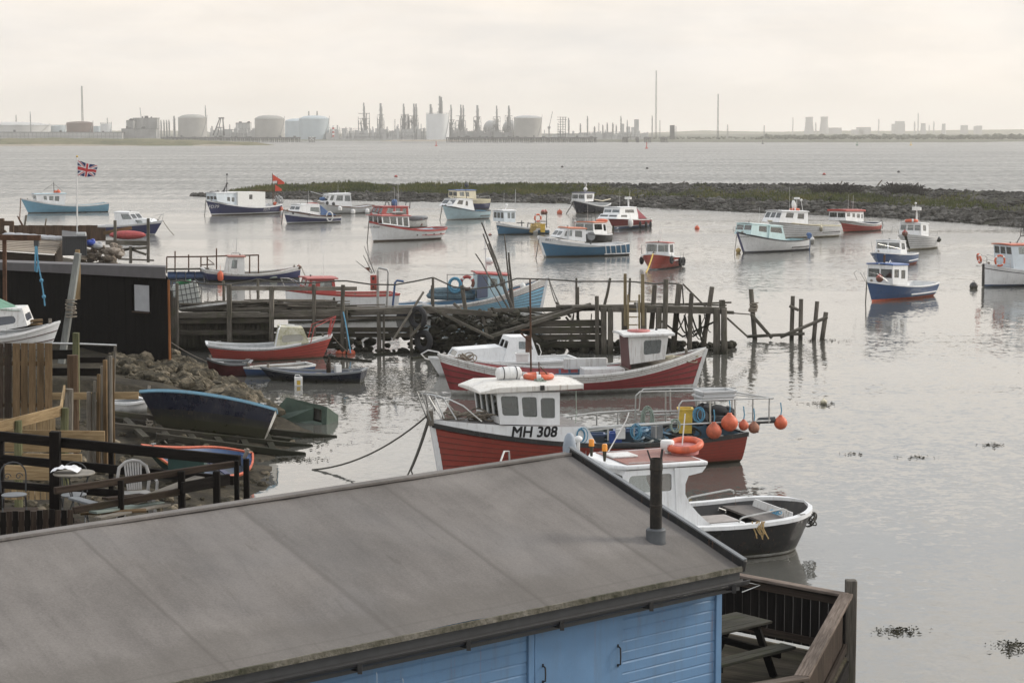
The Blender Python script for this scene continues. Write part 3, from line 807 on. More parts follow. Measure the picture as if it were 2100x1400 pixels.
# far pair: navy with cream bulwark and blue roof
b = Boat('fishing_boat', 'navy boat with cream bulwark and blue wheelhouse roof lying behind the pale blue boat', (929, 431), (1003, 429.5), (923, 405), (1006.5, 409), 3.2,
         [boot(BLACK, .08), (F_, .66, NAVY), (F_, 1, CREAM)], mid=(975, 411), inner=CREAM, gun=CREAM)
b.cabin([(977, 408), (938, 405.5), (937, 391), (975.5, 391)], 2.0, [(943, 952), (955, 962)], (394, 403), 2, mat=CREAM, roof=plain('blue_roof', (.05, .12, .33), .5))
b.mast((957, 388), (957, 371), .05, DGREY, extra=[('ball', .45, .3), ('cross', .3, .4)])
b.rails([[(985, 409, 1.3), (985, 404, 1.3), (1004, 402, 1.2), (1005, 409, 1.2)]], .025)
# pale blue boat
b = Boat('cabin_cruiser', 'pale blue motor boat with white wheelhouse and dark gunwale', (917, 451.5), (1003, 448), (907, 421), (1007, 431.5), 2.9,
         [boot(W, .12), (F_, .93, PALEB), (F_, 1, PALEB)], mid=(972, 433), inner=SKYB, gun=DGREY, fdm=PALEB, deck=SKYB)
b.cabin([(973.5, 432), (927, 423), (937, 409), (969, 410.5)], 2.0, [(937, 951), (954.5, 960)], (411.5, 421), 2, mat=W, roof=W, over=.06)
b.mast((957, 407), (955, 388), .035, DGREY)
b.strake((Z_, .38), .1, DGREY, .02, .3)
fender(b, 923, 418.5, 0.3, .3, .3, WPL, 'white fender on the foredeck of the pale blue motor boat')
mooring(b.w((b.L / 2 + b.rb, 0, b.hb)), gp(902, 452.5), 'rope from the bow of the pale blue motor boat', .05, ROPED, .03)

# navy tug
b = Boat('workboat', 'dark navy workboat with white bulwark rail and high square wheelhouse near the rock bank', (1182, 438.3), (1251, 434.5), (1176, 409), (1253.5, 417), 3.4,
         [boot(BLACK, .12), (F_, .90, DNAVY), (F_, 1, W)], mid=(1222, 421), inner=W, gun=W, tw=.9, kb=.6, pw=3)
b.cabin([(1217, 413), (1200, 414), (1199, 396), (1219, 396)], 1.9, [(1203, 1216)], (399, 408), 2, mat=W, roof=NAVY, over=.15)
b.mast((1200, 393), (1203, 376), .06, WPL, extra=[('ball', .2, .25)])
b.tubes('grab_rail', [[(1219, 409, b.ns), (1235, 412, b.ns), (1252, 408, b.ns)]], .05, CREAM)
mooring(b.w((b.L / 2 + b.rb * .8, 0, b.hb * .9)), gp(1161, 438.5), 'mooring line slanting left from the dark navy workboat', .05, ROPED, .05)

# maroon cruiser
b = Boat('cabin_cruiser', 'maroon cabin cruiser with blue waterline and maroon canvas tent aft', (1259, 472), (1333, 466), (1246.5, 446.5), (1337, 449.5), 2.8,
         [boot(BLUE, .32), (Z_, .40, W), (F_, 1, MAROON)], mid=(1300, 450.5), inner=W, gun=WOLD, fd=.5, fdm=W, tw=.88)
b.cabin([(1309, 450), (1264, 449), (1268, 439), (1306, 439)], 2.1, [(1273, 1287)], (441, 446.5), 2, mat=W, roof=None, name='coachroof')
b.cabin([(1310, 446), (1270, 444), (1272, 427), (1305, 426)], 1.9, [(1282, 1300)], (429, 437), 2, mat=W, roof=W, over=.06)
p = [b.pt(1305, 427, y) for y in (-.8, .8)] + [b.pt(1310, 449, y) for y in (1, -1)] + [b.pt(1327, 448, y) for y in (.8, -.8)]
mb = MB(); mb.add(p, [(0, 1, 4, 5), (1, 2, 4), (0, 5, 3), (3, 2, 4, 5)]); mb.obj('cockpit_canvas', TARPR, b.e, smooth=0)
b.mast((1289, 424), (1288, 407), .09, WPL, extra=[('drum', .9, .45)])
b.mast((1290, 424), (1292, 390), .018, WPL, name='aerial')
fender(b, 1293, 457, b.ns * 1.35, .27, .42, WPL, 'large white fender on the side of the maroon cruiser')
for k, px in enumerate((1313, 1325, 1334)):
    fender(b, px, 461, b.ns * 1.4, .14, .36, RUBBER, ('first', 'second', 'third')[k] + ' black fender aft of the white fender on the maroon cruiser')
mooring(b.w((b.L / 2, 0, b.hb * .9)), gp(1257, 472.5), 'heavy weedy chain at the bow of the maroon cruiser', .10, WEED, .05)

# red-roofed boat behind the white one
b = Boat('fishing_boat', 'white fishing boat with big red framed wheelhouse behind the red trimmed one', (772, 469), (876, 466), (763, 434), (876, 449), 3.1,
         [boot(BROWN, .1), (F_, 1, WOLD)], mid=(830, 451), inner=W, gun=DGREY)
b.cabin([(838, 444), (781, 442), (787, 425), (837, 425)], 2.0, [(792, 808), (811, 822), (825, 834)], (427, 438.5), 3, mat=TRIM, roof=TRIM, over=.12)
b.mast((818, 421), (816, 378), .03, LGREY); b.mast((815, 421), (814, 396), .03, LGREY, yl=.4, name='aerial')
b.tubes('roof_gear', [[(790, 421), (791, 415), (797, 415), (798, 421)], [(803, 421), (804, 414)], [(832, 421), (833, 414), (841, 414), (840, 428)]], .05, DGREY)
mb = MB(); mb.ball((0, 0, .2), .45, 0, 10, (.8, .8, 1)); o = thing(mb, 'outboard_motor', TARPB, 'blue covered bundle on the roof of the red framed wheelhouse', 'bundle'); o.location = b.w(b.pt(809, 421, 0))
mb = MB(); mb.ring((0, 0, .1), (0, 0, 1), .6, .2, 20, 8, sq=.7, m=0); mb.box((0, 0, 0), 1.2, .8, .1); o = thing(mb, 'inflatable_dinghy', GREY, 'grey inflatable tender on the aft deck of the red framed boat', 'dinghy'); o.location = b.w(b.pt(857, 449, 0)); o.scale = (1.5, 1.0, 1.1)
mb = MB(); mb.lathe((0, 0, 0), [(.001, -.3), (.13, -.3), (.13, .25), (.05, .34), (.05, .4), (.001, .4)], 12); o = thing(mb, 'fire_extinguisher', SCAR, 'red extinguisher standing on the aft deck of the red framed boat', 'extinguisher'); o.location = b.w(b.pt(864, 457, b.ns * 1.1))

# Scarlet
b = Boat('fishing_boat', 'white fishing boat with red gunwale and script name, four dark scuppers aft', (765.7, 496), (901.5, 489), (756.5, 454), (913.5, 465.5), 3.0,
         [boot(BROWN, .15), (F_, .95, W), (F_, 1, TRIM)], mid=(850, 470.5), tr=False, tw=.82, inner=PALEB, gun=TRIM, deck=DECKB)
b.cabin([(840, 466), (785, 459.5), (783, 443.5), (838.5, 443.5)], 2.0, [(786, 799), (801, 813), (816, 825), (827.5, 837)], (445, 461), 3, mat=W, roof=TRIM, over=.2)
b.strake((F_, .50), .06, TRIM, .03, .42, out=.03); b.strake((S_, .07), .1, TRIM)
b.letters('Scarlet Rose', 767, 469.5, 5.0, INK, .35)
mb = MB()
for k, px in enumerate((855.5, 872, 889, 904)):
    p = b.pt(px, 482 - k * 1.1, b.ns * 1.2); p.y = b.ns * (b.yat(p.x, p.z) + .01); mb.cyl(p - Vector((0, .02, 0)), p + Vector((0, .03, 0)), .07, .07, 8)
mb.obj('scupper', BLACK, b.e)
mb = MB(); mb.ball((0, 0, 0), .25, 0, 10, (2.6, 1, .7)); o = thing(mb, 'canvas_bundle', WOLD, 'pale rolled bundle on the red wheelhouse roof of the white boat', 'canvas'); o.location = b.w(b.pt(816, 437, b.ns * .4))
mooring(b.w((b.L / 2 + b.rb, 0, b.hb)), gp(753, 498), 'rope hanging down from the white bow with the script name', .045, ROPED, .03)

# slate blue potting boat
b = Boat('potting_boat', 'slate blue potting boat with yellow crates hung over the side', (1021.7, 482), (1125, 479), (1017, 456.5), (1126.5, 470.5), 3.0,
         [boot(BLACK, .08), (F_, .74, TEAL), (F_, .80, BLACK), (F_, 1, W)], mid=(1072, 466), inner=W, gun=W, deck=DECKB, fd=.62, fdm=W)
b.cabin([(1057, 456), (1034, 455), (1033, 433.5), (1057.5, 433)], 1.8, [(1041, 1046.5), (1048.5, 1056)], (436, 448), 3, mat=PALEW, roof=W)
b.letters('BH 160', 1025, 472, 4.2, WINK)
b.tubes('stern_gallows', [[(1098, 467, .9), (1098, 440, .9), (1121, 440, .9), (1121, 467, .9)], [(1098, 467, -.9), (1098, 440, -.9), (1121, 440, -.9), (1121, 467, -.9)], [(1098, 440, -.9), (1098, 440, .9)], [(1121, 440, -.9), (1121, 440, .9)], [(1098, 454, .9), (1121, 454, .9)]], .045, DGREY)
b.tubes('pot_hauler', [[(1060, 457, .9), (1075, 457, .9)], [(1070, 466, .9), (1070, 452, .9)], [(1082, 467, .8), (1083, 456, .8)], [(1083, 458, .8), (1120, 460, .8)]], .05, DGREY)
b.mast((1036, 431), (1039, 421), .05, WPL, extra=[('ball', .9, .16)])
def hung(b, px, py, yl, mat, label, sx=.42, sy=.34, sz=.6, rz=0.0, ry=0.0, name='plastic_crate', cat='crate', group=None):
    e = empty(name, b.w(b.pt(px, py, yl)), label, cat, group); mb = MB()
    t = .03
    mb.box((0, 0, -sz / 2), sx * .86, sy * .86, t); 
    for a, c, u, v in ((sx / 2, 0, 0, 1), (-sx / 2, 0, 0, 1), (0, sy / 2, 1, 0), (0, -sy / 2, 1, 0)):
        mb.quad((a * .88 - u * sx * .44, c * .88 - v * sy * .44, -sz / 2), (a * .88 + u * sx * .44, c * .88 + v * sy * .44, -sz / 2), (a + u * sx / 2, c + v * sy / 2, sz / 2), (a - u * sx / 2, c - v * sy / 2, sz / 2))
    mb.obj('tub', mat, e, smooth=0); m2 = MB()
    for a, c, q, w in ((-sx / 2, -sy / 2, sx / 2, -sy / 2), (sx / 2, -sy / 2, sx / 2, sy / 2), (sx / 2, sy / 2, -sx / 2, sy / 2), (-sx / 2, sy / 2, -sx / 2, -sy / 2)):
        m2.bar((a, c, sz / 2), (q, w, sz / 2), .06, .05)
    m2.obj('rim', mat, e); e.rotation_euler = (ry, ry * .4, rz); return e
CRG = 'crates hung over the side of the slate blue boat'
hung(b, 1093, 469, b.ns * 1.55, YDULL, 'tilted ochre crate on the side of the slate blue boat', sz=.75, sx=.6, ry=.45, rz=.3, group=CRG)
hung(b, 1102, 463, b.ns * 1.3, YDULL, 'ochre crate highest on the rail of the slate blue boat', sz=.5, sx=.6, ry=-.2, group=CRG)
hung(b, 1113, 468, b.ns * 1.5, YEL, 'bright yellow crate upright over the slate blue side', sz=.8, sx=.5, group=CRG)
hung(b, 1098, 477, b.ns * 1.6, WOLD, 'pale crate lowest at the water beside the slate blue boat', sz=.6, sx=.5, group=CRG)
lifebuoy(b.w(b.pt(1103, 447, b.ns * .95)), b.M.to_3x3() @ Vector((.2, 1, 0)), .33, .085, 'orange lifebuoy on the stern gallows of the potting boat')
topball(b, 1113.5, 435.5, .23, SCAR, 'left red float on top of the potting boat gallows', .3); topball(b, 1118.5, 435.5, .23, SCAR, 'right red float on top of the potting boat gallows', -.3)

# black-hulled boat behind BETTY
b = Boat('fishing_boat', 'black hulled boat with white and orange wheelhouse behind the long blue one', (1200, 499.5), (1254, 494.5), (1196, 478), (1256, 480), 2.6,
         [boot(BLACK, .1), (F_, .92, BLACK), (F_, 1, W)], inner=W, gun=W, tw=.9)
b.cabin([(1245.5, 480), (1218, 480.5), (1217, 457), (1242, 457)], 1.9, [(1219, 1235), (1238, 1243)], (459, 472.5), 2, mat=W, roof=paint('orange_roof', (.56, .17, .08), .5), over=.15)
mb = MB(); mb.ball((0, 0, 0), .3, 0, 10, (2.0, 1.3, .6)); o = thing(mb, 'canvas_bundle', ORANGE, 'orange bundle on the roof of the black hulled boat', 'canvas'); o.location = b.w(b.pt(1234, 452.5, 0))
b.mast((1222, 454), (1220, 436), .035, DGREY); b.mast((1213, 454), (1213, 438), .02, DGREY, name='aerial')
# BETTY-H
b = Boat('fishing_boat', 'long slate blue fishing boat named BETTY-H with white framed quarter', (1118.3, 527.5), (1291, 523), (1103.3, 484), (1291, 499.5), 2.9,
         [boot(BLACK, .10), (F_, .70, TEAL), (F_, 1, TEAL)], mid=(1228, 503.5), tr=True, tw=.72, inner=W, gun=W, fd=.60, fdm=DGREY, stemw=W, transom=TEAL)
mb = MB()                                           # white fore strake, deepest at the bow
for sg in (1, -1):
    vs = []
    for i in range(25):
        t = .32 + .68 * i / 24; top = b.sheer(t) - .01; h = .05 + .40 * (t - .32) / .68 if t < .7 else .05 + .40 * .56 + .2 * (t - .7) / .3
        for z in (top - h, top - h / 2, top):
            x, y = b.hull(t, z); vs.append((x, sg * (y + .012), z))
    mb.add(vs, [f for i in range(24) for j in range(2) for f in [(3 * i + j, 3 * i + j + 1, 3 * i + j + 4, 3 * i + j + 3)]])
mb.obj('white_fore_strake', W, b.e)
b.cabin([(1202, 496), (1166, 491.5), (1167, 469), (1201, 470)], 1.8, [(1166.5, 1174), (1179, 1194)], (473, 486), 2, mat=W, roof=paint('orange_roof', (.56, .17, .08)), over=.1)
b.cabin([(1168, 492), (1147, 487), (1157, 471), (1168, 470)], 1.5, [(1157, 1164)], (474, 484), 2, mat=W, roof=None, name='coachroof')
b.letters('BETTY-H', 1131.5, 495, 4.6, INK, wf=1.1)
b.strake((Z_, .17), .09, W, .0, .34, out=.04)
for t in (.05, .12, .19, .26, .32):
    a = b.hull(t, .2); c = b.hull(t + .012, b.sheer(t) - .02)
    for sg in (1, -1): mb = MB(); mb.bar((a[0], sg * (a[1] + .015), .2), (c[0], sg * (c[1] + .015), b.sheer(t) - .02), .07, .10, up=(0, 1, 0)); mb.obj('quarter_rib', W, b.e)
b.tubes('net_hauler', [[(1211, 505, .8), (1212, 478, .8)], [(1208, 480, .9), (1219, 482, .9)]], .07, DGREY)
mb = MB(); mb.lathe((0, -.1, 0), [(.001, 0), (.34, 0), (.2, .1), (.34, .2), (.001, .2)], 16, 0, (0, 1, 0)); o = mb.obj('hauler_wheel', GREY, b.e); o.location = b.pt(1212, 484, b.ns * .85)
b.mast((1179, 466), (1179, 440), .05, LGREY, extra=[('ball', .4, .12), ('cross', .75, .25)])
mooring(b.w((b.L / 2 + b.rb * .85, 0, b.hb * .9)), gp(1099, 530), 'rope hanging from the bow of the long slate blue boat', .035, ROPED, .02)

# small red boat, bow on
b = Boat('fishing_boat', 'small bright red boat seen bow on with black tyre fenders', (1336, 554), (1399, 545), (1339, 521), (1397, 526), 2.5,
         [boot(BLUE, .09), (F_, .97, RED), (F_, 1, RED)], inner=W, gun=W, tw=.92, kb=.55, pw=3.2)
b.cabin([(1383, 524), (1371.5, 522.5), (1371.5, 499), (1382, 498.5)], 1.75, [(1373.5, 1381)], (501, 518), 2, wt=1.7, mat=W, roof=SCAR, over=.08, rth=.04)
b.letters('Crystal Bright', 1341, 529, 5.5, WINK, .2, wf=.7)
b.mast((1354, 493), (1354, 468), .02, WPL, extra=[('cross', .6, .18)]); b.strake((Z_, .35), .06, W, 0, .3); b.strake((Z_, .62), .06, W, .2, .55)
b.rails([[(1345, 521, .3), (1343, 503, .35), (1362, 503, .85), (1364, 521, .9)]], .02)
def tyre(b, px, py, yl, R, label, axis=None, group='tyre fenders', r=.1):
    mb = MB(); mb.ring((0, 0, 0), axis or b.M.to_3x3() @ Vector((0, 1, 0)), R, r, 24, 8); mb.cyl((0, 0, R), (0, 0, R + .45), .012, .012, 4)
    o = thing(mb, 'tyre_fender', RUBBER, label, 'tyre', group); o.location = b.w(b.pt(px, py, yl)); return o
tyre(b, 1377.5, 533, b.ns * 1.35, .2, 'black tyre amidships on the small red boat'); tyre(b, 1396, 537, b.ns * 1.3, .24, 'black tyre below the stern corner of the small red boat'); tyre(b, 1401.5, 536, b.ns * 1.05, .24, 'black tyre furthest aft on the small red boat')
tyre(b, 1316, 533, -b.ns * 1.35, .24, 'black tyre on the shaded side of the small red boat')
mooring(b.w((b.L / 2 + b.rb, 0, b.hb)), gp(1325, 559), 'yellow rope dropping from the small red bow', .05, YEL, .1)

# white clinker
b = Boat('fishing_boat', 'white clinker boat with white wheelhouse and oval radar dome behind the aqua one', (1592, 490.5), (1722, 485), (1574, 452), (1725, 462.5), 3.2,
         [boot(CREAM, .18), (F_, .93, W), (F_, 1, CREAM)], mid=(1671, 462), inner=W, gun=CREAM, lap=.03, rows=6)
b.cabin([(1657, 460), (1597, 456), (1605, 434), (1657, 435)], 2.1, [(1610.5, 1629), (1635, 1650)], (437, 448), 3, mat=W, roof=W, over=.12)
b.mast((1634, 431), (1634, 405), .03, WPL, extra=[('drum', .85, .35)]); b.mast((1646, 431), (1643, 410), .03, WPL, extra=[('ball', .95, .12)], yl=-.6)
b.mast((1619.5, 431), (1619.5, 383), .012, WPL, name='aerial', yl=.7)
mb = MB(); mb.ball((0, 0, 0), .5, 0, 14, (.42, .42, 1)); o = mb.obj('radar_dome', WPL, b.e); o.location = b.pt(1628, 421, 0); o.rotation_euler = (0, .2, 0)
b.strake((Z_, .5), .07, DGREY, .02, .35)
b.rails([[(1670, 461, 1.3), (1671, 456, 1.3), (1712, 457, 1.2), (1714, 461, 1.2)]], .02)
lifebuoy(b.w(b.pt(1629, 430, 0)), (0, .15, 1), .4, .1, 'orange lifebuoy flat on the white clinker wheelhouse roof')
fender(b, 1684, 469, b.ns * 1.6, .14, .3, CREAM, 'cream fender on the white clinker boat side')
# red boat by the rocks
b = Boat('fishing_boat', 'red boat with red roofed white wheelhouse close to the rock bank', (1730, 477), (1806, 471.5), (1722.5, 448), (1808, 456), 2.9,
         [boot(BLACK, .07), (F_, .70, SCAR), (F_, 1, WOLD)], mid=(1779, 459), inner=GREYB, gun=W, tw=.75, lap=.02)
b.cabin([(1771, 455), (1735, 452.5), (1734, 434), (1771, 434)], 1.9, [(1737, 1744), (1748, 1754), (1757, 1764), (1766, 1770)], (437.5, 446), 2, mat=W, roof=SCAR, over=.2, rth=.18)
b.mast((1749, 428), (1750, 401), .03, LGREY, extra=[('cross', .5, .3)]); b.mast((1744, 428), (1744, 402), .025, RUST, yl=.5, name='aerial')
b.tubes('roof_hoop', [[(1766, 430), (1769, 425), (1775, 426), (1775, 434)]], .035, DGREY)
b.tubes('stern_hoop', [[(1803, 456, .8), (1808, 452, .9), (1811, 462, .9), (1809, 469, .9)]], .04, DGREY)

# white clinker facing left, far right
b = Boat('cabin_cruiser', 'white lapstrake cruiser with cream cabin side and radar post, bow toward the blue pair', (1864, 513), (1923, 507.5), (1856, 480.5), (1925.5, 486.5), 2.8,
         [boot(CREAM, .14), (F_, .96, W), (F_, 1, WOLD)], inner=W, gun=WOLD, fd=.5, fdm=W, lap=.03, rows=6, kb=.65, pw=2.6)
b.cabin([(1905, 486), (1889.5, 484.5), (1889, 459), (1904, 460)], 2.0, [(1893, 1900)], (462, 474), 3, mat=W, roof=W, over=.08)
b.mast((1880, 456), (1880, 430), .10, WPL, extra=[('drum', .95, .5)]); b.mast((1878, 430), (1878, 417), .025, WPL, extra=[('cross', .5, .35), ('ball', .95, .1)])
lifebuoy(b.w(b.pt(1869, 453, 0)), (0, .1, 1), .45, .13, 'orange lifebuoy on the roof of the white lapstrake cruiser')
b.rails([[(1858, 481, .3), (1857, 466, .35), (1886, 466, 1.2), (1887, 482, 1.25)]], .02); b.rails([[(1905, 485, 1.3), (1905, 472, 1.3), (1922, 473, 1.2), (1922, 485, 1.2)]], .02)
topball(b, 1925.5, 491.5, .22, DNAVY, 'dark blue float on the stern of the white lapstrake cruiser', b.ns * 1.3)
topball(b, 1855.5, 478.5, .25, SCAR, 'red float at the bow of the white lapstrake cruiser', 0)
mooring(b.w((b.L / 2 + b.rb, 0, b.hb)), b.w((b.L / 2 - .05, 0, .15)), 'dark weedy chain down the white lapstrake bow', .11, WEED, .02)
# aqua cabin
b = Boat('cabin_cruiser', 'white motor boat with pale aqua cabin and navy stem', (1525.7, 519), (1659, 512), (1511.8, 476), (1660, 490), 2.7,
         [boot(NAVY, .12), (F_, .94, W), (F_, 1, DGREY)], mid=(1613, 494.5), inner=AQUA, gun=DGREY, fd=.55, fdm=AQUA, stemw=NAVY, deck=DECKB)
b.cabin([(1612, 494), (1577, 488), (1579, 464), (1605, 465)], 2.0, [(1580, 1603)], (466, 478), 2, mat=AQUA, roof=AQUA, over=.06)
b.cabin([(1580, 489), (1540, 481), (1543, 460), (1580, 462.5)], 1.8, [(1556, 1573.5)], (463, 475), 2, mat=AQUA, roof=AQUA, over=.05, name='fore_cabin')
b.letters('Tom Sanderson', 1534, 488.5, 3.0, INK, .2); b.strake((Z_, .32), .09, DGREY, .02, .34)
b.rails([[(1512, 476, .1), (1513, 465, .12), (1523, 466, .5), (1525, 477, .55)]], .018)
mb = MB(); mb.box((0, 0, .3), .35, .3, .5); mb.box((0, 0, -.5), .12, .18, .8); mb.ball((-.05, 0, .75), .25, 0, 10, (1, .8, .7)); o = thing(mb, 'outboard_motor', TARPB, 'outboard motor with blue cover on the stern of the aqua cabin boat', 'outboard motor', bevel=.03); o.location = b.w(b.pt(1660, 499, b.ns * .3))
fender(b, 1666, 494, b.ns * .9, .18, .35, WOLD, 'grubby white fender beside the blue covered outboard'); 
mooring(b.w((b.L / 2 + b.rb, 0, b.hb)), gp(1506, 521), 'thin rope from the navy stem of the aqua cabin boat', .025, ROPED, .03)
buoy(1514, 518, .22, YDULL, 'ochre pick-up buoy beside the navy stem', sink=.1)

# blue cruiser behind, right
b = Boat('cabin_cruiser', 'blue cruiser with broad white wheelhouse directly behind the blue and white day boat', (1803, 549), (1880, 539), (1797, 518), (1884, 519.5), 2.7,
         [boot(ORDULL, .14), (F_, .97, BLUE), (F_, 1, W)], inner=W, gun=W, fd=.5, fdm=W, kb=.6, pw=2.6)
b.cabin([(1861, 525), (1847, 525), (1846, 495), (1857, 496)], 2.0, [(1849, 1856)], (498, 512), 2, mat=W, roof=W, over=.06)
b.rails([[(1790, 523, -.6), (1787, 496, -.7), (1797, 493, -.6)], [(1800, 517, .2), (1800, 500, .2), (1845, 510, 1.1)]], .018, mirror=False)
b.strake((Z_, .35), .07, W, .03, .45); b.letters('Sandpiper', 1819, 529, 3.2, WINK, .3)
# blue day boat, nearest of the pair
b = Boat('day_boat', 'blue and white day boat with square blue roofed wheelhouse and red bow float', (1788, 618.5), (1915, 606), (1777.5, 578), (1927.5, 580), 2.4,
         [boot(ORDULL, .12), (F_, .97, BLUE), (F_, 1, W)], mid=(1851, 586.5), inner=W, gun=W, tr=True, tw=.78, deck=LGREY, transom=BLUE)
b.cabin([(1861, 585), (1831, 583), (1831, 544.5), (1862, 544)], 1.75, [(1834, 1844), (1848, 1857)], (553, 571), 2, wt=1.7, mat=W, roof=paint('blue_roof_paint', (.06, .13, .34)), over=.08)
b.strake((Z_, .30), .07, W, .02, .52); b.letters('HOPE WREN', 1797, 590, 3.6, WINK, .25)
b.tubes('exhaust_pipe', [[(1813, 543), (1814, 523)]], .07, RUST)
b.tubes('roof_handle', [[(1822, 541, .3), (1826, 534, .3), (1828, 540, .3)], [(1802, 541), (1820, 538)]], .03, WPL)
b.rails([[(1778, 577, .05), (1771, 560, .1), (1775, 556, .3), (1800, 562, .8), (1822, 578, 1.05)]], .014)
topball(b, 1804, 571, .23, SCAR, 'red float lying on the foredeck of the blue day boat', b.ns * .3)
mb = MB(); mb.box((0, 0, 0), .55, .45, .22); mb.box((0, 0, .22), .58, .48, .04); o = thing(mb, 'engine_box', WPL, 'white engine box on the deck of the blue day boat', 'box', bevel=.02); o.location = b.w(Vector((-.3, 0, b.fz(.45, False) + .01)))
mooring(b.w((b.L / 2 + b.rb, 0, b.hb)), gp(1775, 621), 'dark chain hanging from the bow of the blue day boat', .035, ROPED, .04)
# cropped white boat, right edge
b = Boat('fishing_boat', 'white fishing boat cut by the frame edge, lifebuoy on its bow rail', (2016, 588.5), (2192, 584), (2017, 541), (2195, 556), 2.9,
         [boot(BLUE, .16), (F_, .80, W), (F_, .84, DGREY), (F_, 1, W)], mid=(2110, 556), inner=W, gun=W, stemw=BLACK, kb=.6)
b.cabin([(2145, 557), (2080, 556), (2074, 504), (2145, 504)], 2.0, [(2090, 2112), (2118, 2138)], (506, 522), 3, mat=PALEW, roof=paint('orange_red_roof', (.50, .12, .06)), over=.12)
b.rails([[(2023, 541, .4), (2023, 522, .4), (2072, 532, 1.2), (2073, 550, 1.25)], [(2023, 532, .4), (2072, 541, 1.2)]], .018)
lifebuoy(b.w(b.pt(2050.5, 534.5, b.ns * 1.0)), b.M.to_3x3() @ Vector((.15, 1, 0)), .33, .065, 'upright orange lifebuoy on the bow rail of the cropped white boat')
lifebuoy(b.w(b.pt(2008, 530, 0)), (1, .12, .25), .28, .07, 'orange lifebuoy turned edge on at the stem of the cropped white boat')
b.letters('Maria Ray', 2026, 549.5, 3.6, INK, .35)
b.tubes('radar_frame', [[(2084, 500), (2093, 484), (2120, 484), (2124, 500)], [(2093, 484), (2094, 468)], [(2098, 484), (2100, 440)]], .03, DGREY)
buoy(1996.5, 591.5, .27, BLACK, 'dark weedy buoy floating beside the cropped white boat', sink=.25)

# workboat, left, bow right
b = Boat('workboat', 'navy open workboat with white sentry box wheelhouse beside the raft', (614, 572), (428, 577.5), (617.5, 546), (420, 553.5), 2.6,
         [boot(BLACK, .10), (F_, .72, NAVY), (F_, 1, WOLD)], mid=(520, 563), inner=DECKW, gun=WOLD, deck=DECKW, tw=.75, fd=.80, fdm=DECKR, floor=.4)
b.cabin([(464, 561), (502, 562.5), (501, 528), (470, 527.5)], 1.2, [(474, 487)], (533, 551), 1, wt=1.05, mat=WOLD, roof=DECKR, over=.1)
b.mast((484, 521), (486, 487), .022, LGREY); b.tubes('roof_hoop', [[(474, 524), (475, 519), (491, 519), (492, 524)]], .03, LGREY)
fender(b, 452, 566, b.ns * 1.3, .2, .34, ORANGE, 'orange fender near the stern of the navy workboat')
mb = MB()
for k in range(9): mb.ring((rnd(-.9, .9), rnd(-.3, .3), rnd(.05, .3)), (rnd(-.3, .3), rnd(-.3, .3), 1), rnd(.25, .5), .05, 14, 5)
o = thing(mb, 'net_bundle', ROPEG, 'heap of green net in the navy workboat', 'net'); o.location = b.w((.6, 0, b.fz(.6, False)))
topball(b, 613, 548, .16, DECKR, 'rusty float lashed at the stem of the navy workboat', 0)
mooring(b.w((b.L / 2 + b.rb, 0, b.hb)), gp(636, 582), 'rope from the bow of the navy workboat to the water', .03, ROPE, .1)
# ------------------------------------------------------------------ boats behind and before the pier
NEARG = 'boats lying at the old timber pier'
b = Boat('cabin_cruiser', 'white LADY EMMA with red cabin moored behind the pier', (591, 661), (812, 655), (584.3, 593), (820, 603.5), 2.4,
         [boot(BLACK, .08), (F_, .95, W), (F_, 1, TRIM)], mid=(715, 606), inner=DECKR, gun=TRIM, group=NEARG, fd=.55, fdm=DECKR)
b.cabin([(690, 604.5), (630, 600), (636, 573), (686, 573)], 1.6, [(639, 649), (656, 681)], (577, 590), 2, mat=TRIM, roof=paint('faded_red_roof', (.42, .12, .11), .6), over=.18)
b.letters('LADY EMMA', 591, 600.5, 5.2, INK, slope=None, wf=.95)
b.rails([[(586, 592, .05), (577, 570, .1), (600, 572, .35), (632, 590, .8)]], .013)
b = Boat('open_boat', 'small blue open boat with white fore cover beyond the pier deck', (727, 655), (872, 652), (717, 606), (874, 622), 2.0,
         [boot(BLACK, .08), (F_, .7, DNAVY), (F_, 1, SKYB)], mid=(800, 626), inner=TEAL, gun=W, group=NEARG, fd=.72, fdm=W, floor=.35)
# blue trawler
b = Boat('trawler', 'blue and white trawler with coiled hose and tall poles, moored behind the pier', (1107, 648), (868, 652), (1122, 568), (862, 624), 3.0,
         [boot(W, .35), (F_, .78, SKYB), (F_, .80, TRIM), (F_, 1, WOLD)], mid=(985, 619), inner=TEAL, gun=WOLD, deck=DECKB, group=NEARG, fd=.72, fdm=DECKR, lap=.03, seam=.012, rows=6, tr=False, tw=.8, stemw=W, fdd=.12)
b.cabin([(982, 614), (1042, 606), (1040, 566), (980, 562)], 1.7, [(1006, 1020), (1025, 1036)], (571, 588), 2, mat=PALEB, roof=TRIM, over=.12)
mb = MB(); P0, P1 = b.pt(978, 612, b.ns * .86), b.pt(1000, 609, b.ns * .86); P2, P3 = b.pt(1000, 566, b.ns * .86), b.pt(979, 563, b.ns * .86)
mb.slab([P0, P1, P2, P3], (0, b.ns * .03, 0)); mb.obj('door', GREYB, b.e)
b.mast((997, 560), (994, 453), .05, WPL, extra=[('cross', .46, .22), ('cross', .47, .18)])
mb = MB(); mb.ball((0, 0, 0), .25, 0, 14, (1, 1, .8)); mb.cyl((0, 0, -.25), (0, 0, -.18), .2, .2); o = mb.obj('radar_dome', WPL, b.e); o.location = b.pt(1004, 535, 0)
b.letters('SH41', 1052, 618, 6.0, WINK, wf=.9, slope=.16)
b.tubes('aft_frame', [[(918, 616, .8), (917, 563, .8), (975, 563, .8), (976, 606, .8)], [(918, 616, -.8), (917, 563, -.8), (975, 563, -.8)], [(917, 563, .8), (917, 563, -.8)]], .022, DGREY)
mb = MB()
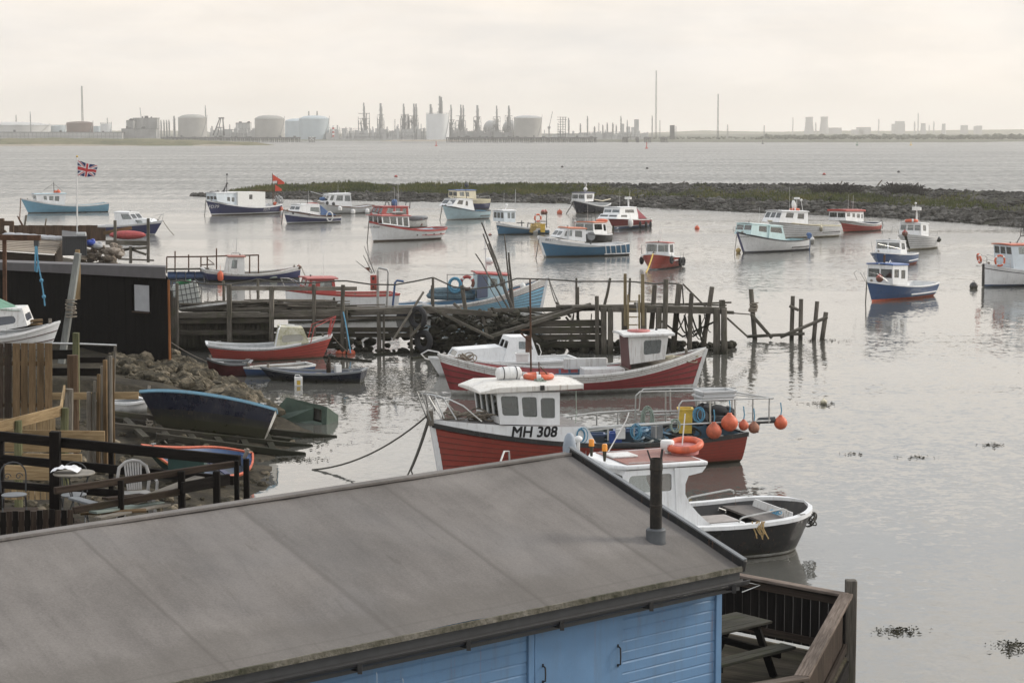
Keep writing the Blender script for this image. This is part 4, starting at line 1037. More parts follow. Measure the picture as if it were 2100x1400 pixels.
for k in range(9): mb.ring((0, rnd(-.09, .09), rnd(-.04, .04)), (rnd(-.08, .08), 1, rnd(-.08, .08)), .36 - .015 * k, .035, 26, 6, sq=1.15)
o = thing(mb, 'hose_coil', ROPEB, 'big coil of light blue hose hung on the trawler frame', 'hose'); o.location = b.w(b.pt(933, 584, b.ns * .9))
lifebuoy(b.w(b.pt(958, 580, b.ns * .7)), b.M.to_3x3() @ Vector((.3, 1, 0)), .33, .09, 'worn red lifebuoy beside the blue hose coil', (TRIM, WPL))
mb = MB(); mb.ring((0, 0, .15), (0, 0, 1), .5, .18, 20, 8); mb.ring((0, 0, .35), (0, 0, 1), .45, .16, 20, 8); o = thing(mb, 'net_bundle', plain('slate_net', (.09, .14, .17), .9, var=.5, sc=20), 'dark slate net heap under the blue hose coil', 'net'); o.location = b.w(b.pt(925, 612, 0)); o.scale = (2.0, 1.2, 1.1)
mb = MB(); mb.box((0, 0, 0), .9, .7, .5); mb.box((0, 0, .5), .96, .76, .05); o = thing(mb, 'fish_box', TEAL, 'slate blue fish box on the trawler aft deck', 'box', bevel=.02); o.location = b.w(b.pt(957, 614, 0))
topball(b, 1072, 586, .16, WPL, 'pale float on the red foredeck of the trawler', b.ns * .6)
def spar(p, q, r, mat, label, name='wooden_pole', cat='pole', group='long poles propped against the trawler', r1=None):
    mb = MB(); p = Vector(p); q = Vector(q); n = 6; d = (q - p); s = d.cross(ZUP).normalized() if abs(d.normalized().z) < .99 else Vector((1, 0, 0))
    pts = [d * (i / n) + s * rnd(-.012, .012) * d.length ** .5 for i in range(n + 1)]
    mb.tube(pts, r, 7, r1=r * .6 if r1 is None else r1); o = thing(mb, name, mat, label, cat, group); o.location = p; return o
PL = wood('grey_pole', (.055, .05, .045), (.16, .145, .125))
for (x0, y0, x1, y1, r, lab) in [(1064, 667, 989, 457, .06, 'longest pole of the propped bundle, its tip highest beside the white mast'), (1061, 666, 991, 480, .055, 'pole with rusty tip just left of the longest one'), (1053, 650, 976, 521, .05, 'shorter pole leaning out furthest left by the trawler'),
                               (1060, 684, 990, 565, .03, 'thin pale pole crossing low in front of the trawler'), (1057, 660, 1002, 500, .045, 'pole right of the white mast with a thin straight tip')]:
    spar(at(x0, y0, 93.5), at(x1, y1, 97), r, PL, lab)
for (x0, y0, x1, y1, r, lab) in [(1049, 640, 1034.5, 480, .05, 'tall reddish pole right of the propped bundle'), (1053, 640, 1043, 518, .075, 'thick upright pole beside the tall reddish one')]:
    spar(at(x0, y0, 99), at(x1, y1, 99), r, PL, lab)

# red clinker cuddy boat
b = Boat('cuddy_boat', 'red clinker boat with mossy cream cuddy and red bow rail beside the pier', (662, 734), (441, 741), (682, 686.5), (424, 708), 2.1,
         [(F_, .06, BROWN), (F_, .86, SCAR), (F_, 1, W)], mid=(550, 715), inner=LGREY, gun=W, deck=LGREY, group=NEARG, lap=.028, seam=.010, rows=5, transom=MAROON, fd=.78, fdm=CREAM, tw=.72, floor=.3)
MOSSC = tri('mossy_cream', [(.34, (.20, .20, .10)), (.46, (.46, .44, .32)), (.62, (.62, .60, .52))], 1.6, .7, .15, .01)
b.cabin([(566, 713), (634, 703), (622, 673), (573, 670)], 1.45, [(577, 620)], (686, 701), 0, wt=1.15, mat=MOSSC, roof=None, ch=.12, open_back=True, name='cuddy', glass_m=plain('fogged_pane', (.33, .32, .28), .4, var=.15))
mb = MB()
for sg in (1, -1): mb.tube([b.pt(564, 712, sg * .73), b.pt(571, 676, sg * .66), b.pt(575, 669.5, sg * .5), b.pt(575, 668, 0)], .035, 8)
mb.obj('cuddy_arch', W, b.e)
b.tubes('grab_rail', [[(574, 669, .35), (575, 665, .35), (603, 666, .35), (605, 670, .35)], [(585, 672, -.35), (587, 668, -.35), (612, 669, -.35), (614, 673, -.35)]], .02, W)
b.rails([[(637, 703, .75), (645, 671, .72), (689, 649, .12), (677, 688, .18)], [(674, 690, .25), (681, 655, .22)]], .022, TRIM)
# tenders
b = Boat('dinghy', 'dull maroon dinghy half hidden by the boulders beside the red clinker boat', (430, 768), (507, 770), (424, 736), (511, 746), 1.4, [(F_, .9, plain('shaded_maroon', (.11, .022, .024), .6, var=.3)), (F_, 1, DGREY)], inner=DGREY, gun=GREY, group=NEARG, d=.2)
b = Boat('dinghy', 'mid blue dinghy lying behind the long navy skiff', (506, 772), (643, 765), (499, 754), (647, 749), 1.3, [(F_, .9, BLUE), (F_, 1, WOLD)], inner=GREY, gun=WOLD, group=NEARG, d=.2, floor=.2)
mb = MB(); mb.bar(b.pt(520, 752, .1), b.pt(640, 748, -.1), .16, .04); o = thing(mb, 'plank', PIERL, 'pale plank laid along the mid blue dinghy', 'plank', M=None); o.matrix_world = b.M
b = Boat('skiff', 'long navy flat skiff with grey inside floating before the pier', (556, 779), (738, 785), (533.5, 753.5), (741, 762), 1.35, [(F_, .93, DNAVY), (F_, 1, GREY)], mid=(640, 768), inner=GREYB, gun=GREY, deck=GREY, group=NEARG, d=.2, floor=.3, fd=.93, tw=.8)
mb = MB(); mb.bar((b.pt(0 or 655, 764, -.5).x, -.55, b.hm * .8), (b.pt(655, 764, -.5).x, .55, b.hm * .8), .22, .03); mb.obj('thwart', PIERL, b.e)
mb = MB(); mb.box((0, 0, 0), .16, .3, .42); mb.cyl((0, 0, .42), (.02, 0, .62), .05, .05); mb.bar((0, 0, .2), (.0, 0, -.3), .08, .12); o = thing(mb, 'outboard_post', MIDW, 'short brown post standing in the navy skiff', 'post', bevel=.01); o.location = b.w(b.pt(674, 764, 0))
def jerry(p, mat, label, s=1.0, rz=0.0, name='jerrycan', cat='jerrycan', group=None, extra=None):
    e = empty(name, p, label, cat, group); e.rotation_euler = (0, 0, rz); mb = MB()
    mb.box((0, 0, 0), .32 * s, .22 * s, .36 * s); mb.box((.1 * s, 0, .36 * s), .1 * s, .2 * s, .03 * s); mb.obj('can', mat, e, bevel=.03 * s)
    m2 = MB(); m2.tube([(-.14 * s, 0, .36 * s), (-.12 * s, 0, .44 * s), (.05 * s, 0, .44 * s), (.08 * s, 0, .37 * s)], .02 * s, 6); m2.obj('handle', mat, e)
    m3 = MB(); m3.cyl((.12 * s, 0, .38 * s), (.12 * s, 0, .44 * s), .035 * s, .035 * s, 10); m3.obj('cap', extra or DGREY, e); return e
jerry(b.w(b.pt(693, 763, 0)), WPL, 'white jerrycan lying inside the navy skiff', .8, .6)
p = gp(612, 790); e = jerry(p - ZUP * .03, WPL, 'white jerrycan with yellow label floating beside the navy skiff', 1.0, 0.1)
mb = MB(); mb.quad((-.06, -.114, .06), (.08, -.114, .06), (.08, -.114, .24), (-.06, -.114, .24)); mb.obj('paper_label', YEL, e, smooth=0)

# white cabin cruiser behind the maroon boat
b = Boat('cabin_cruiser', 'white fibreglass cabin cruiser tucked behind the maroon double ender', (902, 771), (1185, 765), (878, 733), (1188, 738), 2.1,
         [boot(W, .1), (F_, 1, W)], mid=(1050, 744), inner=W, gun=W, fd=.4, fdm=W, group=NEARG)
b.cabin([(1058, 748), (930, 742), (941, 718), (1030, 711)], 1.5, [], None, 1, wt=1.2, mat=W, roof=None, name='coachroof', camb=.1)
b.cabin([(1110, 748), (1032, 744), (1046, 691), (1090, 690.5)], 1.7, [(1064, 1090)], (700, 716), 2, wt=1.15, mat=W, roof=None, name='wheelhouse')
b.tubes('pulpit', [[(905, 735, .4), (900, 722, .5), (878, 718, .35), (864, 726, 0), (872, 735, -.2), (905, 744, -.5)]], .03, WPL)
b.tubes('grab_rail', [[(1100, 704, b.ns * .7), (1105, 707, b.ns * .75), (1110, 722, b.ns * .8), (1108, 728, b.ns * .85)]], .02, STEEL)
# maroon double ender
b = Boat('double_ender', 'maroon and white clinker double ender with rusty white wheelhouse forward', (1422, 797), (926, 809), (1448, 714), (899, 728), 2.9,
         [boot(WOLD, .20), (S_, .27, MAROON), (F_, 1, WOLD)], mid=(1150, 772), tr=False, tw=.55, tm=.5, round_st=.34, inner=MAROON, gun=WOLD, deck=DECKB, group=NEARG, lap=.03, seam=.011, rows=4, fd=.70, fdm=DECKW, floor=.45, stemw=WOLD, pw=2.4)
b.cabin([(1292, 747), (1364, 736), (1371, 688), (1288, 691)], 1.45, [(1320, 1357)], (697, 727), 1, wt=1.5, mat=WOLD, roof=WOLD, over=.22, ch=.08, rth=.09, open_back=True)
mb = MB(); X0 = b.pt(1292, 747, b.ns * .72).x; zb = b.pt(1292, 747, b.ns * .72).z; zt = b.pt(1288, 691, b.ns * .74).z
mb.bar((X0 + .03, 0, zb - .3), (X0 - .05, 0, zt - .05), 1.38, .05, up=(1, 0, 0)); mb.obj('door', plain('dark_maroon', (.085, .022, .022), .6, var=.3), b.e)
o = lifebuoy(b.w(b.pt(1310, 680, -.1)), (0, .05, 1), .36, .09, 'faded pink lifebuoy on the maroon boat wheelhouse roof', (plain('faded_pink', (.48, .18, .17), .7, var=.3), plain('faded_pink', (.48, .18, .17))))
mb = MB()                                            # white engine casing and side benches amidships
mb.box(b.pt(1235, 772, 0), 1.6, .9, .35); mb.box(b.pt(1200, 756, -b.ns * .9), 1.7, .18, .42)
mb.obj('engine_casing', WOLD, b.e, bevel=.02)
mb = MB()
for k in range(7):
    x = b.pt(1160 + 20 * k, 770, 0).x
    mb.bar((x, -b.ns * 1.02, .28), (x, -b.ns * 1.1, .75), .08, .06)
mb.bar((b.pt(1150, 770, 0).x, -b.ns * 1.0, .55), (b.pt(1290, 770, 0).x, -b.ns * 1.0, .6), .05, .09); mb.bar((b.pt(1060, 770, 0).x, b.ns * .6, .35), (b.pt(1290, 770, 0).x, b.ns * .6, .38), .16, .07)
mb.obj('side_frames', DECKB, b.e)
b.tubes('mast', [[(1089, 762), (1087, 572)], [(1086, 700), (1068, 683)], [(1088, 676), (1068, 677)]], .035, RUST)
mb = MB(); mb.bar(b.pt(1082, 725, .2), b.pt(1082, 688, .2), .16, .06); mb.obj('hatch_board', BROWN, b.e)
hung(b, 1071, 733, 0, WPL, 'white fish box on the aft thwart of the maroon double ender', sx=.5, sy=.4, sz=.3)
mb = MB()
for k in range(12): mb.ring((rnd(-.3, .3), rnd(-.2, .2), rnd(0, .25)), (rnd(-1, 1), rnd(-1, 1), 1), rnd(.12, .26), .022, 14, 5)
o = thing(mb, 'rope_heap', ROPE, 'tangled rope heap at the stern of the maroon double ender', 'rope'); o.location = b.w((-b.L / 2 + .5, 0, b.hs * .80))
mb = MB()
for k in range(8): mb.ring((rnd(-.5, .5), rnd(-.2, .2), rnd(0, .1)), (rnd(-.3, .3), rnd(-.3, .3), 1), rnd(.15, .32), .025, 14, 5)
mb.bar((-.6, .1, .12), (.7, -.1, .16), .1, .07)
o = thing(mb, 'rope_heap', CREAM, 'pale rope and timber heap on the foredeck of the maroon double ender', 'rope'); o.location = b.w(Vector((b.pt(1395, 728, 0).x, 0, b.sheer(.86) - .05)))
BM = b
# ------------------------------------------------------------------ MH 308
b = Boat('fishing_boat', 'brick red and white fishing boat lettered MH 308 with orange buoys on its stern', (904, 974), (1516, 946), (887, 872), (1533.5, 890), 3.15,
         [boot(BROWN, .10), (F_, .93, RED), (F_, 1, RED)], mid=(1170, 913), inner=DECKB, gun=BLACK, deck=plain('dark_wet_deck', (.05, .075, .095), .6, var=.5), group=NEARG, lap=.022, seam=.008, rows=7, tw=.86, fd=.985, stemw=W, transom=RED, km=.30, kb=.62, pw=2.5, floor=.62, guns=(.06, .08), d=.4)
t0 = .53
def topz(t): return b.sheer(t) + .16 + .42 * (min(1, max(0, (1 - t) / (1 - t0)))) ** .8
mb = MB()
for sg in (1, -1):
    vs = []; n = 26
    for i in range(n + 1):
        t = t0 + (1 - t0) * i / n; x, y = b.hull(t, b.sheer(t)); z0 = b.sheer(t) + .05; zt = topz(t)
        if i == 0: x2 = x + .30
        else: x2 = max(x, b.hull(t0, b.sheer(t0))[0] + .30) if i < 3 else x
        for k in range(4):
            q = k / 3; vs.append((x * (1 - q) + x2 * q + (.02 * q if i == n else 0), sg * (y - .02 - .05 * q * min(1, y)), z0 + (zt - z0) * q))
    mb.add(vs, [((4 * i + k, 4 * i + k + 1, 4 * i + k + 5, 4 * i + k + 4) if sg < 0 else (4 * i + k + 4, 4 * i + k + 5, 4 * i + k + 1, 4 * i + k)) for i in range(n) for k in range(3)])
mb.obj('bulwark', W, b.e, smooth=30)
mb = MB(); vs = []; n = 26
for i in range(n + 1):
    t = t0 + (1 - t0) * i / n; x, y = b.hull(t, b.sheer(t)); y = max(0, y - .07)
    if i < 3: x = max(x, b.hull(t0, b.sheer(t0))[0] + .30)
    for q in (-1, -.5, 0, .5, 1): vs.append((x, y * q, topz(t) - .01 + .05 * (1 - q * q) * min(1, y)))
mb.add(vs, [(5 * i + j, 5 * i + j + 5, 5 * i + j + 6, 5 * i + j + 1) for i in range(n) for j in range(4)])
x, y = b.hull(t0, b.sheer(t0)); mb.quad((x + .31, -y + .07, .3), (x + .31, y - .07, .3), (x + .31, y - .07, topz(t0) - .01), (x + .31, -y + .07, topz(t0) - .01), 1)
mb.obj('foredeck', [plain('grey_foredeck', (.24, .23, .23), .8, var=.25), W], b.e, smooth=30)
b.strake((S_, -.01), .13, BLACK, 0, 1, out=.045)
MH = b
c = b.cabin([(1148, 872), (1026, 870), (1018, 804), (1148, 804)], 2.05, [(1031, 1062), (1072.6, 1100.6), (1110, 1138)], (813, 855.5), 4, wt=2.05, mat=W, roof=None, ch=.07)
# roof with long aft overhang and a raked visor forward
mb = MB(); zr = b.pt(1080, 803, b.ns * 1.02).z; xa = b.pt(1198, 800, b.ns * 1.1).x; xf = b.pt(1015, 800, b.ns * 1.1).x; yw = 1.16
def roofsec(x, w, z0, z1): return [(x, -w, z0), (x, w, z0), (x, w, z1), (x, w * .5, z1 + .05), (x, 0, z1 + .07), (x, -w * .5, z1 + .05), (x, -w, z1)]
secs = [roofsec(xa, yw * .9, zr + .01, zr + .14), roofsec(xa + .6, yw, zr + .01, zr + .17), roofsec(xf - .12, yw, zr + .01, zr + .18), roofsec(xf + .42, yw * .86, zr - .02, zr + .04)]
vs = [p for s_ in secs for p in s_]
mb.add(vs, [(7 * i + j, 7 * i + (j + 1) % 7, 7 * i + 7 + (j + 1) % 7, 7 * i + 7 + j) for i in range(3) for j in range(7)] + [tuple(range(7)), tuple(range(21, 28))])
mb.obj('cabin_roof', paint('roof_white', (.70, .68, .64), .6, .45, (.25, .2, .13)), c, smooth=30, bevel=.02)
ztop = zr + .22
b.letters('MH 308', 1055.5, 899, 23.5, INK, wf=.84, bold=.075, out=.05)
mb = MB(); mb.bar(b.pt(883, 872, 0), b.pt(881, 841, 0), .16, .2); mb.obj('stem_post', PIERL, b.e, bevel=.02)
bm_ = lambda px, py, yl: b.pt(px, py, yl)
b.rails([[(884, 862, .2), (864, 806, .22), (885, 809, .35), (920, 818, .7), (950, 832, 1.0), (988, 864, 1.3)], [(911, 858, .75), (892, 812, .45)], [(905, 858, .6), (876, 808, .3)], [(936, 860, 1.0), (909, 815, .62)]], .022, STEEL, 'pulpit')
def heap(p, mat, label, n, R, r, spread, M=None, name='rope_heap', cat='rope', group=None, tilt=.4):
    mb = MB()
    for k in range(n): mb.ring((rnd(-spread, spread), rnd(-spread, spread) * .6, rnd(0, R * .5)), (rnd(-tilt, tilt), rnd(-tilt, tilt), 1), rnd(R * .5, R), r, 16, 5)
    o = thing(mb, name, mat, label, cat, group); o.location = p; return o
heap(b.w(b.pt(990, 858, .3)), ROPE, 'loose heap of pale rope on the MH 308 foredeck against the wheelhouse', 14, .30, .022, .3)
heap(b.w(b.pt(940, 855, .1)), ROPE, 'smaller pale rope coil nearer the bow of MH 308', 9, .26, .02, .25)
# liferaft canister
e = empty('liferaft_canister', b.w(Vector((b.pt(1043, 774, 0).x, 0, ztop + .27))), 'white liferaft canister strapped on the MH 308 roof', 'liferaft'); e.rotation_euler = (0, 0, math.atan2(b.M[1][0], b.M[0][0])); e.scale = (.9, .78, .78); e.location.z -= .06
mb = MB(); mb.lathe((0, 0, 0), [(.001, -.42), (.14, -.42), (.23, -.36), (.255, -.25), (.255, -.02), (.27, -.01), (.27, .01), (.255, .02), (.255, .25), (.23, .36), (.14, .42), (.001, .42)], 22, 0, (1, 0, 0)); mb.obj('canister', WPL, e)
mb = MB()
for x in (-.22, .22): mb.ring((x, 0, 0), (1, 0, 0), .262, .016, 22, 5)
mb.obj('strap', DGREY, e); mb = MB(); mb.box((0, 0, -.27), .7, .4, .06); mb.obj('cradle', LGREY, e)
lifebuoy(b.w(Vector((b.pt(1103, 780, 0).x, .05, ztop + .09))), (0, .02, 1), .38, .085, 'orange lifebuoy lying flat on the MH 308 roof')
heap(b.w(Vector((b.pt(1098, 786, 0).x, b.ns * .5, ztop))), ROPEG, 'small pale green rope tangle beside the lifebuoy on the MH 308 roof', 6, .14, .014, .12)
b.tubes('aerial', [[(1107, 790, 0), (1105, 742, 0)], [(1143, 789, .2), (1108, 752, .1)], [(1105, 748, -.3), (1105, 748, .3)]], .018, RUST)
mb = MB(); mb.box(b.pt(1112, 800, b.ns * 1.17), .12, .08, .14); mb.obj('nav_light', BLACK, b.e)
b.tubes('hanging_rope', [[(1181, 800, b.ns * .9), (1182, 845, b.ns * .92), (1180, 868, b.ns * .9)]], .012, ROPEG)
# work rail, uprights and aft hoops
ya = 1.42
b.rails([[(1166, 888, 1.33), (1300, 872, ya), (1390, 866, ya), (1392, 842, ya), (1393, 830, ya), (1399, 822, ya), (1480, 819, ya), (1585, 816, 1.25)],
         [(1392, 870, ya), (1580, 862, 1.25)], [(1508, 866, 1.35), (1507, 819, 1.35)], [(1544, 866, 1.3), (1544, 818, 1.3)], [(1577, 866, 1.25), (1578, 816, 1.25)], [(1457, 874, ya), (1456, 820, ya)],
         [(1200, 906, ya), (1200, 884, ya)], [(1247, 903, ya), (1247, 879, ya)], [(1300, 900, ya), (1300, 872, ya)], [(1345, 899, ya), (1345, 869, ya)]], .026, STEEL, 'deck_rail')
b.tubes('stern_rail', [[(1585, 816, b.ns * 1.25), (1585, 816, 0), b_] for b_ in [(1500, 803, -b.ns * 1.25)]], .026, STEEL)
b.tubes('roller_bar', [[(1162, 880, b.ns * 1.3), (1250, 875, b.ns * 1.38), (1391, 866, b.ns * 1.4)]], .045, LGREY)
BG = 'orange buoys hung along the MH 308 stern rail'
for (px, py, r, yl, m, lab) in [(1496, 867, .255, 1.55, ORANGE, 'largest bright orange buoy on the MH 308 stern rail'), (1464, 884, .235, 1.6, ORDULL, 'dull red buoy hanging furthest forward on the MH 308 stern rail'), (1525, 872, .155, 1.5, ORDULL, 'small red buoy just right of the largest orange one'),
                                (1546, 877, .17, 1.45, plain('brown_buoy', (.30, .13, .08), .7, var=.4), 'brownish weathered buoy right of the small red one'), (1601, 867, .205, 1.1, ORANGE, 'orange buoy hanging clear off the stern corner of MH 308')]:
    c_ = b.w(b.pt(px, py, b.ns * yl)); e = empty('net_buoy', c_, lab, 'buoy', BG)
    mb = MB(); mb.lathe((0, 0, 0), [(.001, -r)] + [(r * math.sin(a), -r * math.cos(a)) for a in [i * math.pi / 9 for i in range(1, 8)]] + [(r * .32, r * 1.02), (r * .26, r * 1.2), (.001, r * 1.22)], 20)
    mb.obj('float', m, e); m2 = MB(); m2.tube([(0, 0, r * 1.15), (.02, 0, r * 1.3 + .12), (-.01, 0, r + .42)], .018, 6); m2.obj('lanyard', ROPEB, e)
# gear aft
def at_deck(px, py, yl, dz=0): return b.w(b.pt(px, py, yl))
hung(b, 1405, 862, b.ns * .9, YEL, 'tall yellow plastic bin on the MH 308 aft deck', sx=.42, sy=.42, sz=.72, name='plastic_bin', cat='bin')
mb = MB()
for i in range(26): mb.rock((rnd(-.65, .65), rnd(-.5, .5), rnd(.05, .42)), rnd(.14, .3))
o = thing(mb, 'net_pile', plain('black_net', (.030, .030, .033), .95, var=.5, sc=25), 'black net pile heaped inside the MH 308 stern rail', 'net'); o.location = at_deck(1458, 868, 0)
for k, (px, py, h, lab) in enumerate([(1466, 806, .17, 'upper clear plastic tub with printed lid on the MH 308 stern'), (1464, 815, .14, 'lower clear plastic tub under the printed one on the MH 308 stern')]):
    CL = plain('cloudy_plastic', (.55, .56, .57), .3, var=.08); e = hung(b, px, py, -b.ns * .55, CL, lab, sx=1.12, sy=.7, sz=h, name='plastic_tub', cat='tub', rz=math.atan2(b.M[1][0], b.M[0][0]), group='plastic tubs stacked on the MH 308 stern')
    if k == 0:
        mb = MB(); mb.quad((-.3, -.356, .05), (.25, -.356, .05), (.25, -.356, .075), (-.3, -.356, .075)); mb.obj('red_print', REDINK, e, smooth=0)
        mb = MB(); mb.ring((-.28, -.357, -.02), (0, 1, 0), .045, .012, 14, 4, a0=.6, a1=5.6); mb.obj('blue_print', TARPB, e, smooth=0)
heap(at_deck(1320, 898, 0), TEAL, 'dark slate net heap in the MH 308 hold', 16, .45, .05, .6, name='net_heap', cat='net')
heap(at_deck(1215, 900, -.2), plain('dark_net', (.05, .07, .07), .9, var=.5), 'dark green net heap behind the MH 308 bulwark', 14, .4, .045, .5, name='net_heap', cat='net')
heap(at_deck(1400, 893, -.2), ROPED, 'coil of dark rope by the yellow bin', 12, .35, .03, .3)
hung(b, 1280, 893, b.ns * .6, BLUE, 'blue fish crate amidships on MH 308', sx=.6, sy=.45, sz=.32)
hung(b, 1222, 900, b.ns * .7, BLUE, 'blue fish crate next to the MH 308 bulwark end', sx=.5, sy=.4, sz=.3)
hung(b, 1262, 897, b.ns * 1.0, plain('royal_blue', (.04, .09, .33), .5), 'royal blue crate between the two blue fish crates', sx=.4, sy=.34, sz=.28)
jerry(at_deck(1347, 897, b.ns * 1.0), GREY, 'grey jerrycan standing on the MH 308 deck', 1.0, .2)
jerry(at_deck(1272, 899, b.ns * 1.2), WPL, 'white jerrycan on the MH 308 deck by the crates', .85, .1)
mb = MB()
for k in range(10):
    pts = [(rnd(-.11, .11), rnd(-.05, .05), .02 * k)]
    mb.ring((rnd(-.05, .05), rnd(-.05, .05), rnd(-.05, .05)), (rnd(-.3, .3), 1, 0), rnd(.13, .2), .018, 18, 5, sq=2.1)
o = thing(mb, 'hanging_coil', ROPEG, 'long pale green rope coil hung on the far MH 308 rail', 'rope'); o.location = at_deck(1328, 858, -b.ns * 1.3)
for k, (px, py, lab) in enumerate([(1192, 892, 'blue rope coil at the forward end of the MH 308 work rail'), (1304, 884, 'blue rope coil amidships on the MH 308 work rail'), (1385, 872, 'green rope coil at the aft hoop of MH 308'), (1434, 850, 'blue rope bundle tied to the MH 308 stern rail')]):
    mb = MB()
    for q in range(6): mb.ring((rnd(-.05, .05), rnd(-.05, .05), 0), (rnd(-.4, .4), 1, 0), rnd(.1, .16), .014, 14, 5, sq=1.5)
    o = thing(mb, 'hanging_coil', ROPEB if k != 2 else ROPEG, lab, 'rope', 'rope coils on MH 308'); o.location = at_deck(px, py, b.ns * 1.46)
mb = MB(); mb.tube([(-.25, 0, -.3), (-.22, 0, -.05), (-.12, 0, .06), (.35, 0, .08)], .10, 12); o = thing(mb, 'rubber_elbow', DGREY, 'dark grey rubber pipe elbow lashed to the MH 308 stern', 'pipe'); o.location = at_deck(1566, 866, b.ns * .9)
mb = MB(); mb.tube([(-.5, 0, 0), (0, -.05, .02), (.45, 0, 0)], .09, 10); o = thing(mb, 'rubber_fender', RUBBER, 'long black rubber fender on the MH 308 rail', 'fender'); o.location = at_deck(1290, 914, b.ns * 1.7)
b.rails([[(1426, 801, -1.4), (1312, 803, -1.4), (1304, 811, -1.4), (1302, 862, -1.4)], [(1365, 866, -1.4), (1365, 803, -1.4)], [(1306, 850, -1.4), (1440, 848, -1.4)], [(1586, 817, -1.25), (1426, 801, -1.4)]], .024, STEEL, 'far_hoop', mirror=False)
tip = b.w(b.pt(881, 848, 0))
mooring(tip, gp(640, 963), 'long mooring rope from the MH 308 stem slanting left to the water', .028, ROPED, .35)
mooring(tip, gp(829, 988), 'steep mooring rope from the MH 308 stem', .026, ROPED, .15); mooring(tip + Vector((.05, 0, 0)), gp(843, 964), 'second steep mooring rope just right of the first at the MH 308 stem', .022, ROPED, .1)

# ------------------------------------------------------------------ black launch in front
b = Boat('launch', 'black launch with white curved cabin and open cockpit beside the felt roof', (1043, 1164), (1622, 1116), (1030, 1020), (1658, 1033), 3.1,
         [boot(BROWN, .02), (Z_, .09, WOLD), (F_, 1, BLACK)], mid=(1505, 1083), tr=False, tw=.92, round_st=.16, tm=.5, inner=BLACK, deck=paint('dark_cockpit_floor', (.06, .055, .05), .7, .5), gun=W, group=NEARG, fd=.42, fdm=W, floor=.55, fdd=.02, guns=(.06, .17), pw=2.6, km=.27, rows=5)
c = b.cabin([(1391, 1085), (1262, 1090), (1282, 966), (1389, 958)], 2.3, [(1287, 1380)], (971, 1012), 2, wt=2.0, mat=W, roof=None, ch=.07, open_back=True)
LA = b
zt = b.pt(1350, 959, b.ns * 1.0).z; xa = b.pt(1449, 953, b.ns * 1.0).x; xf = b.pt(1281, 962, b.ns * 1.0).x
mb = MB(); mb.slab([(xa, -1.08, zt), (xa, 1.08, zt), (xf, 1.05, zt), (xf + .25, .6, zt - .02), (xf + .25, -.6, zt - .02), (xf, -1.05, zt)], (0, 0, .10)); mb.obj('cabin_roof', W, c, bevel=.03)
mb = MB(); mb.slab([(xa + .12, -.92, zt + .10), (xa + .12, .92, zt + .10), (xf - .1, .92, zt + .10), (xf - .1, -.92, zt + .10)], (0, 0, .015)); mb.obj('roof_deck', paint('oxide_roof', (.27, .13, .11), .7, .5, (.35, .30, .26)), c)
for sg in (1, -1):                                   # swept wing of the cabin side down to the gunwale
    mb = MB(); A0 = b.pt(1412, 957, b.ns * 1.0); ref = b.pt(1425, 1082, b.ns * 1.14)
    prof = [(1384, 959.5), (1449, 956), (1440, 968), (1412, 975), (1405, 992), (1404, 1012), (1412, 1030), (1428, 1050), (1446, 1067), (1462, 1078), (1386, 1085)]
    P = []
    for px, py in prof:
        p = b.pt(px, py, b.ns * 1.06); P.append(Vector((p.x, sg * 1.12 - sg * .11 * min(1, max(0, (p.z - ref.z) / (A0.z - ref.z))), p.z)))
    mb.slab(P, (0, sg * .04, 0)); mb.obj('cabin_wing', W, c, smooth=0)
mb = MB(); mb.slab([(xf - .75, -.5, zt + .115), (xf - .75, .1, zt + .115), (xf - .1, .1, zt + .115), (xf - .1, -.5, zt + .115)], (0, 0, .05)); mb.obj('roof_hatch', WOLD, c, bevel=.02)
b.rails([[(1288, 955, .86), (1290, 950, .86), (1440, 943, .86), (1442, 950, .86)]], .016, STEEL, 'roof_rail')
# gunwale rails and stern
b.rails([[(1515, 1071, 1.38), (1519, 1063, 1.38), (1525, 1060, 1.38), (1606, 1043, 1.36), (1613, 1046, 1.36), (1614, 1052, 1.36)]], .022, STEEL, 'cockpit_rail')
b.rails([[(1030, 1018, .1), (1036, 950, .15), (1085, 947, .8), (1108, 952, 1.0), (1120, 1030, 1.1)]], .022, STEEL, 'pulpit')
zc = b.fz(.2, False)
mb = MB(); xh = b.pt(1470, 1050, 0).x; mb.box((xh, 0, zc), 1.0, 1.05, .45); mb.obj('engine_box', W, b.e, bevel=.03)
mb = MB(); mb.slab([(xh - .4, -.42, zc + .455), (xh - .4, .42, zc + .455), (xh + .4, .42, zc + .455), (xh + .4, -.42, zc + .455)], (0, 0, .02)); mb.obj('engine_lid', plain('taupe_lid', (.34, .31, .29), .6), b.e)
b.tubes('lid_handle', [[(1473, 1046, .0), (1474, 1041, 0), (1488, 1046, 0), (1488, 1051, 0)]], .016, STEEL)
mb = MB(); xt = -b.L / 2 + .5; mb.slab([(xt, -1.15, b.hs - .25), (xt, 1.15, b.hs - .25), (xt + .75, 1.25, b.hs - .25), (xt + .75, -1.25, b.hs - .25)], (0, 0, .05)); mb.obj('stern_bench', plain('drab_bench', (.13, .115, .105), .7, var=.3), b.e)
mb = MB(); mb.slab([(xt + .02, -1.0, b.hs - .22), (xt + .02, 1.0, b.hs - .22), (xt - .02, .95, b.hs - .02), (xt - .02, -.95, b.hs - .02)], (.03, 0, 0)); mb.obj('stern_panel', WOLD, b.e)
lifebuoy(b.w(Vector((b.pt(1404, 925, 0).x, 0, zt + .32))), (-.1, -.18, 1), .37, .085, 'orange lifebuoy propped on the black launch roof', (ORANGE, ORDULL))
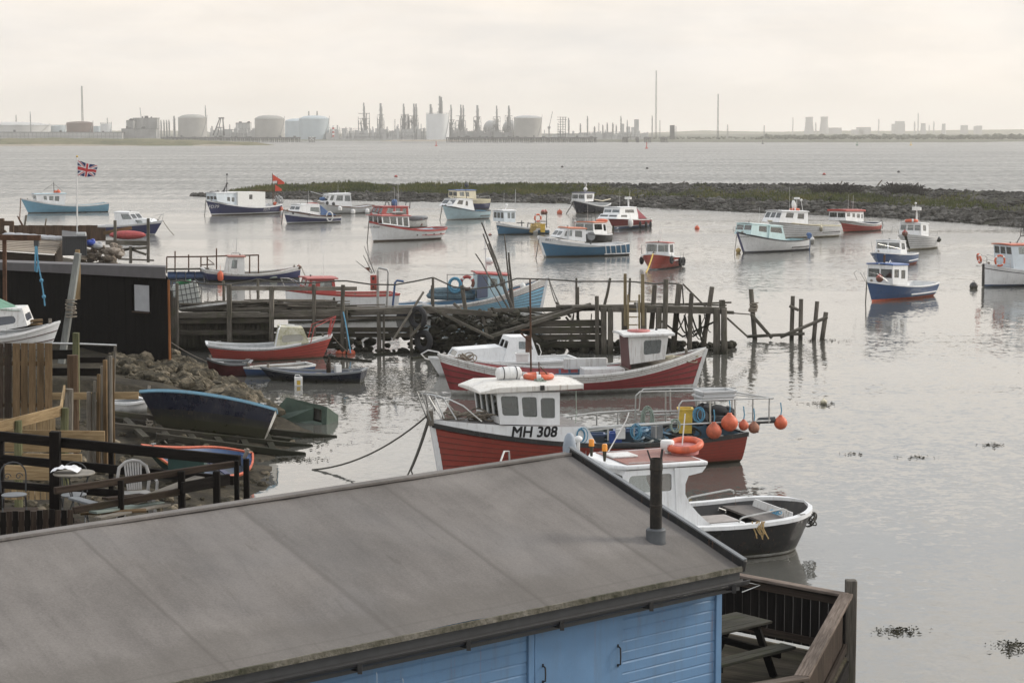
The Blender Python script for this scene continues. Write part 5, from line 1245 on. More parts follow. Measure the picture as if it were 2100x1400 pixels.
mb = MB(); mb.lathe((0, 0, 0), [(.33, 0), (.34, .1), (.30, .22), (.001, .22)], 20); o = thing(mb, 'rope_drum', plain('faded_pink', (.48, .18, .17)), 'faded pink drum under the lifebuoy on the black launch roof', 'drum'); o.location = b.w(Vector((b.pt(1404, 935, 0).x, 0, zt + .115)))
e = empty('radar', b.w(Vector((b.pt(1374, 918, 0).x, -b.ns * .15, zt + .20))), 'white round radar dome on the black launch roof', 'radar')
mb = MB(); mb.lathe((0, 0, 0), [(.001, 0), (.13, 0), (.15, .05), (.165, .07), (.165, .2), (.14, .235), (.001, .24)], 26); mb.obj('dome', WPL, e)
mb = MB(); mb.cyl((0, 0, -.10), (0, 0, .0), .05, .05); mb.obj('foot', WPL, e)
v, f, wd = text_mesh('JRC'); mb = MB(); hh = .07; mb.add([((.17 + .002) * math.sin((u * hh - wd * hh / 2) / .17 + .35), -(.167 + .002) * math.cos((u * hh - wd * hh / 2) / .17 + .35), .09 + t * hh) for u, t, _ in v], f); mb.obj('lettering', REDINK, e, smooth=0)
for k, (px, py, lab) in enumerate([(1213, 909, 'amber beacon further left on the black launch roof'), (1240, 919, 'amber beacon nearer the lifebuoy on the black launch roof')]):
    e = empty('beacon', b.w(b.pt(px, py, b.ns * (-.2 + .5 * k))), lab, 'beacon', 'amber beacons on the black launch'); mb = MB(); mb.lathe((0, 0, -.06), [(.001, 0), (.065, 0), (.062, .14), (.045, .165), (.001, .17)], 16); mb.obj('lens', plain('amber_lens', (.75, .28, .03), .25, var=.1), e)
    mb = MB(); mb.cyl((0, 0, -.06), (0, 0, -.30), .05, .03); mb.obj('stalk', BLACK, e)
mb = MB(); mb.cyl((0, 0, -.25), (0, 0, 0), .04, .04); mb.ball((0, 0, .05), .10, 0, 14, (1, 1, .75)); o = thing(mb, 'gps_antenna', WPL, 'white mushroom antenna beside the amber beacons', 'antenna'); o.location = b.w(b.pt(1186, 904, -.2))
b.tubes('aerial', [[(1399, 912, .2), (1405, 848, .2)], [(1248, 925, -.2), (1284, 862, -.2), (1290, 845, -.2)]], .014, WPL)
mb = MB(); mb.lathe((0, 0, 0), [(.001, -.3), (.14, -.28), (.16, .1), (.11, .35), (.05, .42), (.001, .43)], 14); o = thing(mb, 'fender', plain('grey_blue_fender', (.27, .31, .36), .6), 'grey blue fender standing up behind the roof ridge', 'fender'); o.location = b.w(b.pt(1168, 925, .3))
mb = MB()
for k in range(9): mb.tube([(rnd(-.06, .06) + .03 * k - .12, 0, .02), (rnd(-.05, .05) + .03 * k - .12, -.05, -.1), (rnd(-.08, .1) + .035 * k - .1, -.06, rnd(-.4, -.25))], .014, 5)
o = thing(mb, 'rope_bunch', plain('hemp', (.40, .28, .13), .9, var=.3), 'bunch of tan rope hanging over the black launch gunwale', 'rope'); P = b.pt(1556, 1070, b.ns * 1.5); o.location = b.w(P)
heap(b.w(b.pt(1661, 1068, b.ns * .2)), ROPED, 'dark rope coil hanging at the black launch stern', 7, .22, .016, .06, tilt=2.0)
heap(b.w(b.pt(1590, 1052, b.ns * 1.35)), ROPEB, 'small blue rope knot on the black launch gunwale', 5, .09, .012, .06)
# ------------------------------------------------------------------ rock bank across the harbour mouth
ROCKG = tri('bank_rock', [(.36, (.012, .012, .010)), (.5, (.050, .047, .042)), (.66, (.165, .16, .15))], .35, .95, .6, .2)
SOILG = tri('bank_soil', [(.36, (.012, .012, .009)), (.5, (.030, .030, .020)), (.66, (.065, .06, .035))], .25, .95, .6, .3)
front = [(395, 402.5), (430, 405), (500, 407), (560, 408), (620, 409.5), (700, 411), (800, 413), (900, 414.5), (1050, 416), (1180, 419), (1260, 423), (1350, 427), (1450, 431.5), (1550, 436.5), (1650, 440), (1750, 443), (1850, 449), (1950, 456), (2050, 464), (2150, 472), (2300, 484)]
crest = [(395, 400.5), (430, 396), (500, 388), (560, 379.5), (620, 376), (700, 375), (800, 375.5), (900, 376.5), (1050, 377), (1180, 378.5), (1260, 378.5), (1350, 378.5), (1450, 378), (1550, 379), (1650, 380), (1750, 382), (1850, 387), (1950, 392), (2050, 395), (2150, 399), (2300, 405)]
def lerp_tab(tab, x):
    for (a, ya), (b, yb) in zip(tab, tab[1:]):
        if a <= x <= b: return ya + (yb - ya) * (x - a) / (b - a)
    return tab[0][1] if x < tab[0][0] else tab[-1][1]
BANK = []
for i in range(97):
    px = 395 + (2300 - 395) * i / 96
    fy = lerp_tab(front, px); fp = gp(px, fy)
    k = min(1, (px - 395) / 260); wdt = 4 + 24 * k if px < 1500 else 28 + 8 * min(1, (px - 1500) / 400)
    cy_ = lerp_tab(crest, px); Y = fp.y + wdt; cpt = at(px, cy_, Y)
    if cpt.z < .3: cpt.z = .3
    BANK.append((fp, cpt, wdt))
def bankpt(u, v):
    """u 0..96 along, v 0 front foot .. 1 crest .. 1.35 rear foot"""
    i = min(95, int(u)); f = u - i
    fp = BANK[i][0].lerp(BANK[i + 1][0], f); cp = BANK[i][1].lerp(BANK[i + 1][1], f)
    if v <= 1:
        p = fp.lerp(cp, v); z = cp.z * (1 - (1 - v) ** 1.6 * 1.0)
        z = -.15 + (cp.z + .15) * (min(1, v / .35) * .50 + max(0, (v - .35) / .65) * .50)
        return Vector((p.x, p.y, z))
    w = (v - 1) / .35; d = (cp - fp); d.z = 0
    return Vector((cp.x + d.x * .3 * w, cp.y + d.y * .3 * w, cp.z * (1 - w) - .3 * w))
mb = MB(); nu, nv = 193, 22; vs = []
for i in range(nu):
    for j in range(nv):
        p = bankpt(i / 2, 1.35 * j / (nv - 1)); a = .35 * mnoise.noise(p * .35) + .25 * mnoise.noise(p * .9)
        if 0 < j < nv - 1: p.z += a * min(1, p.z)
        vs.append(p)
mb.add(vs, [(i * nv + j, (i + 1) * nv + j, (i + 1) * nv + j + 1, i * nv + j + 1) for i in range(nu - 1) for j in range(nv - 1)])
tag(mb.obj('rock_bank', SOILG, smooth=60), kind='structure')
def rock1(mb, c, r, sq):
    off = Vector((rnd(0, 99), rnd(0, 99), 0)); rot = Matrix.Rotation(rnd(0, 6.28), 3, 'Z')
    vs = []
    for p in ICO1_V:
        q = Vector(p) * (1 + .45 * mnoise.noise(Vector(p) + off)); vs.append(c + rot @ Vector((q.x * r * sq[0], q.y * r * sq[1], q.z * r * sq[2])))
    mb.add(vs, ICO1_F, 0)
mb = MB(); n = 0
while n < 6500:
    u = rnd(0, 96); px = 395 + 1905 * u / 96; v = random.random() ** .9 * 1.12
    gr = mnoise.noise(Vector((u * .35, v * 2.2, 3)))
    mid = .38 < v < .9
    keep = .95 if v < .34 else (.12 if px < 1150 else .35 if v < .6 else .95)
    if px > 1250 and v > .6: keep = 1
    if random.random() > keep: continue
    p = bankpt(u, v); rr = rnd(.18, .5) * (1.25 if v < .3 else .85); rock1(mb, p + ZUP * rr * .15, rr, (rnd(.8, 1.4), rnd(.7, 1.2), rnd(.5, .9))); n += 1
tag(mb.obj('bank_rocks', ROCKG, smooth=0), kind='stuff')
GRASS = tri('bank_grass', [(.38, (.033, .043, .012)), (.5, (.078, .092, .024)), (.64, (.15, .135, .05))], .16, .95, .2, .02)
mb = MB()
for i in range(9000):
    u = rnd(4, 96); px = 395 + 1905 * u / 96; v = rnd(.30, .98)
    dens = .5 + 1.1 * mnoise.noise(Vector((u * .22, v * 1.2, 9)))
    if px < 1250: dens += .75 - abs(v - .60) * 2.6
    else: dens += .15 - abs(v - .45) * 2.4
    if random.random() > dens: continue
    p = bankpt(u, v); h = rnd(.25, .65)
    for k in range(7):
        a = rnd(0, 6.28); q = p + Vector((rnd(-.6, .6), rnd(-.5, .5), -.05)); w = rnd(.05, .12)
        d = Vector((math.cos(a), math.sin(a), 0)); t = q + ZUP * h * rnd(.7, 1.3) + Vector((rnd(-.2, .2), rnd(-.2, .2), 0))
        mb.add([q - d * w, q + d * w, t], [(0, 1, 2)], 0)
tag(mb.obj('bank_grass', GRASS, smooth=0), kind='stuff')
DRIFT = wood('driftwood', (.10, .09, .075), (.30, .27, .23))
for k, (x0, y0, x1, y1, lab) in enumerate([(1800, 380, 1809, 369, 'thin stick standing up on the bank crest'), (1722, 382, 1727, 371, 'short upright branch on the bank crest'), (1906, 391, 1937, 397, 'long bleached driftwood log on the stones'), (1398, 377, 1404, 372, 'dark curved stump on the bank crest above the small red boat')]):
    u = (x0 - 395) / 1905 * 96; Y = bankpt(u, 1.0).y - 1; spar(at(x0, y0, Y), at(x1, y1, Y), .12, DRIFT, lab, name='driftwood', cat='driftwood', group='driftwood on the rock bank')
# dark hollows of brushwood on the right of the bank
BR = plain('dark_brushwood', (.028, .024, .020), .95, var=.5)
for (x0, x1, y0, y1, v, lab) in [(1665, 1762, 389, 412, .72, 'wide dark brushwood thicket on the stones'), (1820, 1890, 386, 402, .85, 'smaller dark brushwood thicket farther right on the stones')]:
    mb = MB(); 
    for i in range(420):
        px = rnd(x0, x1); u = (px - 395) / 1905 * 96; p = bankpt(u, v + rnd(-.12, .12)); a = rnd(0, 6.28); q = p + Vector((math.cos(a) * .9, math.sin(a) * .6, rnd(.2, 1.0)))
        mb.tube([p - ZUP * .2, p.lerp(q, .5) + ZUP * .25, q], .05, 4)
    o = thing(mb, 'thicket', BR, lab, 'bush', 'brushwood thickets on the bank')
# withies: thin poles in the water by the bank
for (px, y0, y1, lab) in [(1057, 388, 416, 'thin pale pole standing at the bank foot'), (1966, 388, 440, 'x')][:1]:
    spar(gp(px, y1 + 1), at(px, y0, gp(px, y1 + 1).y), .05, LGREY, lab, group=None)

# ------------------------------------------------------------------ far shore
FG = tri('far_marsh', [(.38, (.060, .066, .030)), (.5, (.12, .115, .055)), (.64, (.19, .16, .095))], .05, .95, .2, .1)
SAND = tri('far_sand', [(.4, (.20, .165, .125)), (.6, (.36, .31, .25))], .2, .95, .2, .05)
def strip(name, pts, mat, kind='structure', noisez=.0, label=None, sub=6):
    """band of land from a list of (px, front py, rise, depth)"""
    mb = MB(); vs = []; P = []
    for (a, b) in zip(pts, pts[1:]):
        for q in range(sub): P.append([a[k] + (b[k] - a[k]) * q / sub for k in range(4)])
    P.append(list(pts[-1])); nv = 8
    for px, py, h, dp in P:
        fp = gp(px, py)
        for j in range(nv):
            v = j / (nv - 1); z = -.3 + (h + .3) * min(1, v * 1.9) ** .7
            z += noisez * mnoise.noise(Vector((fp.x * .06, v * 5, 2))) * (1 if 0 < j else 0)
            vs.append((fp.x + (fp.x / fp.y) * dp * v, fp.y + dp * v, z if j < nv - 1 else -.5))
    mb.add(vs, [(i * nv + j, (i + 1) * nv + j, (i + 1) * nv + j + 1, i * nv + j + 1) for i in range(len(P) - 1) for j in range(nv - 1)])
    return tag(mb.obj(name, mat, smooth=60), kind=kind)
strip('grass_spit', [(-120, 299.5, 4.6, 60), (0, 299.2, 4.4, 60), (130, 299.2, 4.6, 60), (300, 299.3, 4.3, 60), (420, 299.2, 3.2, 50), (470, 299, 2.8, 40), (520, 298.5, 1.4, 30), (562, 298.2, .2, 10)], FG, noisez=1.1)
strip('sand_beach', [(-120, 299.9, .8, 30), (130, 299.6, .9, 30), (270, 299.6, .5, 30), (300, 299.4, .2, 30)], SAND, noisez=.2)
strip('sand_beach_strip', [(395, 299.6, .3, 25), (420, 299.6, .9, 30), (470, 299.4, .9, 30), (500, 298.9, .2, 20)], SAND, noisez=.2)
strip('far_shore', [(-150, 291, 3.0, 3900), (400, 291, 3.0, 3900), (690, 290.2, 3.0, 3900), (950, 290.2, 2.6, 3900), (1200, 293.2, 2.6, 3900), (1500, 294.3, 2.6, 3900), (1800, 294.6, 2.6, 3900), (2000, 294.4, 2.6, 3900), (2090, 293.4, 1.6, 3900), (2250, 292.8, 1.6, 3900)], tri('far_bank', [(.38, (.055, .058, .04)), (.5, (.085, .088, .055)), (.62, (.12, .115, .075))], .02, .95, .2, .1), noisez=.3)
strip('sand_slope', [(780, 290.4, .1, 40), (830, 290.1, 2.2, 60), (900, 290.1, 2.6, 60), (960, 290.3, .1, 40)], SAND)
# low hills beyond
for (nm, pts, Y) in [('far_hills', [(1300, 272), (1390, 268.5), (1440, 266), (1500, 267.5), (1560, 268.5), (1600, 269), (1680, 267), (1750, 266.5), (1850, 267.5), (1950, 265.5), (2050, 264.5), (2200, 263)], 5000), ('far_hills', [(-80, 268), (60, 266), (160, 267), (260, 266.5), (420, 267)], 4900)]:
    mb = MB(); vs = []
    for px, py in pts:
        a = at(px, py + 1.6, Y); vs += [(a.x, Y - 80, 0), (a.x, Y, a.z), (a.x, Y + 90, a.z * .6), (a.x, Y + 180, -1)]
    mb.add(vs, [(4 * i + j, 4 * i + 4 + j, 4 * i + 5 + j, 4 * i + 1 + j) for i in range(len(pts) - 1) for j in range(3)])
    tag(mb.obj(nm, FG, smooth=60), kind='structure')
# ------------------------------------------------------------------ the works on the far bank
FGREY = plain('works_grey_steel', (.32, .32, .315), .7, var=.3, sc=.15); FLG = plain('works_pale_steel', (.48, .48, .47), .6, var=.15, sc=.1)
FCON = plain('works_concrete', (.37, .36, .335), .85, var=.18, sc=.08); FDK = plain('works_dark_steel', (.10, .10, .10), .8, var=.3, sc=.2)
FBR = plain('works_brown_tank', (.15, .095, .075), .8, var=.2, sc=.1); FWH = plain('works_white_tank', (.70, .71, .71), .6, var=.08, sc=.1)
FPB = plain('works_pale_blue_tank', (.44, .50, .53), .6, var=.1, sc=.1); FRD = plain('works_red', (.45, .06, .05), .7); FCOOL = plain('cooling_tower_concrete', (.42, .41, .40), .9, var=.1, sc=.05)
WY = 1760
TG = 'storage tanks on the far shore'
def tank(x0, x1, yt, yb, mat, label, dome=.18, Y=WY, rails=True, roofm=None, name='storage_tank'):
    a, b2 = at(x0, yb, Y), at(x1, yb, Y); r = (b2.x - a.x) / 2; zt = at(x0, yt, Y).z; zb = min(2.2, a.z); H = zt - zb
    hd = r * dome; e = empty(name, ((a.x + b2.x) / 2, Y + r * .2, zb), label, 'tank', TG)
    mb = MB(); mb.lathe((0, 0, 0), [(r, 0), (r, H - hd)], 40); mb.obj('shell', mat, e, smooth=30)
    mb = MB(); mb.lathe((0, 0, 0), [(r * 1.01, H - hd), (r * 1.01, H - hd + .3), (r * .93, H - hd * .62), (r * .7, H - hd * .22), (r * .35, H - hd * .04), (.01, H)], 40); mb.obj('roof', roofm or mat, e, smooth=30)
    if rails:
        mb = MB(); n = 26
        for k in range(n):
            an = 2 * math.pi * k / n; mb.bar((r * math.cos(an), r * math.sin(an), H - hd), (r * math.cos(an), r * math.sin(an), H - hd + 1.1), .15, .15)
        mb.ring((0, 0, H - hd + 1.1), (0, 0, 1), r, .1, 40, 4)
        x = r * .62
        for k in range(7):
            an = -.9 + k * .12; z = (H - hd) * k / 6; mb.bar((r * 1.03 * math.cos(an), r * 1.03 * math.sin(an), z), (r * 1.03 * math.cos(an + .12), r * 1.03 * math.sin(an + .12), z + (H - hd) / 6), .35, .35)
        mb.obj('stair_and_rail', FGREY, e)
    return e
tank(-60, 98, 250, 277, FLG, 'very wide low pale tank at the left edge', .10, WY + 60)
tank(104, 135, 257, 277, FPB, 'small pale tank between the wide pale one and the brown one', .1, WY + 90)
tank(136, 190, 249, 278, FBR, 'squat brown tank under the tall lattice mast', .16, WY)
tank(206, 229, 254, 278, FWH, 'small white cylindrical tank right of the brown one', .05, WY)
tank(191, 206, 259, 278, FPB, 'tiny pale tank squeezed between the brown and white ones', .05, WY + 70, False)
e = tank(365, 424, 234.5, 279, FCON, 'concrete domed tank with scaffold stair at its right edge', .30, WY)
tank(522, 583, 236, 279, FCON, 'concrete domed tank left of the pale blue one', .30, WY + 20)
tank(584, 640, 243, 277, FPB, 'pale blue conical roofed tank mostly hidden behind the twin stack tank', .22, WY + 130, False)
e = tank(613, 675, 237, 279, FPB, 'pale blue tank with two short stacks on its dome', .26, WY)
mb = MB(); H = at(613, 237, WY).z - 2.2
for px in (633, 650): mb.cyl((at(px, 260, WY).x - e.location.x, 0, H - 2), (at(px, 260, WY).x - e.location.x, 0, at(px, 228, WY).z - 2.2), .75, .6, 10)
mb.obj('roof_stack', FCON, e)
tank(874, 921, 233.5, 280, FWH, 'tall white tank below the highest refinery column', .05, WY - 20)
tank(1054, 1111, 236.5, 281, FCON, 'broad beige tank right of the two spheres', .22, WY - 20, roofm=FLG)
for (cx, lab) in [(1007, 'left spherical gas tank among the columns'), (1046, 'right spherical gas tank touching the beige tank')]:
    p = at(cx, 262, WY + 40); r = 6.7; e = empty('gas_sphere', (p.x, p.y, 2.2), lab, 'tank', 'spherical gas tanks on the far shore'); mb = MB(); mb.ball((0, 0, p.z - 2.2), r, 0, 28); mb.obj('sphere', FLG, e)
    mb = MB()
    for k in range(10):
        a = k * .628; mb.cyl((r * math.cos(a), r * math.sin(a), 0), (r * math.cos(a), r * math.sin(a), p.z - 2.2), .35, .35, 6)
    mb.obj('support_leg', FGREY, e)
def column(px, yt, w, label, base=6, Y=WY + 30, yb=280, frame=None, name='process_column', group='process columns of the refinery', lattice=False, mat=None):
    a = at(px, yb, Y); zt = at(px, yt, Y).z; k = Y / F; e = empty(name, (a.x, Y, 2.2), label, 'tower' if name != 'chimney' else 'chimney', group); H = zt - 2.2; r = w * k / 2
    mb = MB()
    if lattice:
        for sx, sy in ((-1, -1), (1, -1), (1, 1), (-1, 1)): mb.cyl((sx * r, sy * r, 0), (sx * r * .6, sy * r * .6, H), .16, .12, 5)
        n = int(H / (r * 3.2)) + 2
        for i in range(n):
            z0, z1 = H * i / n, H * (i + 1) / n; q0, q1 = r * (1 - .4 * i / n), r * (1 - .4 * (i + 1) / n)
            for (a0, b0), (a1, b1) in (((-1, -1), (1, -1)), ((1, -1), (1, 1)), ((1, 1), (-1, 1)), ((-1, 1), (-1, -1))):
                mb.cyl((a0 * q0, b0 * q0, z0), (a1 * q1, b1 * q1, z1), .09, .09, 4); mb.cyl((a0 * q1, b0 * q1, z1), (a1 * q1, b1 * q1, z1), .09, .09, 4)
        mb.obj('lattice', mat or FGREY, e); return e
    mb.lathe((0, 0, 0), [(r * 1.25, 0), (r * 1.25, H * .28), (r, H * .31), (r, H), (.01, H)], 14); mb.obj('shell', mat or FGREY, e)
    mb = MB(); random.seed(int(px * 7)) 
    for i in range(4):
        z = H * (.4 + .13 * i); mb.lathe((0, 0, z), [(r, 0), (r * 1.75, 0), (r * 1.75, .35), (r, .35)], 12); mb.ring((0, 0, z + 1.0), (0, 0, 1), r * 1.75, .10, 12, 4)
    mb.tube([(r * 1.3, 0, 0), (r * 1.3, 0, H * .9), (0, 0, H * .92)], .25, 5)
    mb.obj('platform', FGREY, e)
    if frame:
        fw, fh = frame; W2 = fw * k / 2; FH = at(px, fh, Y).z - 2.2; mb = MB()
        for lv in range(6):
            z = FH * lv / 5
            for y in (-3, 3): mb.bar((-W2, y, z), (W2, y, z), .4, .4)
            mb.slab([(-W2, -3, z), (W2 * (1 - .1 * lv), -3, z), (W2 * (1 - .1 * lv), 3, z), (-W2, 3, z)], (0, 0, .2))
        for s in range(5):
            x = -W2 + 2 * W2 * s / 4
            for y in (-3, 3): mb.bar((x, y, 0), (x, y, FH * rnd(.7, 1.05)), .4, .4)
        for s in range(8): mb.cyl((rnd(-W2, W2) * .8, rnd(-2, 2), FH * rnd(0, .5)), (rnd(-W2, W2) * .8, rnd(-2, 2), FH * rnd(.5, 1)), rnd(.3, .8), rnd(.3, .8), 8)
        mb.obj('steel_frame', FGREY, e)
    random.seed(11 + int(px)); return e
for (px, yt, w, fr, lab) in [(746.5, 211, 3, (22, 233), 'column with stepped frame, first of the refinery from the left'), (781, 212, 4.5, (13, 236), 'thick column with collared top standing alone between gaps'), (828, 213, 3, (12, 235), 'slim column left of the twin pair'), (837, 234, 3, None, 'short column beside the slim one'),
                             (849, 213, 3, (18, 238), 'left of the close twin columns'), (853.5, 213, 3.2, None, 'right of the close twin columns'), (883.5, 214, 4.5, (9, 233), 'column rising just behind the white tank, lower than its neighbour'), (902, 197, 3.6, (8, 215), 'highest refinery column behind the white tank'), (905.5, 199, 3, None, 'slim column touching the highest one'),
                             (925, 215, 2.6, (16, 246), 'column right behind the edge of the white tank'), (945, 215, 2.6, (20, 238), 'slender column paired left behind stepped frame'), (950, 216, 2.8, None, 'slender column paired right behind stepped frame'), (979, 216, 4.2, (15, 240), 'collared column left of the spheres'), (1018.5, 217, 2.6, (14, 240), 'column between the two spheres'), (1043.5, 217, 3.6, (15, 238), 'column rising above the right sphere')]:
    column(px, yt, w, lab, frame=fr)
column(170, 177, 3.2, 'tall lattice mast above the brown tank', lattice=True, name='lattice_mast', group='lattice masts on the far shore', mat=FDK)
column(1345, 145, 3.0, 'tallest thin mast on the right half of the far shore', lattice=True, name='lattice_mast', group='lattice masts on the far shore', mat=FDK, Y=WY + 120)
column(1472, 193, 2.8, 'second tall mast, right of the tallest', lattice=True, name='lattice_mast', group='lattice masts on the far shore', mat=FDK, Y=WY + 60)
column(422, 216, 1.6, 'thin stack above the concrete tank with scaffold stair', name='chimney', group='chimneys on the far shore'); column(63, 229, 1.4, 'thin flare stack near the left edge', name='chimney', group='chimneys on the far shore')
for k, (px, yt, w, lab) in enumerate([(330.5, 246, 2.0, 'first of four short stacks by the process hall'), (336.5, 246, 2.0, 'second of four short stacks by the process hall'), (342, 246, 2.0, 'third of four short stacks by the process hall'), (347, 246, 2.0, 'fourth of four short stacks by the process hall'), (357.5, 238, 3.2, 'taller frame tower beside the four short stacks'),
                                   (1166, 242, 2.4, 'pale post right of the black scaffold tower'), (1204.5, 238, 2.0, 'stack with wide foot right of the pale post'), (1190, 253, 2.0, 'stubby stack left of the wide footed one'), (1219, 259, 2.4, 'lowest stub between taller stacks'), (1236, 256, 1.8, 'small stack in the haze'), (1245, 252, 2.0, 'small collared stack in the haze'), (1256.5, 252, 2.2, 'collared stack left of the grey slabs'), (1263.5, 256, 1.8, 'stub right of the collared stack'),
                                   (1273, 238, 2.0, 'thin tall stack left of the grey slab block'), (1286, 246, 1.5, 'thin stack between slab blocks'), (1337, 237, 1.6, 'thin stack just left of the tallest mast')]):
    column(px, yt, w, lab, name='chimney', group='chimneys on the far shore', Y=WY + 150 if px > 1150 else WY)
def block(name, x0, x1, yt, yb, Y, mat, label, cat='building', group='works buildings on the far shore', dp=14, det=True, zb=2.0):
    a, b2 = at(x0, yb, Y), at(x1, yb, Y); w = b2.x - a.x; H = at(x0, yt, Y).z - zb
    e = empty(name, ((a.x + b2.x) / 2, Y, zb), label, cat, group); mb = MB()
    if name == 'pipe_rack':
        mb.box((0, dp / 2, 0), w, dp, 1.2)
        for i in range(int(w / 1.1)): mb.box((rnd(-.5, .5) * w, rnd(0, dp), 0), rnd(1, 6), 3, H * rnd(.15, .95))
        for i in range(int(w / 2.2)): r_, h_ = rnd(.35, 1.1), H * rnd(.5, 1.3); mb.lathe((rnd(-.5, .5) * w, rnd(0, dp), 0), [(r_, 0), (r_, h_), (.01, h_ + .2)], 8)
        det = False; m2 = MB()
        for i in range(int(w / 2.5)): x = rnd(-.5, .5) * w; m2.bar((x, 0, 0), (x, 0, H * rnd(.6, 1.1)), .35, .35)
        for i in range(int(w / 4)): x = rnd(-.5, .45) * w; z = H * rnd(.2, 1.0); m2.bar((x, -.2, z), (min(w / 2, x + rnd(6, 30)), -.2, z), .3, .3)
        m2.obj('pipework', FGREY, e)
    else: mb.box((0, dp / 2, 0), w, dp, H)
    mb.obj('wall' if name != 'pipe_rack' else 'vessels', mat, e)
    if det:
        mb = MB(); n = max(2, int(H / 4))
        for i in range(n + 1): mb.bar((-w / 2 - .2, -.3, H * i / n), (w / 2 + .2, -.3, H * i / n), .5, .5)
        for i in range(int(w / 3.5) + 2): x = -w / 2 + w * i / (int(w / 3.5) + 1); mb.bar((x, -.3, 0), (x, -.3, H), .4, .45)
        mb.obj('steel_frame', FGREY, e); mb = MB(); mb.box((0, dp / 2, H), w * 1.02, dp * 1.02, .5)
        for i in range(4): mb.box((rnd(-.4, .4) * w, dp / 2, H + .5), rnd(1, 3), 2, rnd(.6, 2))
        mb.obj('roof', FDK, e)
    return e
block('process_hall', 260, 274, 248, 279, WY, FGREY, 'narrow grey process hall at the left of the taller one')
block('process_hall', 274, 322, 243, 279, WY + 10, FGREY, 'tall grey process hall beneath the leaning crane jib')
block('pipe_shed', 250, 320, 265, 280, WY - 30, FGREY, 'long low grey shed before the process halls')
block('pipe_rack', 672, 876, 262, 281, WY - 10, FLG, 'long low pipe rack running left of the white tank', dp=20)
block('pipe_rack', 920, 1056, 267, 281, WY - 10, FGREY, 'pipe rack between the white tank and the beige tank', dp=20)
block('pipe_rack', 428, 522, 262, 280, WY + 30, FLG, 'pale low plant between the two concrete tanks', dp=20); block('switch_house', 484, 512, 253, 266, WY + 60, FLG, 'small roofed block above the pale low plant')
block('office_block', 0, 250, 272, 280, WY - 40, FLG, 'very long low pale works building under the left tanks', dp=10); block('pipe_rack', 1110, 1330, 271, 282, WY + 60, FLG, 'long pale low works right of the beige tank', dp=20)
block('slab_block', 1302, 1310, 245, 280, WY + 220, FLG, 'pale tall slab block left of the tallest mast', det=False); block('slab_block', 1296, 1303, 261, 280, WY + 220, FLG, 'pale lower slab beside the tall slab block', det=False)
block('slab_block', 1274, 1280, 254, 280, WY + 260, FLG, 'faint pale slab behind the thin tall stack', det=False); block('slab_block', 1286, 1292, 260, 280, WY + 260, FLG, 'faint low slab in the haze', det=False)
block('block_tower', 1374.5, 1383.5, 257, 281, WY + 60, FDK, 'dark brown block tower standing alone right of the tallest mast', det=False, dp=6)
e = empty('scaffold_tower', at(1152, 281, WY), 'black scaffold tower right of the beige tank', 'tower'); mb = MB()
for i in range(9):
    z = 17 * i / 8; w = 4.2 if i > 6 else 3.4; mb.slab([(-w, -2, z), (w, -2, z), (w, 2, z), (-w, 2, z)], (0, 0, .35))
for x in (-3.3, -1.2, 1.0, 3.2):
    for y in (-2, 2): mb.bar((x, y, 0), (x, y, 17.5 if x > -3 else 12), .45, .45)
mb.obj('frame', FDK, e)
for (px, yb, ye, xe, lab) in [(290, 245, 221, 287, 'thin crane jib leaning above the process hall'), (1126, 262, 229, 1133, 'crane with raised jib right of the beige tank')]:
    e = empty('crane', at(px, 281, WY - 10), lab, 'crane', 'cranes on the far shore'); o0 = at(px, 281, WY - 10); mb = MB(); t0_ = at(px, yb, WY - 10) - o0; mb.bar((0, 0, 0), t0_, 1.1, 1.1); mb.obj('tower', FGREY, e); mb = MB(); mb.bar(t0_, at(xe, ye, WY - 10) - o0, .5, .7); mb.box(t0_ - Vector((0, 0, 1)), 2.4, 2, 2); mb.obj('jib', FGREY, e)
e = empty('loading_derrick', at(451, 278, WY + 10), 'dark splayed derrick between the two concrete tanks', 'derrick'); mb = MB()
for s in (-1, 1): mb.bar((s * 5 - 1, 0, 0), (s * 1.2 + 1.5, 0, 15.5), .9, .9); mb.bar((s * 2.5, 3, 0), (s * 1 + 2, 0, 15), .7, .7)
mb.bar((-1, 0, 15.3), (4, 0, 15.3), 1, 1.2); mb.bar((-3, 0, 7), (4, 0, 7), .6, .6); mb.obj('frame', FDK, e)
# pylons in the haze
for k, (px, yt) in enumerate([(34, 236), (221, 242), (810, 245), (1158 + 70, 252), (1353, 247), (1492, 256), (1567, 257), (1386, 259)]):
    column(px, yt, 2.4, ['pylon near the left edge', 'pylon above the small white tank', 'pylon between the collared column and the slim one', 'pylon behind the hazy stacks', 'pylon just right of the tallest mast', 'pylon right of the second tall mast', 'pylon left of the cooling towers', 'pylon behind the dark block tower'][k], lattice=True, name='pylon', group='electricity pylons in the haze', Y=2100)
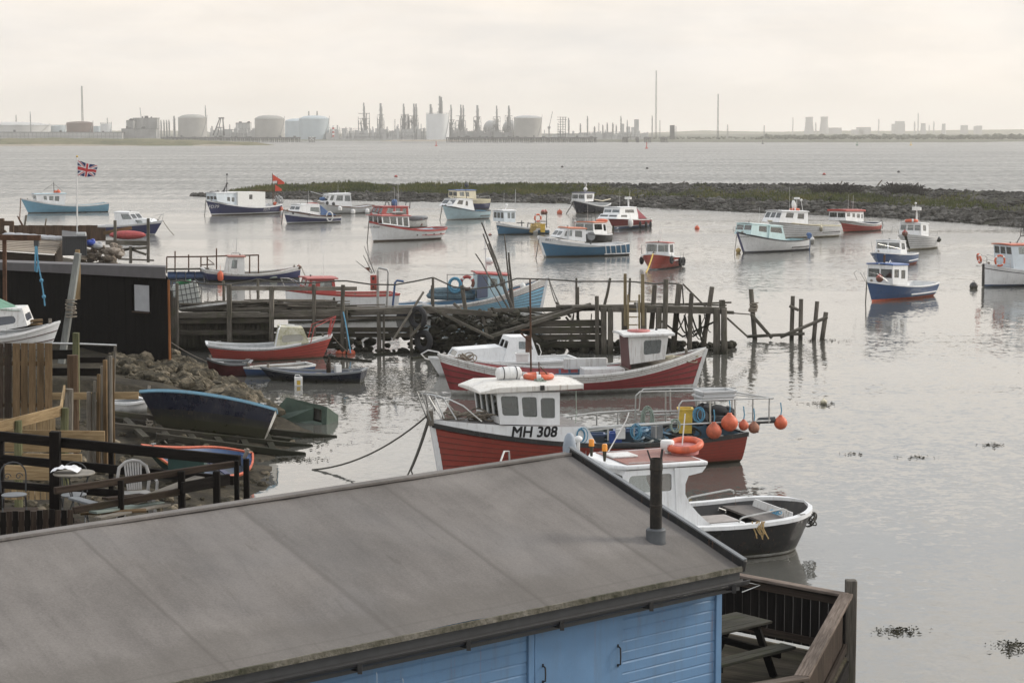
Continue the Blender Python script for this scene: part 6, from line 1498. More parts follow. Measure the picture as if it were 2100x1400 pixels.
# jetty along the far bank
def jetty(x0, x1, ytop, ybot, Y, label, n, name='jetty'):
    a, b2 = at(x0, ytop, Y), at(x1, ytop, Y); e = empty(name, (a.x, Y, 0), label, 'jetty', 'jetties on the far shore'); L = b2.x - a.x; z = a.z
    mb = MB(); mb.box((L / 2, 2, z - 1.1), L, 6, 1.1)
    for i in range(int(L / 7)): mb.box((rnd(0, L), 2, z), rnd(.8, 3), 2, rnd(.3, 1.6))
    mb.obj('deck', FDK, e); mb = MB()
    for i in range(n): x = L * (i + .5) / n + rnd(-.3, .3); mb.cyl((x, rnd(-.5, 3), -1), (x, 2, z - 1), .45, .45, 6); mb.cyl((x + .8, -1, -1), (x - .8, 3, z - 1), .3, .3, 5)
    o = mb.obj('piles', FDK, e); o['kind'] = 'stuff'; return e
jetty(330, 616, 281.5, 288, 1700, 'long dark jetty on the left half of the far shore', 70); jetty(915, 1225, 281.5, 290, 1690, 'long dark jetty right of the sand slope', 78)
for (px, w, lab) in [(639.5, 14, 'mooring dolphin with white chequer sign'), (1283, 12, 'mooring dolphin, first past the long right jetty'), (1307, 6, 'small dolphin between two larger ones'), (1328, 14, 'mooring dolphin with cabin in mid row'), (1362, 15, 'mooring dolphin at the right end of the row')]:
    jetty(px - w / 2, px + w / 2, 281.5, 290, 1690, lab, 4, 'mooring_dolphin')
mb = MB(); a = at(640, 285, 1688)
for i in range(3):
    for j in range(3):
        if (i + j) % 2 == 0: mb.box((a.x - 1.6 + i * 1.2, a.y, a.z - 1 + j * 1.0), 1.1, .3, .95)
tag(mb.obj('chequer_sign', FWH), 'white chequer board sign on the dolphin', 'sign')
e = empty('striped_beacon', at(683.5, 281, 1700), 'red and white striped beacon post at the jetty end', 'beacon post'); 
for k in range(6):
    mb = MB(); mb.cyl((0, 0, k * 1.6), (0, 0, k * 1.6 + 1.6), .9, .9, 10); mb.obj('band', FRD if k % 2 == 0 else FWH, e)
# cooling towers and the hazy skyline
HY = 4300
def cool(px, w, yt, label, Y=HY, yb=273):
    a = at(px, yb, Y); zt = at(px, yt, Y).z; k = Y / F; r = w * k / 2; H = zt - 1; mb = MB()
    mb.lathe((0, 0, 0), [(r * 1.18, 0), (r * 1.05, H * .25), (r * .9, H * .55), (r * .82, H * .78), (r * .84, H * .92), (r * .9, H), (r * .84, H), (r * .78, H * .85)], 36)
    o = thing(mb, 'cooling_tower', FCOOL, label, 'cooling tower', 'cooling towers in the haze'); o.location = (a.x, Y, 1)
cool(1659, 18, 240, 'left of the pair of tall cooling towers'); cool(1690, 18, 239.5, 'right of the pair of tall cooling towers'); cool(1893, 12, 253, 'lone cooling tower among thin chimneys'); cool(1935, 9, 254, 'smallest cooling tower far right')
for (px, yt, w, lab) in [(1625.5, 241, 1.5, 'thin chimney left of the cooling tower pair'), (1672.5, 251, 2, 'short chimney between the cooling tower pair'), (1801.5, 244, 1.8, 'thin chimney right of the power station'), (1875, 249, 2.2, 'thick short chimney left of the tallest hazy one'), (1882, 232, 2, 'tallest thin chimney in the haze'), (1905, 256, 1.5, 'stub chimney right of the lone cooling tower'), (1914.5, 249, 2, 'pointed chimney right of the lone cooling tower')]:
    column(px, yt, w, lab, name='chimney', group='hazy chimneys', Y=HY, mat=FCOOL)
for (x0, x1, yt, lab) in [(1700, 1726, 262, 'low hazy hall right of the cooling tower pair'), (1752, 1772, 266, 'hazy power station wing'), (1762, 1786, 261, 'hazy power station main hall'), (1835, 1856, 254, 'broad hazy block, lower part'), (1842, 1855, 248.5, 'broad hazy block, raised part'), (1978, 1985, 257, 'single hazy tower block'), (2005, 2009, 259, 'left of two close hazy tower blocks'), (2009, 2014, 258, 'right of two close hazy tower blocks')]:
    block('hazy_building', x0, x1, yt, 274, HY + (40 if yt < 250 else 0), FCOOL, lab, group='hazy buildings on the skyline', det=False, dp=40, zb=1)
# far wood on the right bank
FT = tri('far_trees', [(.4, (.030, .036, .018)), (.6, (.065, .07, .035))], .2, .95)
mb = MB()
for i in range(520):
    px = rnd(1560, 2180); Y = rnd(1850, 2500); p = at(px, 280, Y); r = rnd(1.0, 2.6) * (1.2 if random.random() < .2 else .8)
    for k in range(4): rock1(mb, Vector((p.x + rnd(-2, 2), Y, 2 + r * rnd(.3, 1.0))), r * rnd(.5, 1), (1.4, 1, .8))
for i in range(160):
    px = rnd(1330, 1600); Y = rnd(1900, 2400); p = at(px, 280, Y); rock1(mb, Vector((p.x, Y, 2.4)), rnd(.5, 1.1), (2.0, 1, .8))
tag(mb.obj('far_wood', FT, smooth=0), kind='stuff')
# channel buoys
def chan(px, py, h, mat, label):
    mb = MB(); mb.lathe((0, 0, 0), [(.9, -.2), (.95, .35), (.5, .6), (.28, .9), (.22, h * .85), (.35, h * .87), (.3, h)], 12); o = thing(mb, 'channel_buoy', mat, label, 'buoy', 'channel buoys in the river'); o.location = gp(px, py)
chan(1326, 305, 3.5, FRD, 'red conical channel buoy before the far dolphins'); chan(894.5, 300, 3.0, FRD, 'red channel buoy below the white tank'); chan(1757.5, 298.5, 2.6, plain('buoy_green', (.03, .12, .06), .6), 'green channel buoy toward the right bank'); chan(1868, 298.5, 2.4, YEL, 'yellow channel buoy right of the green one'); chan(1564, 295.6, 3.0, FDK, 'dark channel buoy close to the far bank')
for (px, py, m_, lab) in [(812, 363.5, SCAR, 'tiny red float in the river above the grass bank'), (1153, 343.5, BLACK, 'tiny dark float in the river'), (1327, 346.5, BLACK, 'tiny dark float right of centre in the river'), (1690, 359, SCAR, 'tiny red float in the river at the right'), (1843, 354, BLACK, 'tiny dark float far right in the river')]:
    buoy(px, py, .38, m_, lab, eye=False)
buoy(1429.5, 469.5, .26, ORANGE, 'round orange buoy alone left of the aqua cabin boat'); buoy(1147.5, 438.5, .33, ORDULL, 'dull orange buoy left of the dark workboat', sink=.25)
buoy(1005, 482.5, .2, SCAR, 'half sunk red buoy left of the slate blue potting boat', sink=.6)
buoy(1689, 828, .13, CREAM, 'pale round buoy with weed in the open water at right', sink=.3)
# ------------------------------------------------------------------ the near shore
SHORE = [(10, -5), (30, -5), (45, -6.4), (52, -7.3), (56, -7.1), (60, -7.4), (64, -6.9), (67, -7.2), (70, -8.6), (74, -9.8), (77, -10.8), (83, -13.4), (88, -14.8), (92, -16.5), (100, -19.5), (120, -24), (140, -27), (147, -30), (151, -75), (165, -95)]
def landz(x, y):
    d = lerp_tab(SHORE, y) - x
    cap = 1.9 if y < 95 else 1.9 - .8 * min(1, (y - 95) / 15)
    if 66 < y < 84: k = .42
    elif 50 <= y <= 66: k = .14
    else: k = .3
    z = d * k; z = z if z < 0 else cap * (1 - math.exp(-z / cap * 1.15))
    return max(-1.2, z) + .12 * mnoise.noise(Vector((x * .6, y * .6, 0))) + .05 * mnoise.noise(Vector((x * 2, y * 2, 4)))
SOIL = tri('shore_soil', [(.36, (.012, .010, .007)), (.5, (.032, .027, .018)), (.66, (.085, .070, .048))], .9, .95, .7, .06)
mb = MB(); vs = []; nx, ny = 76, 190
for j in range(ny):
    y = 14 + (158 - 14) * j / (ny - 1); xs = lerp_tab(SHORE, y)
    for i in range(nx):
        x = xs + 4 - 60 * (i / (nx - 1)) ** 1.7; vs.append((x, y, landz(x, y)))
mb.add(vs, [(j * nx + i, j * nx + i + 1, (j + 1) * nx + i + 1, (j + 1) * nx + i) for j in range(ny - 1) for i in range(nx - 1)])
tag(mb.obj('shore', SOIL, smooth=60), kind='structure')
STONE = tri('shore_stone', [(.37, (.010, .009, .006)), (.5, (.062, .053, .036)), (.64, (.24, .20, .145))], 1.3, .9, .6, .06)
mb = MB(); n = 0
while n < 900:
    y = rnd(64, 84); d = rnd(-.4, 7.5); x = lerp_tab(SHORE, y) - d
    px = 1050 + x * F / y
    if px < 225 or (px > 560): continue
    r = rnd(.08, .2) if random.random() < .75 else rnd(.2, .46)
    if y < 69 and d > 2.5: continue
    mb.rock((x, y, landz(x, y) + r * .22), r); n += 1
for i in range(420):
    y = rnd(40, 64); x = lerp_tab(SHORE, y) - rnd(-.2, 7); r = rnd(.07, .22); mb.rock((x, y, landz(x, y) + r * .1), r)
for i in range(170):
    y = rnd(104, 128); x = lerp_tab(SHORE, y) - rnd(-.2, 5); r = rnd(.2, .5); mb.rock((x, y, landz(x, y) + r * .2), r)
tag(mb.obj('shore_rocks', STONE, smooth=22), kind='stuff')
def bars(name, lst, mat, parent=None, bevel=0.0, each=False, **kw):
    if each:
        for q in lst: bars(name, [q], mat, parent, bevel, **kw)
        return
    mb = MB()
    for q in lst: mb.bar(*q[:4], **(q[4] if len(q) > 4 else {}))
    return mb.obj(name, mat, parent, bevel=bevel, **kw)
def post(x0, y0, x1, y1, w, Y, mat, label, name='post', group=None, round_=False, Y1=None, down=0.0):
    """a post seen from its foot x0,y0 to its head x1,y1"""
    p = at(x0, y0, Y); q = at(x1, y1, Y1 or Y); p = p + (p - q).normalized() * down; k = Y / F * w; mb = MB()
    if round_: mb.tube([Vector(), (q - p) * .5 + Vector((rnd(-.02, .02), 0, 0)), q - p], k / 2, 9, r1=k / 2 * .92)
    else: mb.bar(Vector(), q - p, k, k, roll=rnd(-.3, .3), taper=rnd(.86, 1))
    o = thing(mb, name, mat, label, 'post', group, bevel=0.0 if round_ else .012); o.location = p; return o

# black shed
BS0, BS1 = at(347, 757, 75), at(-110, 757, 83); sd_ = (BS1 - BS0); sd_.z = 0; sl_ = sd_.length; su = sd_.normalized(); sn = Vector((su.y, -su.x, 0)); sn = -sn if sn.dot(CAM - BS0) < 0 else sn
e = empty('black_shed', (BS0.x, BS0.y, 0), 'long black timber shed with grey fascia and one frosted window', 'shed')
BLKW = wood('tarred_boards', (.0025, .0022, .002), (.008, .007, .0065), .8)
wx0 = 0; mb = MB(); zt0 = 4.5; zt1 = 4.42
wa, wb_ = (at(306, 600, 75.6).x - BS0.x) / su.x, (at(275, 600, 76).x - BS0.x) / su.x; wz0, wz1 = 10 - 370 * 75.7 / F, 10 - 316 * 75.7 / F
x = 0.0
while x < sl_:
    w = rnd(.15, .21); a, c_ = x, x + w - .008; ztop = zt0 + (zt1 - zt0) * x / sl_
    segs = [(.2, ztop)] if not (c_ > wa and a < wb_) else [(.2, wz0), (wz1, ztop)]
    for z0, z1 in segs: p = su * ((a + c_) / 2) + sn * rnd(-.006, .006); mb.bar(p + ZUP * z0, p + ZUP * z1, w - .008, .03, up=sn)
    x += w
mb.obj('wall', BLKW, e)
bd = (BS0 - CAM); bd.z = 0; bd = (bd.normalized() + su * .03).normalized(); mb = MB(); mb.slab([(0, 0, .2), tuple(bd * 5 + ZUP * .2), tuple(bd * 5 + ZUP * 4.3), tuple(ZUP * 4.5)], su * .05); mb.slab([tuple(-sn * .1 + ZUP * .2), tuple(-sn * .1 + su * sl_ + ZUP * .2), tuple(-sn * .1 + su * sl_ + ZUP * 4.4), tuple(-sn * .1 + ZUP * 4.4)], -sn * .04); mb.obj('side_wall', BLKW, e)
GFEL = plain('grey_felt', (.105, .10, .105), .85, var=.2, sc=2)
mb = MB(); mb.slab([tuple(sn * .18 - su * .06 + ZUP * 4.46), tuple(sn * .18 + su * sl_ + ZUP * 4.36), tuple(sn * .18 + su * sl_ + ZUP * 4.62), tuple(sn * .18 - su * .06 + ZUP * 4.90)], -sn * .04); mb.obj('fascia', GFEL, e)
mb = MB(); mb.slab([tuple(sn * .13 - su * .06 + ZUP * 4.88), tuple(sn * .13 + su * sl_ + ZUP * 4.60), tuple(bd * 5 + su * sl_ + ZUP * 4.4), tuple(bd * 5 - su * .06 + ZUP * 4.62)], ZUP * -.07); mb.obj('roof', GFEL, e)
bars('corner_board', [(-su * .05 + ZUP * .9, -su * .05 + ZUP * 4.4, .07, .10)], wood('orange_board', (.22, .085, .03), (.36, .15, .06)), e)
mb = MB(); mb.slab([tuple(su * wa + ZUP * wz0), tuple(su * wb_ + ZUP * wz0), tuple(su * wb_ + ZUP * wz1), tuple(su * wa + ZUP * wz1)], sn * .01); wn_ = mb.obj('window', plain('frosted_pane', (.34, .35, .37), .35, var=.12, sc=3), e)
bars('sill', [(su * (wa - .06) + sn * .05 + ZUP * (wz0 - .04), su * (wb_ + .06) + sn * .05 + ZUP * (wz0 - .04), .12, .05)], MIDW, wn_)
# leaning post, gallows, rope
post(131, 712, 160, 519, 13, 72, wood('silver_post', (.20, .21, .20), (.36, .37, .355)), 'pale grey leaning post bound with rope before the black shed', 'leaning_post', down=1.5)
mb = MB(); p = at(146, 632, 71.8)
for k in range(7): mb.ring((rnd(-.02, .02), 0, .1 * k - .3), (rnd(-.2, .3), rnd(-.2, .2), 1), .19, .022, 14, 5)
o = thing(mb, 'rope_lashing', ROPE, 'rope lashing wound round the leaning grey post', 'rope'); o.location = p
post(159, 560, 159, 512, 11, 76, NEWW, 'round timber post end showing above the black shed roof', round_=True, down=1)
e = empty('hoist_frame', at(9, 660, 69), 'rusty steel hoist frame with overhanging beam at the left edge', 'hoist'); o0 = at(9, 660, 69)
bars('upright', [(Vector((0, 0, -1.5)), at(9, 490, 69) - o0, .12, .12)], RUST, e); bars('beam', [(at(-60, 486, 69) - o0, at(83, 488, 69) - o0, .16, .19)], RUST, e)
mb = MB(); q = at(75, 496, 69) - o0; mb.box(q - ZUP * .15, .16, .16, .2); mb.cyl(q - ZUP * .1, q - ZUP * .5, .05, .04); mb.obj('pulley', DGREY, e)
mb = MB(); pts = [at(75, 505, 68.9), at(78, 540, 68.9), at(85, 575, 68.9), at(90, 608, 68.9), at(92, 627, 68.9)]
mb.tube([x - pts[0] for x in pts], .03, 6); mb.tube([at(73, 505, 68.8) - pts[0], at(72, 555, 68.8) - pts[0], at(75, 558, 68.8) - pts[0], at(79, 535, 68.8) - pts[0]], .035, 6)
for q in (2, 3): mb.ball(pts[q] - pts[0], .075, 0, 8)
o = thing(mb, 'hanging_rope', ROPEB, 'knotted light blue rope dangling from the rusty hoist', 'rope'); o.location = pts[0]
# white boat ashore
b = Boat('motor_boat', 'white clinker motor boat hauled ashore with green sheet over its cabin', (106, 710), (-150, 716), (124, 660), (-160, 672), 2.1, [(F_, 1, W)], zb=3.25, zs=3.25, mid=(10, 692), gun=W, inner=W, group=None, lap=.03, rows=4, fd=.6, fdm=W, floor=.2)
b.cabin([(-60, 690), (56, 668), (45, 632), (-60, 634)], 1.5, [(-30, 30)], (650, 668), 1, wt=1.2, mat=WOLD, roof=None, ch=.10, glass_m=plain('dark_pane', (.07, .08, .10), .15, var=.05))
mb = MB(); zc = b.pt(30, 633, 0).z
vs = [(b.pt(x, 632, 0).x, y, zc + dz) for x, dz in ((-60, .55), (0, .30), (30, .05), (48, .0)) for y, dz in ((-.66, dz * .2), (0, dz + .03), (.66, dz * .2))]
mb.add(vs, [(3 * i + j, 3 * i + j + 1, 3 * i + j + 4, 3 * i + j + 3) for i in range(3) for j in range(2)])
o = thing(mb, 'green_sheet', plain('green_sheet', (.13, .26, .19), .7, var=.3), 'green plastic sheet draped over the white boat cabin ashore', 'sheet'); o.matrix_world = b.M
mb = MB(); p = b.pt(70, 662, .1); mb.bar(p + Vector((-.3, 0, .05)), p + Vector((.25, .1, .08)), .3, .06); mb.bar(p + Vector((-.3, .1, -.05)), p + Vector((.2, -.1, -.02)), .3, .06); o = thing(mb, 'board_pile', FENCEW, 'short boards lying on the foredeck of the boat ashore', 'boards'); o.matrix_world = b.M
bars('cradle', [(b.pt(40, 716, -.8) - ZUP * .1, b.pt(40, 716, .8) - ZUP * .1, .2, .2), (b.pt(-60, 716, -.8) - ZUP * .1, b.pt(-60, 716, .8) - ZUP * .1, .2, .2), (b.pt(40, 716, .4), b.pt(40, 716, .4) - ZUP * 1.6, .2, .2), (b.pt(40, 716, -.4), b.pt(40, 716, -.4) - ZUP * 1.6, .2, .2)], DARKW, b.e)
# fence of wide boards
e = empty('board_fence', at(54, 870, 55), 'fence of wide upright brown boards in front of the boat ashore', 'fence'); o0 = at(54, 870, 55)
for i, (x0, x1, yb, dk) in enumerate([(-24, -10, 858, 1), (-8, 7, 858, 1), (9, 24, 858, 1), (26, 41, 884, 0), (43, 57, 886, 0), (59, 73, 888, 0), (76, 90, 888, 0), (92, 107, 888, 0)]):
    bars('board', [(at((x0 + x1) / 2, yb, 55) - o0, at((x0 + x1) / 2, 704 + rnd(-1, 1), 55) - o0, (x1 - x0) * 55 / F, .03, dict(up=(0, 1, 0)))], MIDW if dk else FENCEW, e, bevel=.006)
bars('rail', [(at(-30, 745, 55.1) - o0, at(105, 745, 55.1) - o0, .05, .12), (at(-30, 830, 55.1) - o0, at(105, 830, 55.1) - o0, .05, .12)], FENCEW, e)
e = empty('scaffold_rail', at(107, 704, 56), 'grey pipe rail running right from the board fence', 'railing'); o0 = at(107, 704, 56); mb = MB(); mb.tube([Vector(), at(165, 705, 56) - o0, at(239, 708, 56) - o0], .03, 8); mb.obj('pipe', STEEL, e)
bars('upright', [(at(236, 708, 56) - o0, at(232, 842, 56) - o0, .06, .08)], PIERL, e); bars('cross_board', [(at(107, 727, 56.2) - o0, at(161, 726, 56.2) - o0, .04, .26), (at(163, 738, 56.2) - o0, at(216, 738, 56.2) - o0, .04, .16), (at(107, 762, 56.4) - o0, at(216, 763, 56.4) - o0, .04, .22)], DARKW, e)
for i, (x0, y0, x1, y1, w, Y, m_, lab, rd) in enumerate([(150, 905, 149, 728, 25, 50, wood('bark_log', (.055, .035, .022), (.15, .10, .065)), 'thick bark brown log post with pale sawn top', True), (156, 800, 156, 682, 14, 52, wood('green_post', (.09, .095, .05), (.20, .20, .11)), 'greenish square post behind the thick log', False), (142, 905, 142, 797, 19, 48, PIERL, 'grey round post left of the thick log', True),
                                                          (133, 945, 133, 836, 18, 45, wood('green_post', (.09, .095, .05), (.20, .20, .11)), 'green round post where the pale handrails meet', True), (38, 990, 37, 862, 18, 43, wood('green_post', (.09, .095, .05), (.20, .20, .11)), 'green round post further left carrying the sloping pale handrail', True)]):
    post(x0, y0, x1, y1, w, Y, m_, lab, group=None, round_=rd, down=.8)
for (x0, y0, Y0, x1, y1, Y1, w, h, lab) in [(-20, 880, 42, 126, 842, 45, .05, .24, 'pale sloping handrail board rising to the green post'), (124, 842, 45, 132, 795, 48, .05, .14, 'short pale board angled up behind the green post'), (108, 812, 49.7, 284, 811, 49.7, .06, .18, 'long level pale beam reaching the blue hull')]:
    o0 = at(x0, y0, Y0); o = tag(bars('handrail_board', [(Vector(), at(x1, y1, Y1) - o0, w, h)], NEWW, bevel=.008), lab, 'board', 'new pale boards of the walkway'); o.location = o0
for (yy, x0, x1, h, Y, lab) in [(893, 10, 215, .26, 44, 'upper long pale plank of the walkway side'), (916, 10, 165, .2, 43.5, 'second long pale plank of the walkway side'), (938, 10, 168, .2, 43, 'third long pale plank of the walkway side'), (968, 10, 110, .3, 41, 'lowest long pale plank of the walkway side')]:
    o0 = at(x0, yy, Y); o = tag(bars('side_plank', [(Vector(), at(x1, yy + 2, Y) - o0, .05, h)], NEWW, bevel=.008), lab, 'board', 'pale planks of the walkway side'); o.location = o0
e = empty('walkway_screen', at(70, 890, 46.5), 'short row of pale upright boards under the sloping handrail', 'boards'); o0 = at(70, 890, 46.5)
for i in range(9): x = 2 + i * 13.2; bars('board', [(at(x, 888, 46.5) - o0, at(x, 858, 46.5) - o0, .135, .025, dict(up=(0, 1, 0)))], NEWW, e)
e = empty('board_skirt', at(70, 1022, 38.5), 'row of yellowish upright boards below the walkway planks', 'boards'); o0 = at(70, 1022, 38.5)
for i in range(11): x = -8 + i * 12.2; bars('board', [(at(x, 1024, 38.5) - o0, at(x, 992 + i * .6, 38.5) - o0, .095, .025, dict(up=(0, 1, 0)))], NEWW, e)
# palisade of split planks
for i in range(11):
    x = 181 + i * 5.1 + rnd(-1, 1); yt = [803, 806, 800, 780, 770, 765, 748, 738, 733, 730, 735][i] + rnd(-4, 4); o = post(x + rnd(-2, 2), 965, x + rnd(-2, 2), yt, rnd(5, 9), 47 + rnd(-.4, .4), [PIERL, FENCEW, PIER][i % 3], 'x', 'split_plank', 'rough split planks standing in a row'); o['label'] = 'rough split plank, number %s from the left in the upright row by the walkway' % ('one two three four five six seven eight nine ten eleven'.split()[i]); o['category'] = 'plank'
# slipway and boats drawn up on it
e = empty('slipway', gp(420, 890, .5), 'dark weedy timber slipway running down into the water', 'slipway'); o0 = gp(420, 890, .5)
for (x0, y0, z0, x1, y1, z1) in [(222, 872, .95, 640, 917, -.06), (228, 848, 1.0, 690, 899, -.06), (320, 894, .75, 626, 934, -.04), (226, 860, .85, 600, 905, .0)]:
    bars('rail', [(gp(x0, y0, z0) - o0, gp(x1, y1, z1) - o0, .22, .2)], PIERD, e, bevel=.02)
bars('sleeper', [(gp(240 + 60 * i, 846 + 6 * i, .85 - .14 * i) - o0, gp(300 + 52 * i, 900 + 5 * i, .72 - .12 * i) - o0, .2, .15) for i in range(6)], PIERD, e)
b = Boat('rowing_boat', 'dark navy fibreglass boat with light blue rim propped on the slipway', (318, 860), (548, 890), (284, 803), (564, 851), 1.75, [(F_, .38, BLACK), (F_, .94, DNAVY), (F_, 1, SKYB)], zb=.86, zs=.42, mid=(420, 822), gun=SKYB, inner=GREY, group=None, km=.3, kb=.5, pw=3, transom=WOLD, d=.5); b.e.matrix_world = b.M @ Matrix.Rotation(.24, 4, 'X')
b = Boat('dinghy', 'white dinghy partly seen behind the navy boat on the slipway', (205, 850), (300, 846), (198, 822), (302, 822), 1.3, [(F_, 1, W)], zb=.9, zs=.9, gun=W, inner=GREY, group=None)
b = Boat('rowing_boat', 'small boat with orange gunwale and blue inside drawn up by the dark railing', (500, 957), (372, 972), (508, 925), (350, 936), 1.7, [(F_, .8, plain('dark_green', (.015, .05, .045), .5)), (F_, .88, YEL), (F_, 1, ORDULL)], zb=.25, zs=.55, mid=(430, 950), gun=ORDULL, guns=(.03, .03), inner=BLUE, deck=BLUE, group=None, fd=.93, floor=.25, d=.2, pw=3.5); b.e.matrix_world = b.M @ Matrix.Rotation(.42, 4, 'X')
mb = MB(); mb.bar((.2, -.6, b.hm - .15), (.2, .6, b.hm - .15), .22, .03); mb.obj('thwart', NAVY, b.e)
mb = MB(); P = [at(588, 814, 68.5), at(671, 834, 67.5), at(669, 880, 67.4), at(553, 884, 68.5), at(553, 852, 68.8)]; P[2].z = -.2; P[3].z = -.2; c0 = P[0].copy()
GRN = plain('bottle_green', (.060, .092, .070), .6, var=.35, sc=2); e = empty('green_box', c0, 'half sunk green plywood box with a square opening', 'box'); nn = Vector((.3, .94, -.42)) * 1.0
q = [x - c0 for x in P]; u = (q[1] - q[0]); v = (q[2] - q[1])
w0 = q[1] - u * .33 - ZUP * .15; wa4 = [w0, w0 + u * .20, w0 + u * .20 - ZUP * .44 - u * .02, w0 - ZUP * .44 - u * .02]
mb.add([q[0], q[1], q[2], q[3], q[4], *wa4], [(0, 1, 6, 5), (1, 2, 7, 6), (2, 3, 8, 7), (3, 4, 5, 8), (4, 0, 5)]); 
mb.add([q[0], q[1], q[0] + nn, q[1] + nn, q[2], q[2] + nn, q[4], q[4] + nn, q[3], q[3] + nn], [(0, 1, 3, 2), (1, 4, 5, 3), (0, 2, 7, 6), (6, 7, 9, 8), (2, 3, 5, 9, 7)]); mb.obj('panel', GRN, e, smooth=0)
mb = MB(); mb.slab([x + Vector((0, .35, 0)) for x in wa4], (0, .02, 0)); mb.obj('pale_board', WOLD, e)
mb = MB(); mb.box((0, 0, 0), .9, .5, .42); e = empty('green_crate', gp(385, 966, 1.5), 'dark green crate with red and yellow lid edge below the orange rimmed boat', 'crate'); mb.obj('body', plain('dark_green', (.015, .05, .045), .5), e); bars('rim', [((-.47, -.27, .43), (.47, -.27, .43), .06, .03), ((.47, -.27, .43), (.47, .27, .43), .06, .03)], SCAR, e); bars('trim', [((-.47, -.275, .395), (.47, -.275, .395), .05, .03)], YEL, e)
mb = MB(); p = gp(307, 880, .6)
for k in range(6): mb.ring((0, 0, .05 * k), (rnd(-.4, .4), rnd(-.4, .4), 1), .1, .025, 10, 5)
mb.tube([(0, 0, .2), at(284, 832, 66) - p], .02, 5); mb.tube([(0, 0, .1), gp(342, 908, .6) - p], .025, 5); o = thing(mb, 'mooring_knot', ROPE, 'rope knot with tails on the slipway below the navy boat', 'rope'); o.location = p
WEEDM = tri('floating_weed', [(.4, (.012, .012, .008)), (.6, (.045, .040, .022))], 3, .9)
mb = MB()
for (cx, cy, sx_, sy_, n) in [(600, 942, 60, 5, 160), (1845, 1292, 50, 8, 90), (2075, 1325, 45, 14, 110), (1690, 828, 40, 5, 60), (2035, 912, 25, 4, 40), (1880, 937, 45, 3, 40), (880, 642, 60, 4, 60), (1690, 698, 55, 4, 90), (520, 800, 40, 18, 120), (980, 726, 80, 5, 60), (1750, 930, 30, 3, 20), (700, 742, 80, 4, 70), (640, 905, 60, 14, 90)]:
    for i in range(n):
        p = gp(random.gauss(cx, sx_ * .5), random.gauss(cy, sy_ * .5), .015); r = rnd(.02, .09); k = rnd(0, 6.28); a = Vector((math.cos(k), math.sin(k), 0)) * r; c_ = Vector((-a.y, a.x, 0)) * rnd(.15, .5)
        mb.add([p - a, p - c_ + ZUP * .02, p + a, p + c_ + ZUP * .03], [(0, 1, 2, 3)])
tag(mb.obj('floating_weed', WEEDM, smooth=0), kind='stuff')

# ------------------------------------------------------------------ huts, staging and flag farther left
e = empty('plank_hut', at(50, 540, 111), 'low hut with pale plank roof weighed down by sandbags', 'hut'); o0 = at(50, 540, 111)
R4 = [at(-30, 482, 117), at(130, 490, 117), at(112, 521, 110.5), at(-40, 510, 110.5)]
mb = MB()
for i in range(9):
    f0, f1 = i / 9, (i + .93) / 9; a = R4[0].lerp(R4[3], (f0 + f1) / 2) - o0; c_ = R4[1].lerp(R4[2], (f0 + f1) / 2) - o0; mb.bar(a, c_, (R4[0] - R4[3]).length / 9 * .96, .05)
mb.obj('roof', wood('pale_roof_plank', (.24, .20, .16), (.46, .40, .33)), e)
mb = MB(); z0 = .8 - o0.z; a = R4[3] - o0; c_ = R4[2] - o0
mb.slab([a - ZUP * .1 + Vector((0, .4, 0)), c_ - ZUP * .1 + Vector((-.1, .4, 0)), Vector((c_.x - .1, c_.y + .4, z0)), Vector((a.x, a.y + .4, z0))], (0, .06, 0)); c2 = R4[1] - o0
mb.slab([c_ - ZUP * .1 + Vector((-.12, .4, 0)), c2 - ZUP * .1 + Vector((-.12, 0, 0)), Vector((c2.x - .12, c2.y, z0)), Vector((c_.x - .12, c_.y + .4, z0))], (.06, 0, 0)); mb.obj('wall', MIDW, e)
for i in range(7):
    mb = MB(); mb.ball((0, 0, .16), .2, 0, 10, (2.3, 1.1, .85)); o = thing(mb, 'sandbag', plain('sacking', (.42, .43, .45), .9, var=.25), 'pale sandbag, %s from the left along the hut roof edge' % ('first second third fourth fifth sixth seventh'.split()[i]), 'sandbag', 'sandbags on the plank hut roof'); o.location = at(20 + i * 16.5, 486 + i * 1.2, 116) - ZUP * .05; o.rotation_euler = (0, rnd(-.1, .1), rnd(-.3, .3))
e = empty('board_screen', at(110, 492, 128), 'rusty brown screen of upright boards below the flagpole', 'fence'); o0 = at(110, 492, 128); BRB = wood('rusty_boards', (.055, .035, .024), (.17, .115, .08))
mb = MB(); x = 24
while x < 199: w = rnd(9, 15); mb.bar(at(x + w / 2, 494, 128) - o0, at(x + w / 2, 462 + rnd(-.5, .8), 128) - o0, w * 128 / F * .97, .05, up=(0, 1, 0)); x += w
mb.obj('boards', BRB, e); mb = MB()
for x in (203, 212): mb.bar(at(x, 494, 127) - o0, at(x, 467, 127) - o0, .29, .05, up=(0, 1, 0))
mb.obj('boards', BRB, e)
e = empty('timber_gateway', at(10, 480, 125), 'chunky brown timber frame at the left edge beyond the hut', 'frame'); o0 = at(10, 480, 125); bars('frame', [(at(2, 482, 125) - o0, at(2, 448, 125) - o0, .35, .35), (at(24, 482, 125) - o0, at(24, 455, 125) - o0, .25, .25), (at(-4, 458, 125) - o0, at(27, 458, 125) - o0, .3, .3), (at(-4, 487, 119) - o0, at(13, 476, 119) - o0, .3, .3)], BRB, e)
e = empty('corrugated_shed', at(152, 522, 112), 'small dark corrugated shed right of the plank hut', 'shed'); o0 = at(152, 522, 112); mb = MB(); k = 112 / F
for i in range(25): mb.bar(at(129 + i * 2, 524, 112) - o0, at(129 + i * 2, 486, 112) - o0, 2 * k, .05 if i % 2 else .09, up=(0, 1, 0))
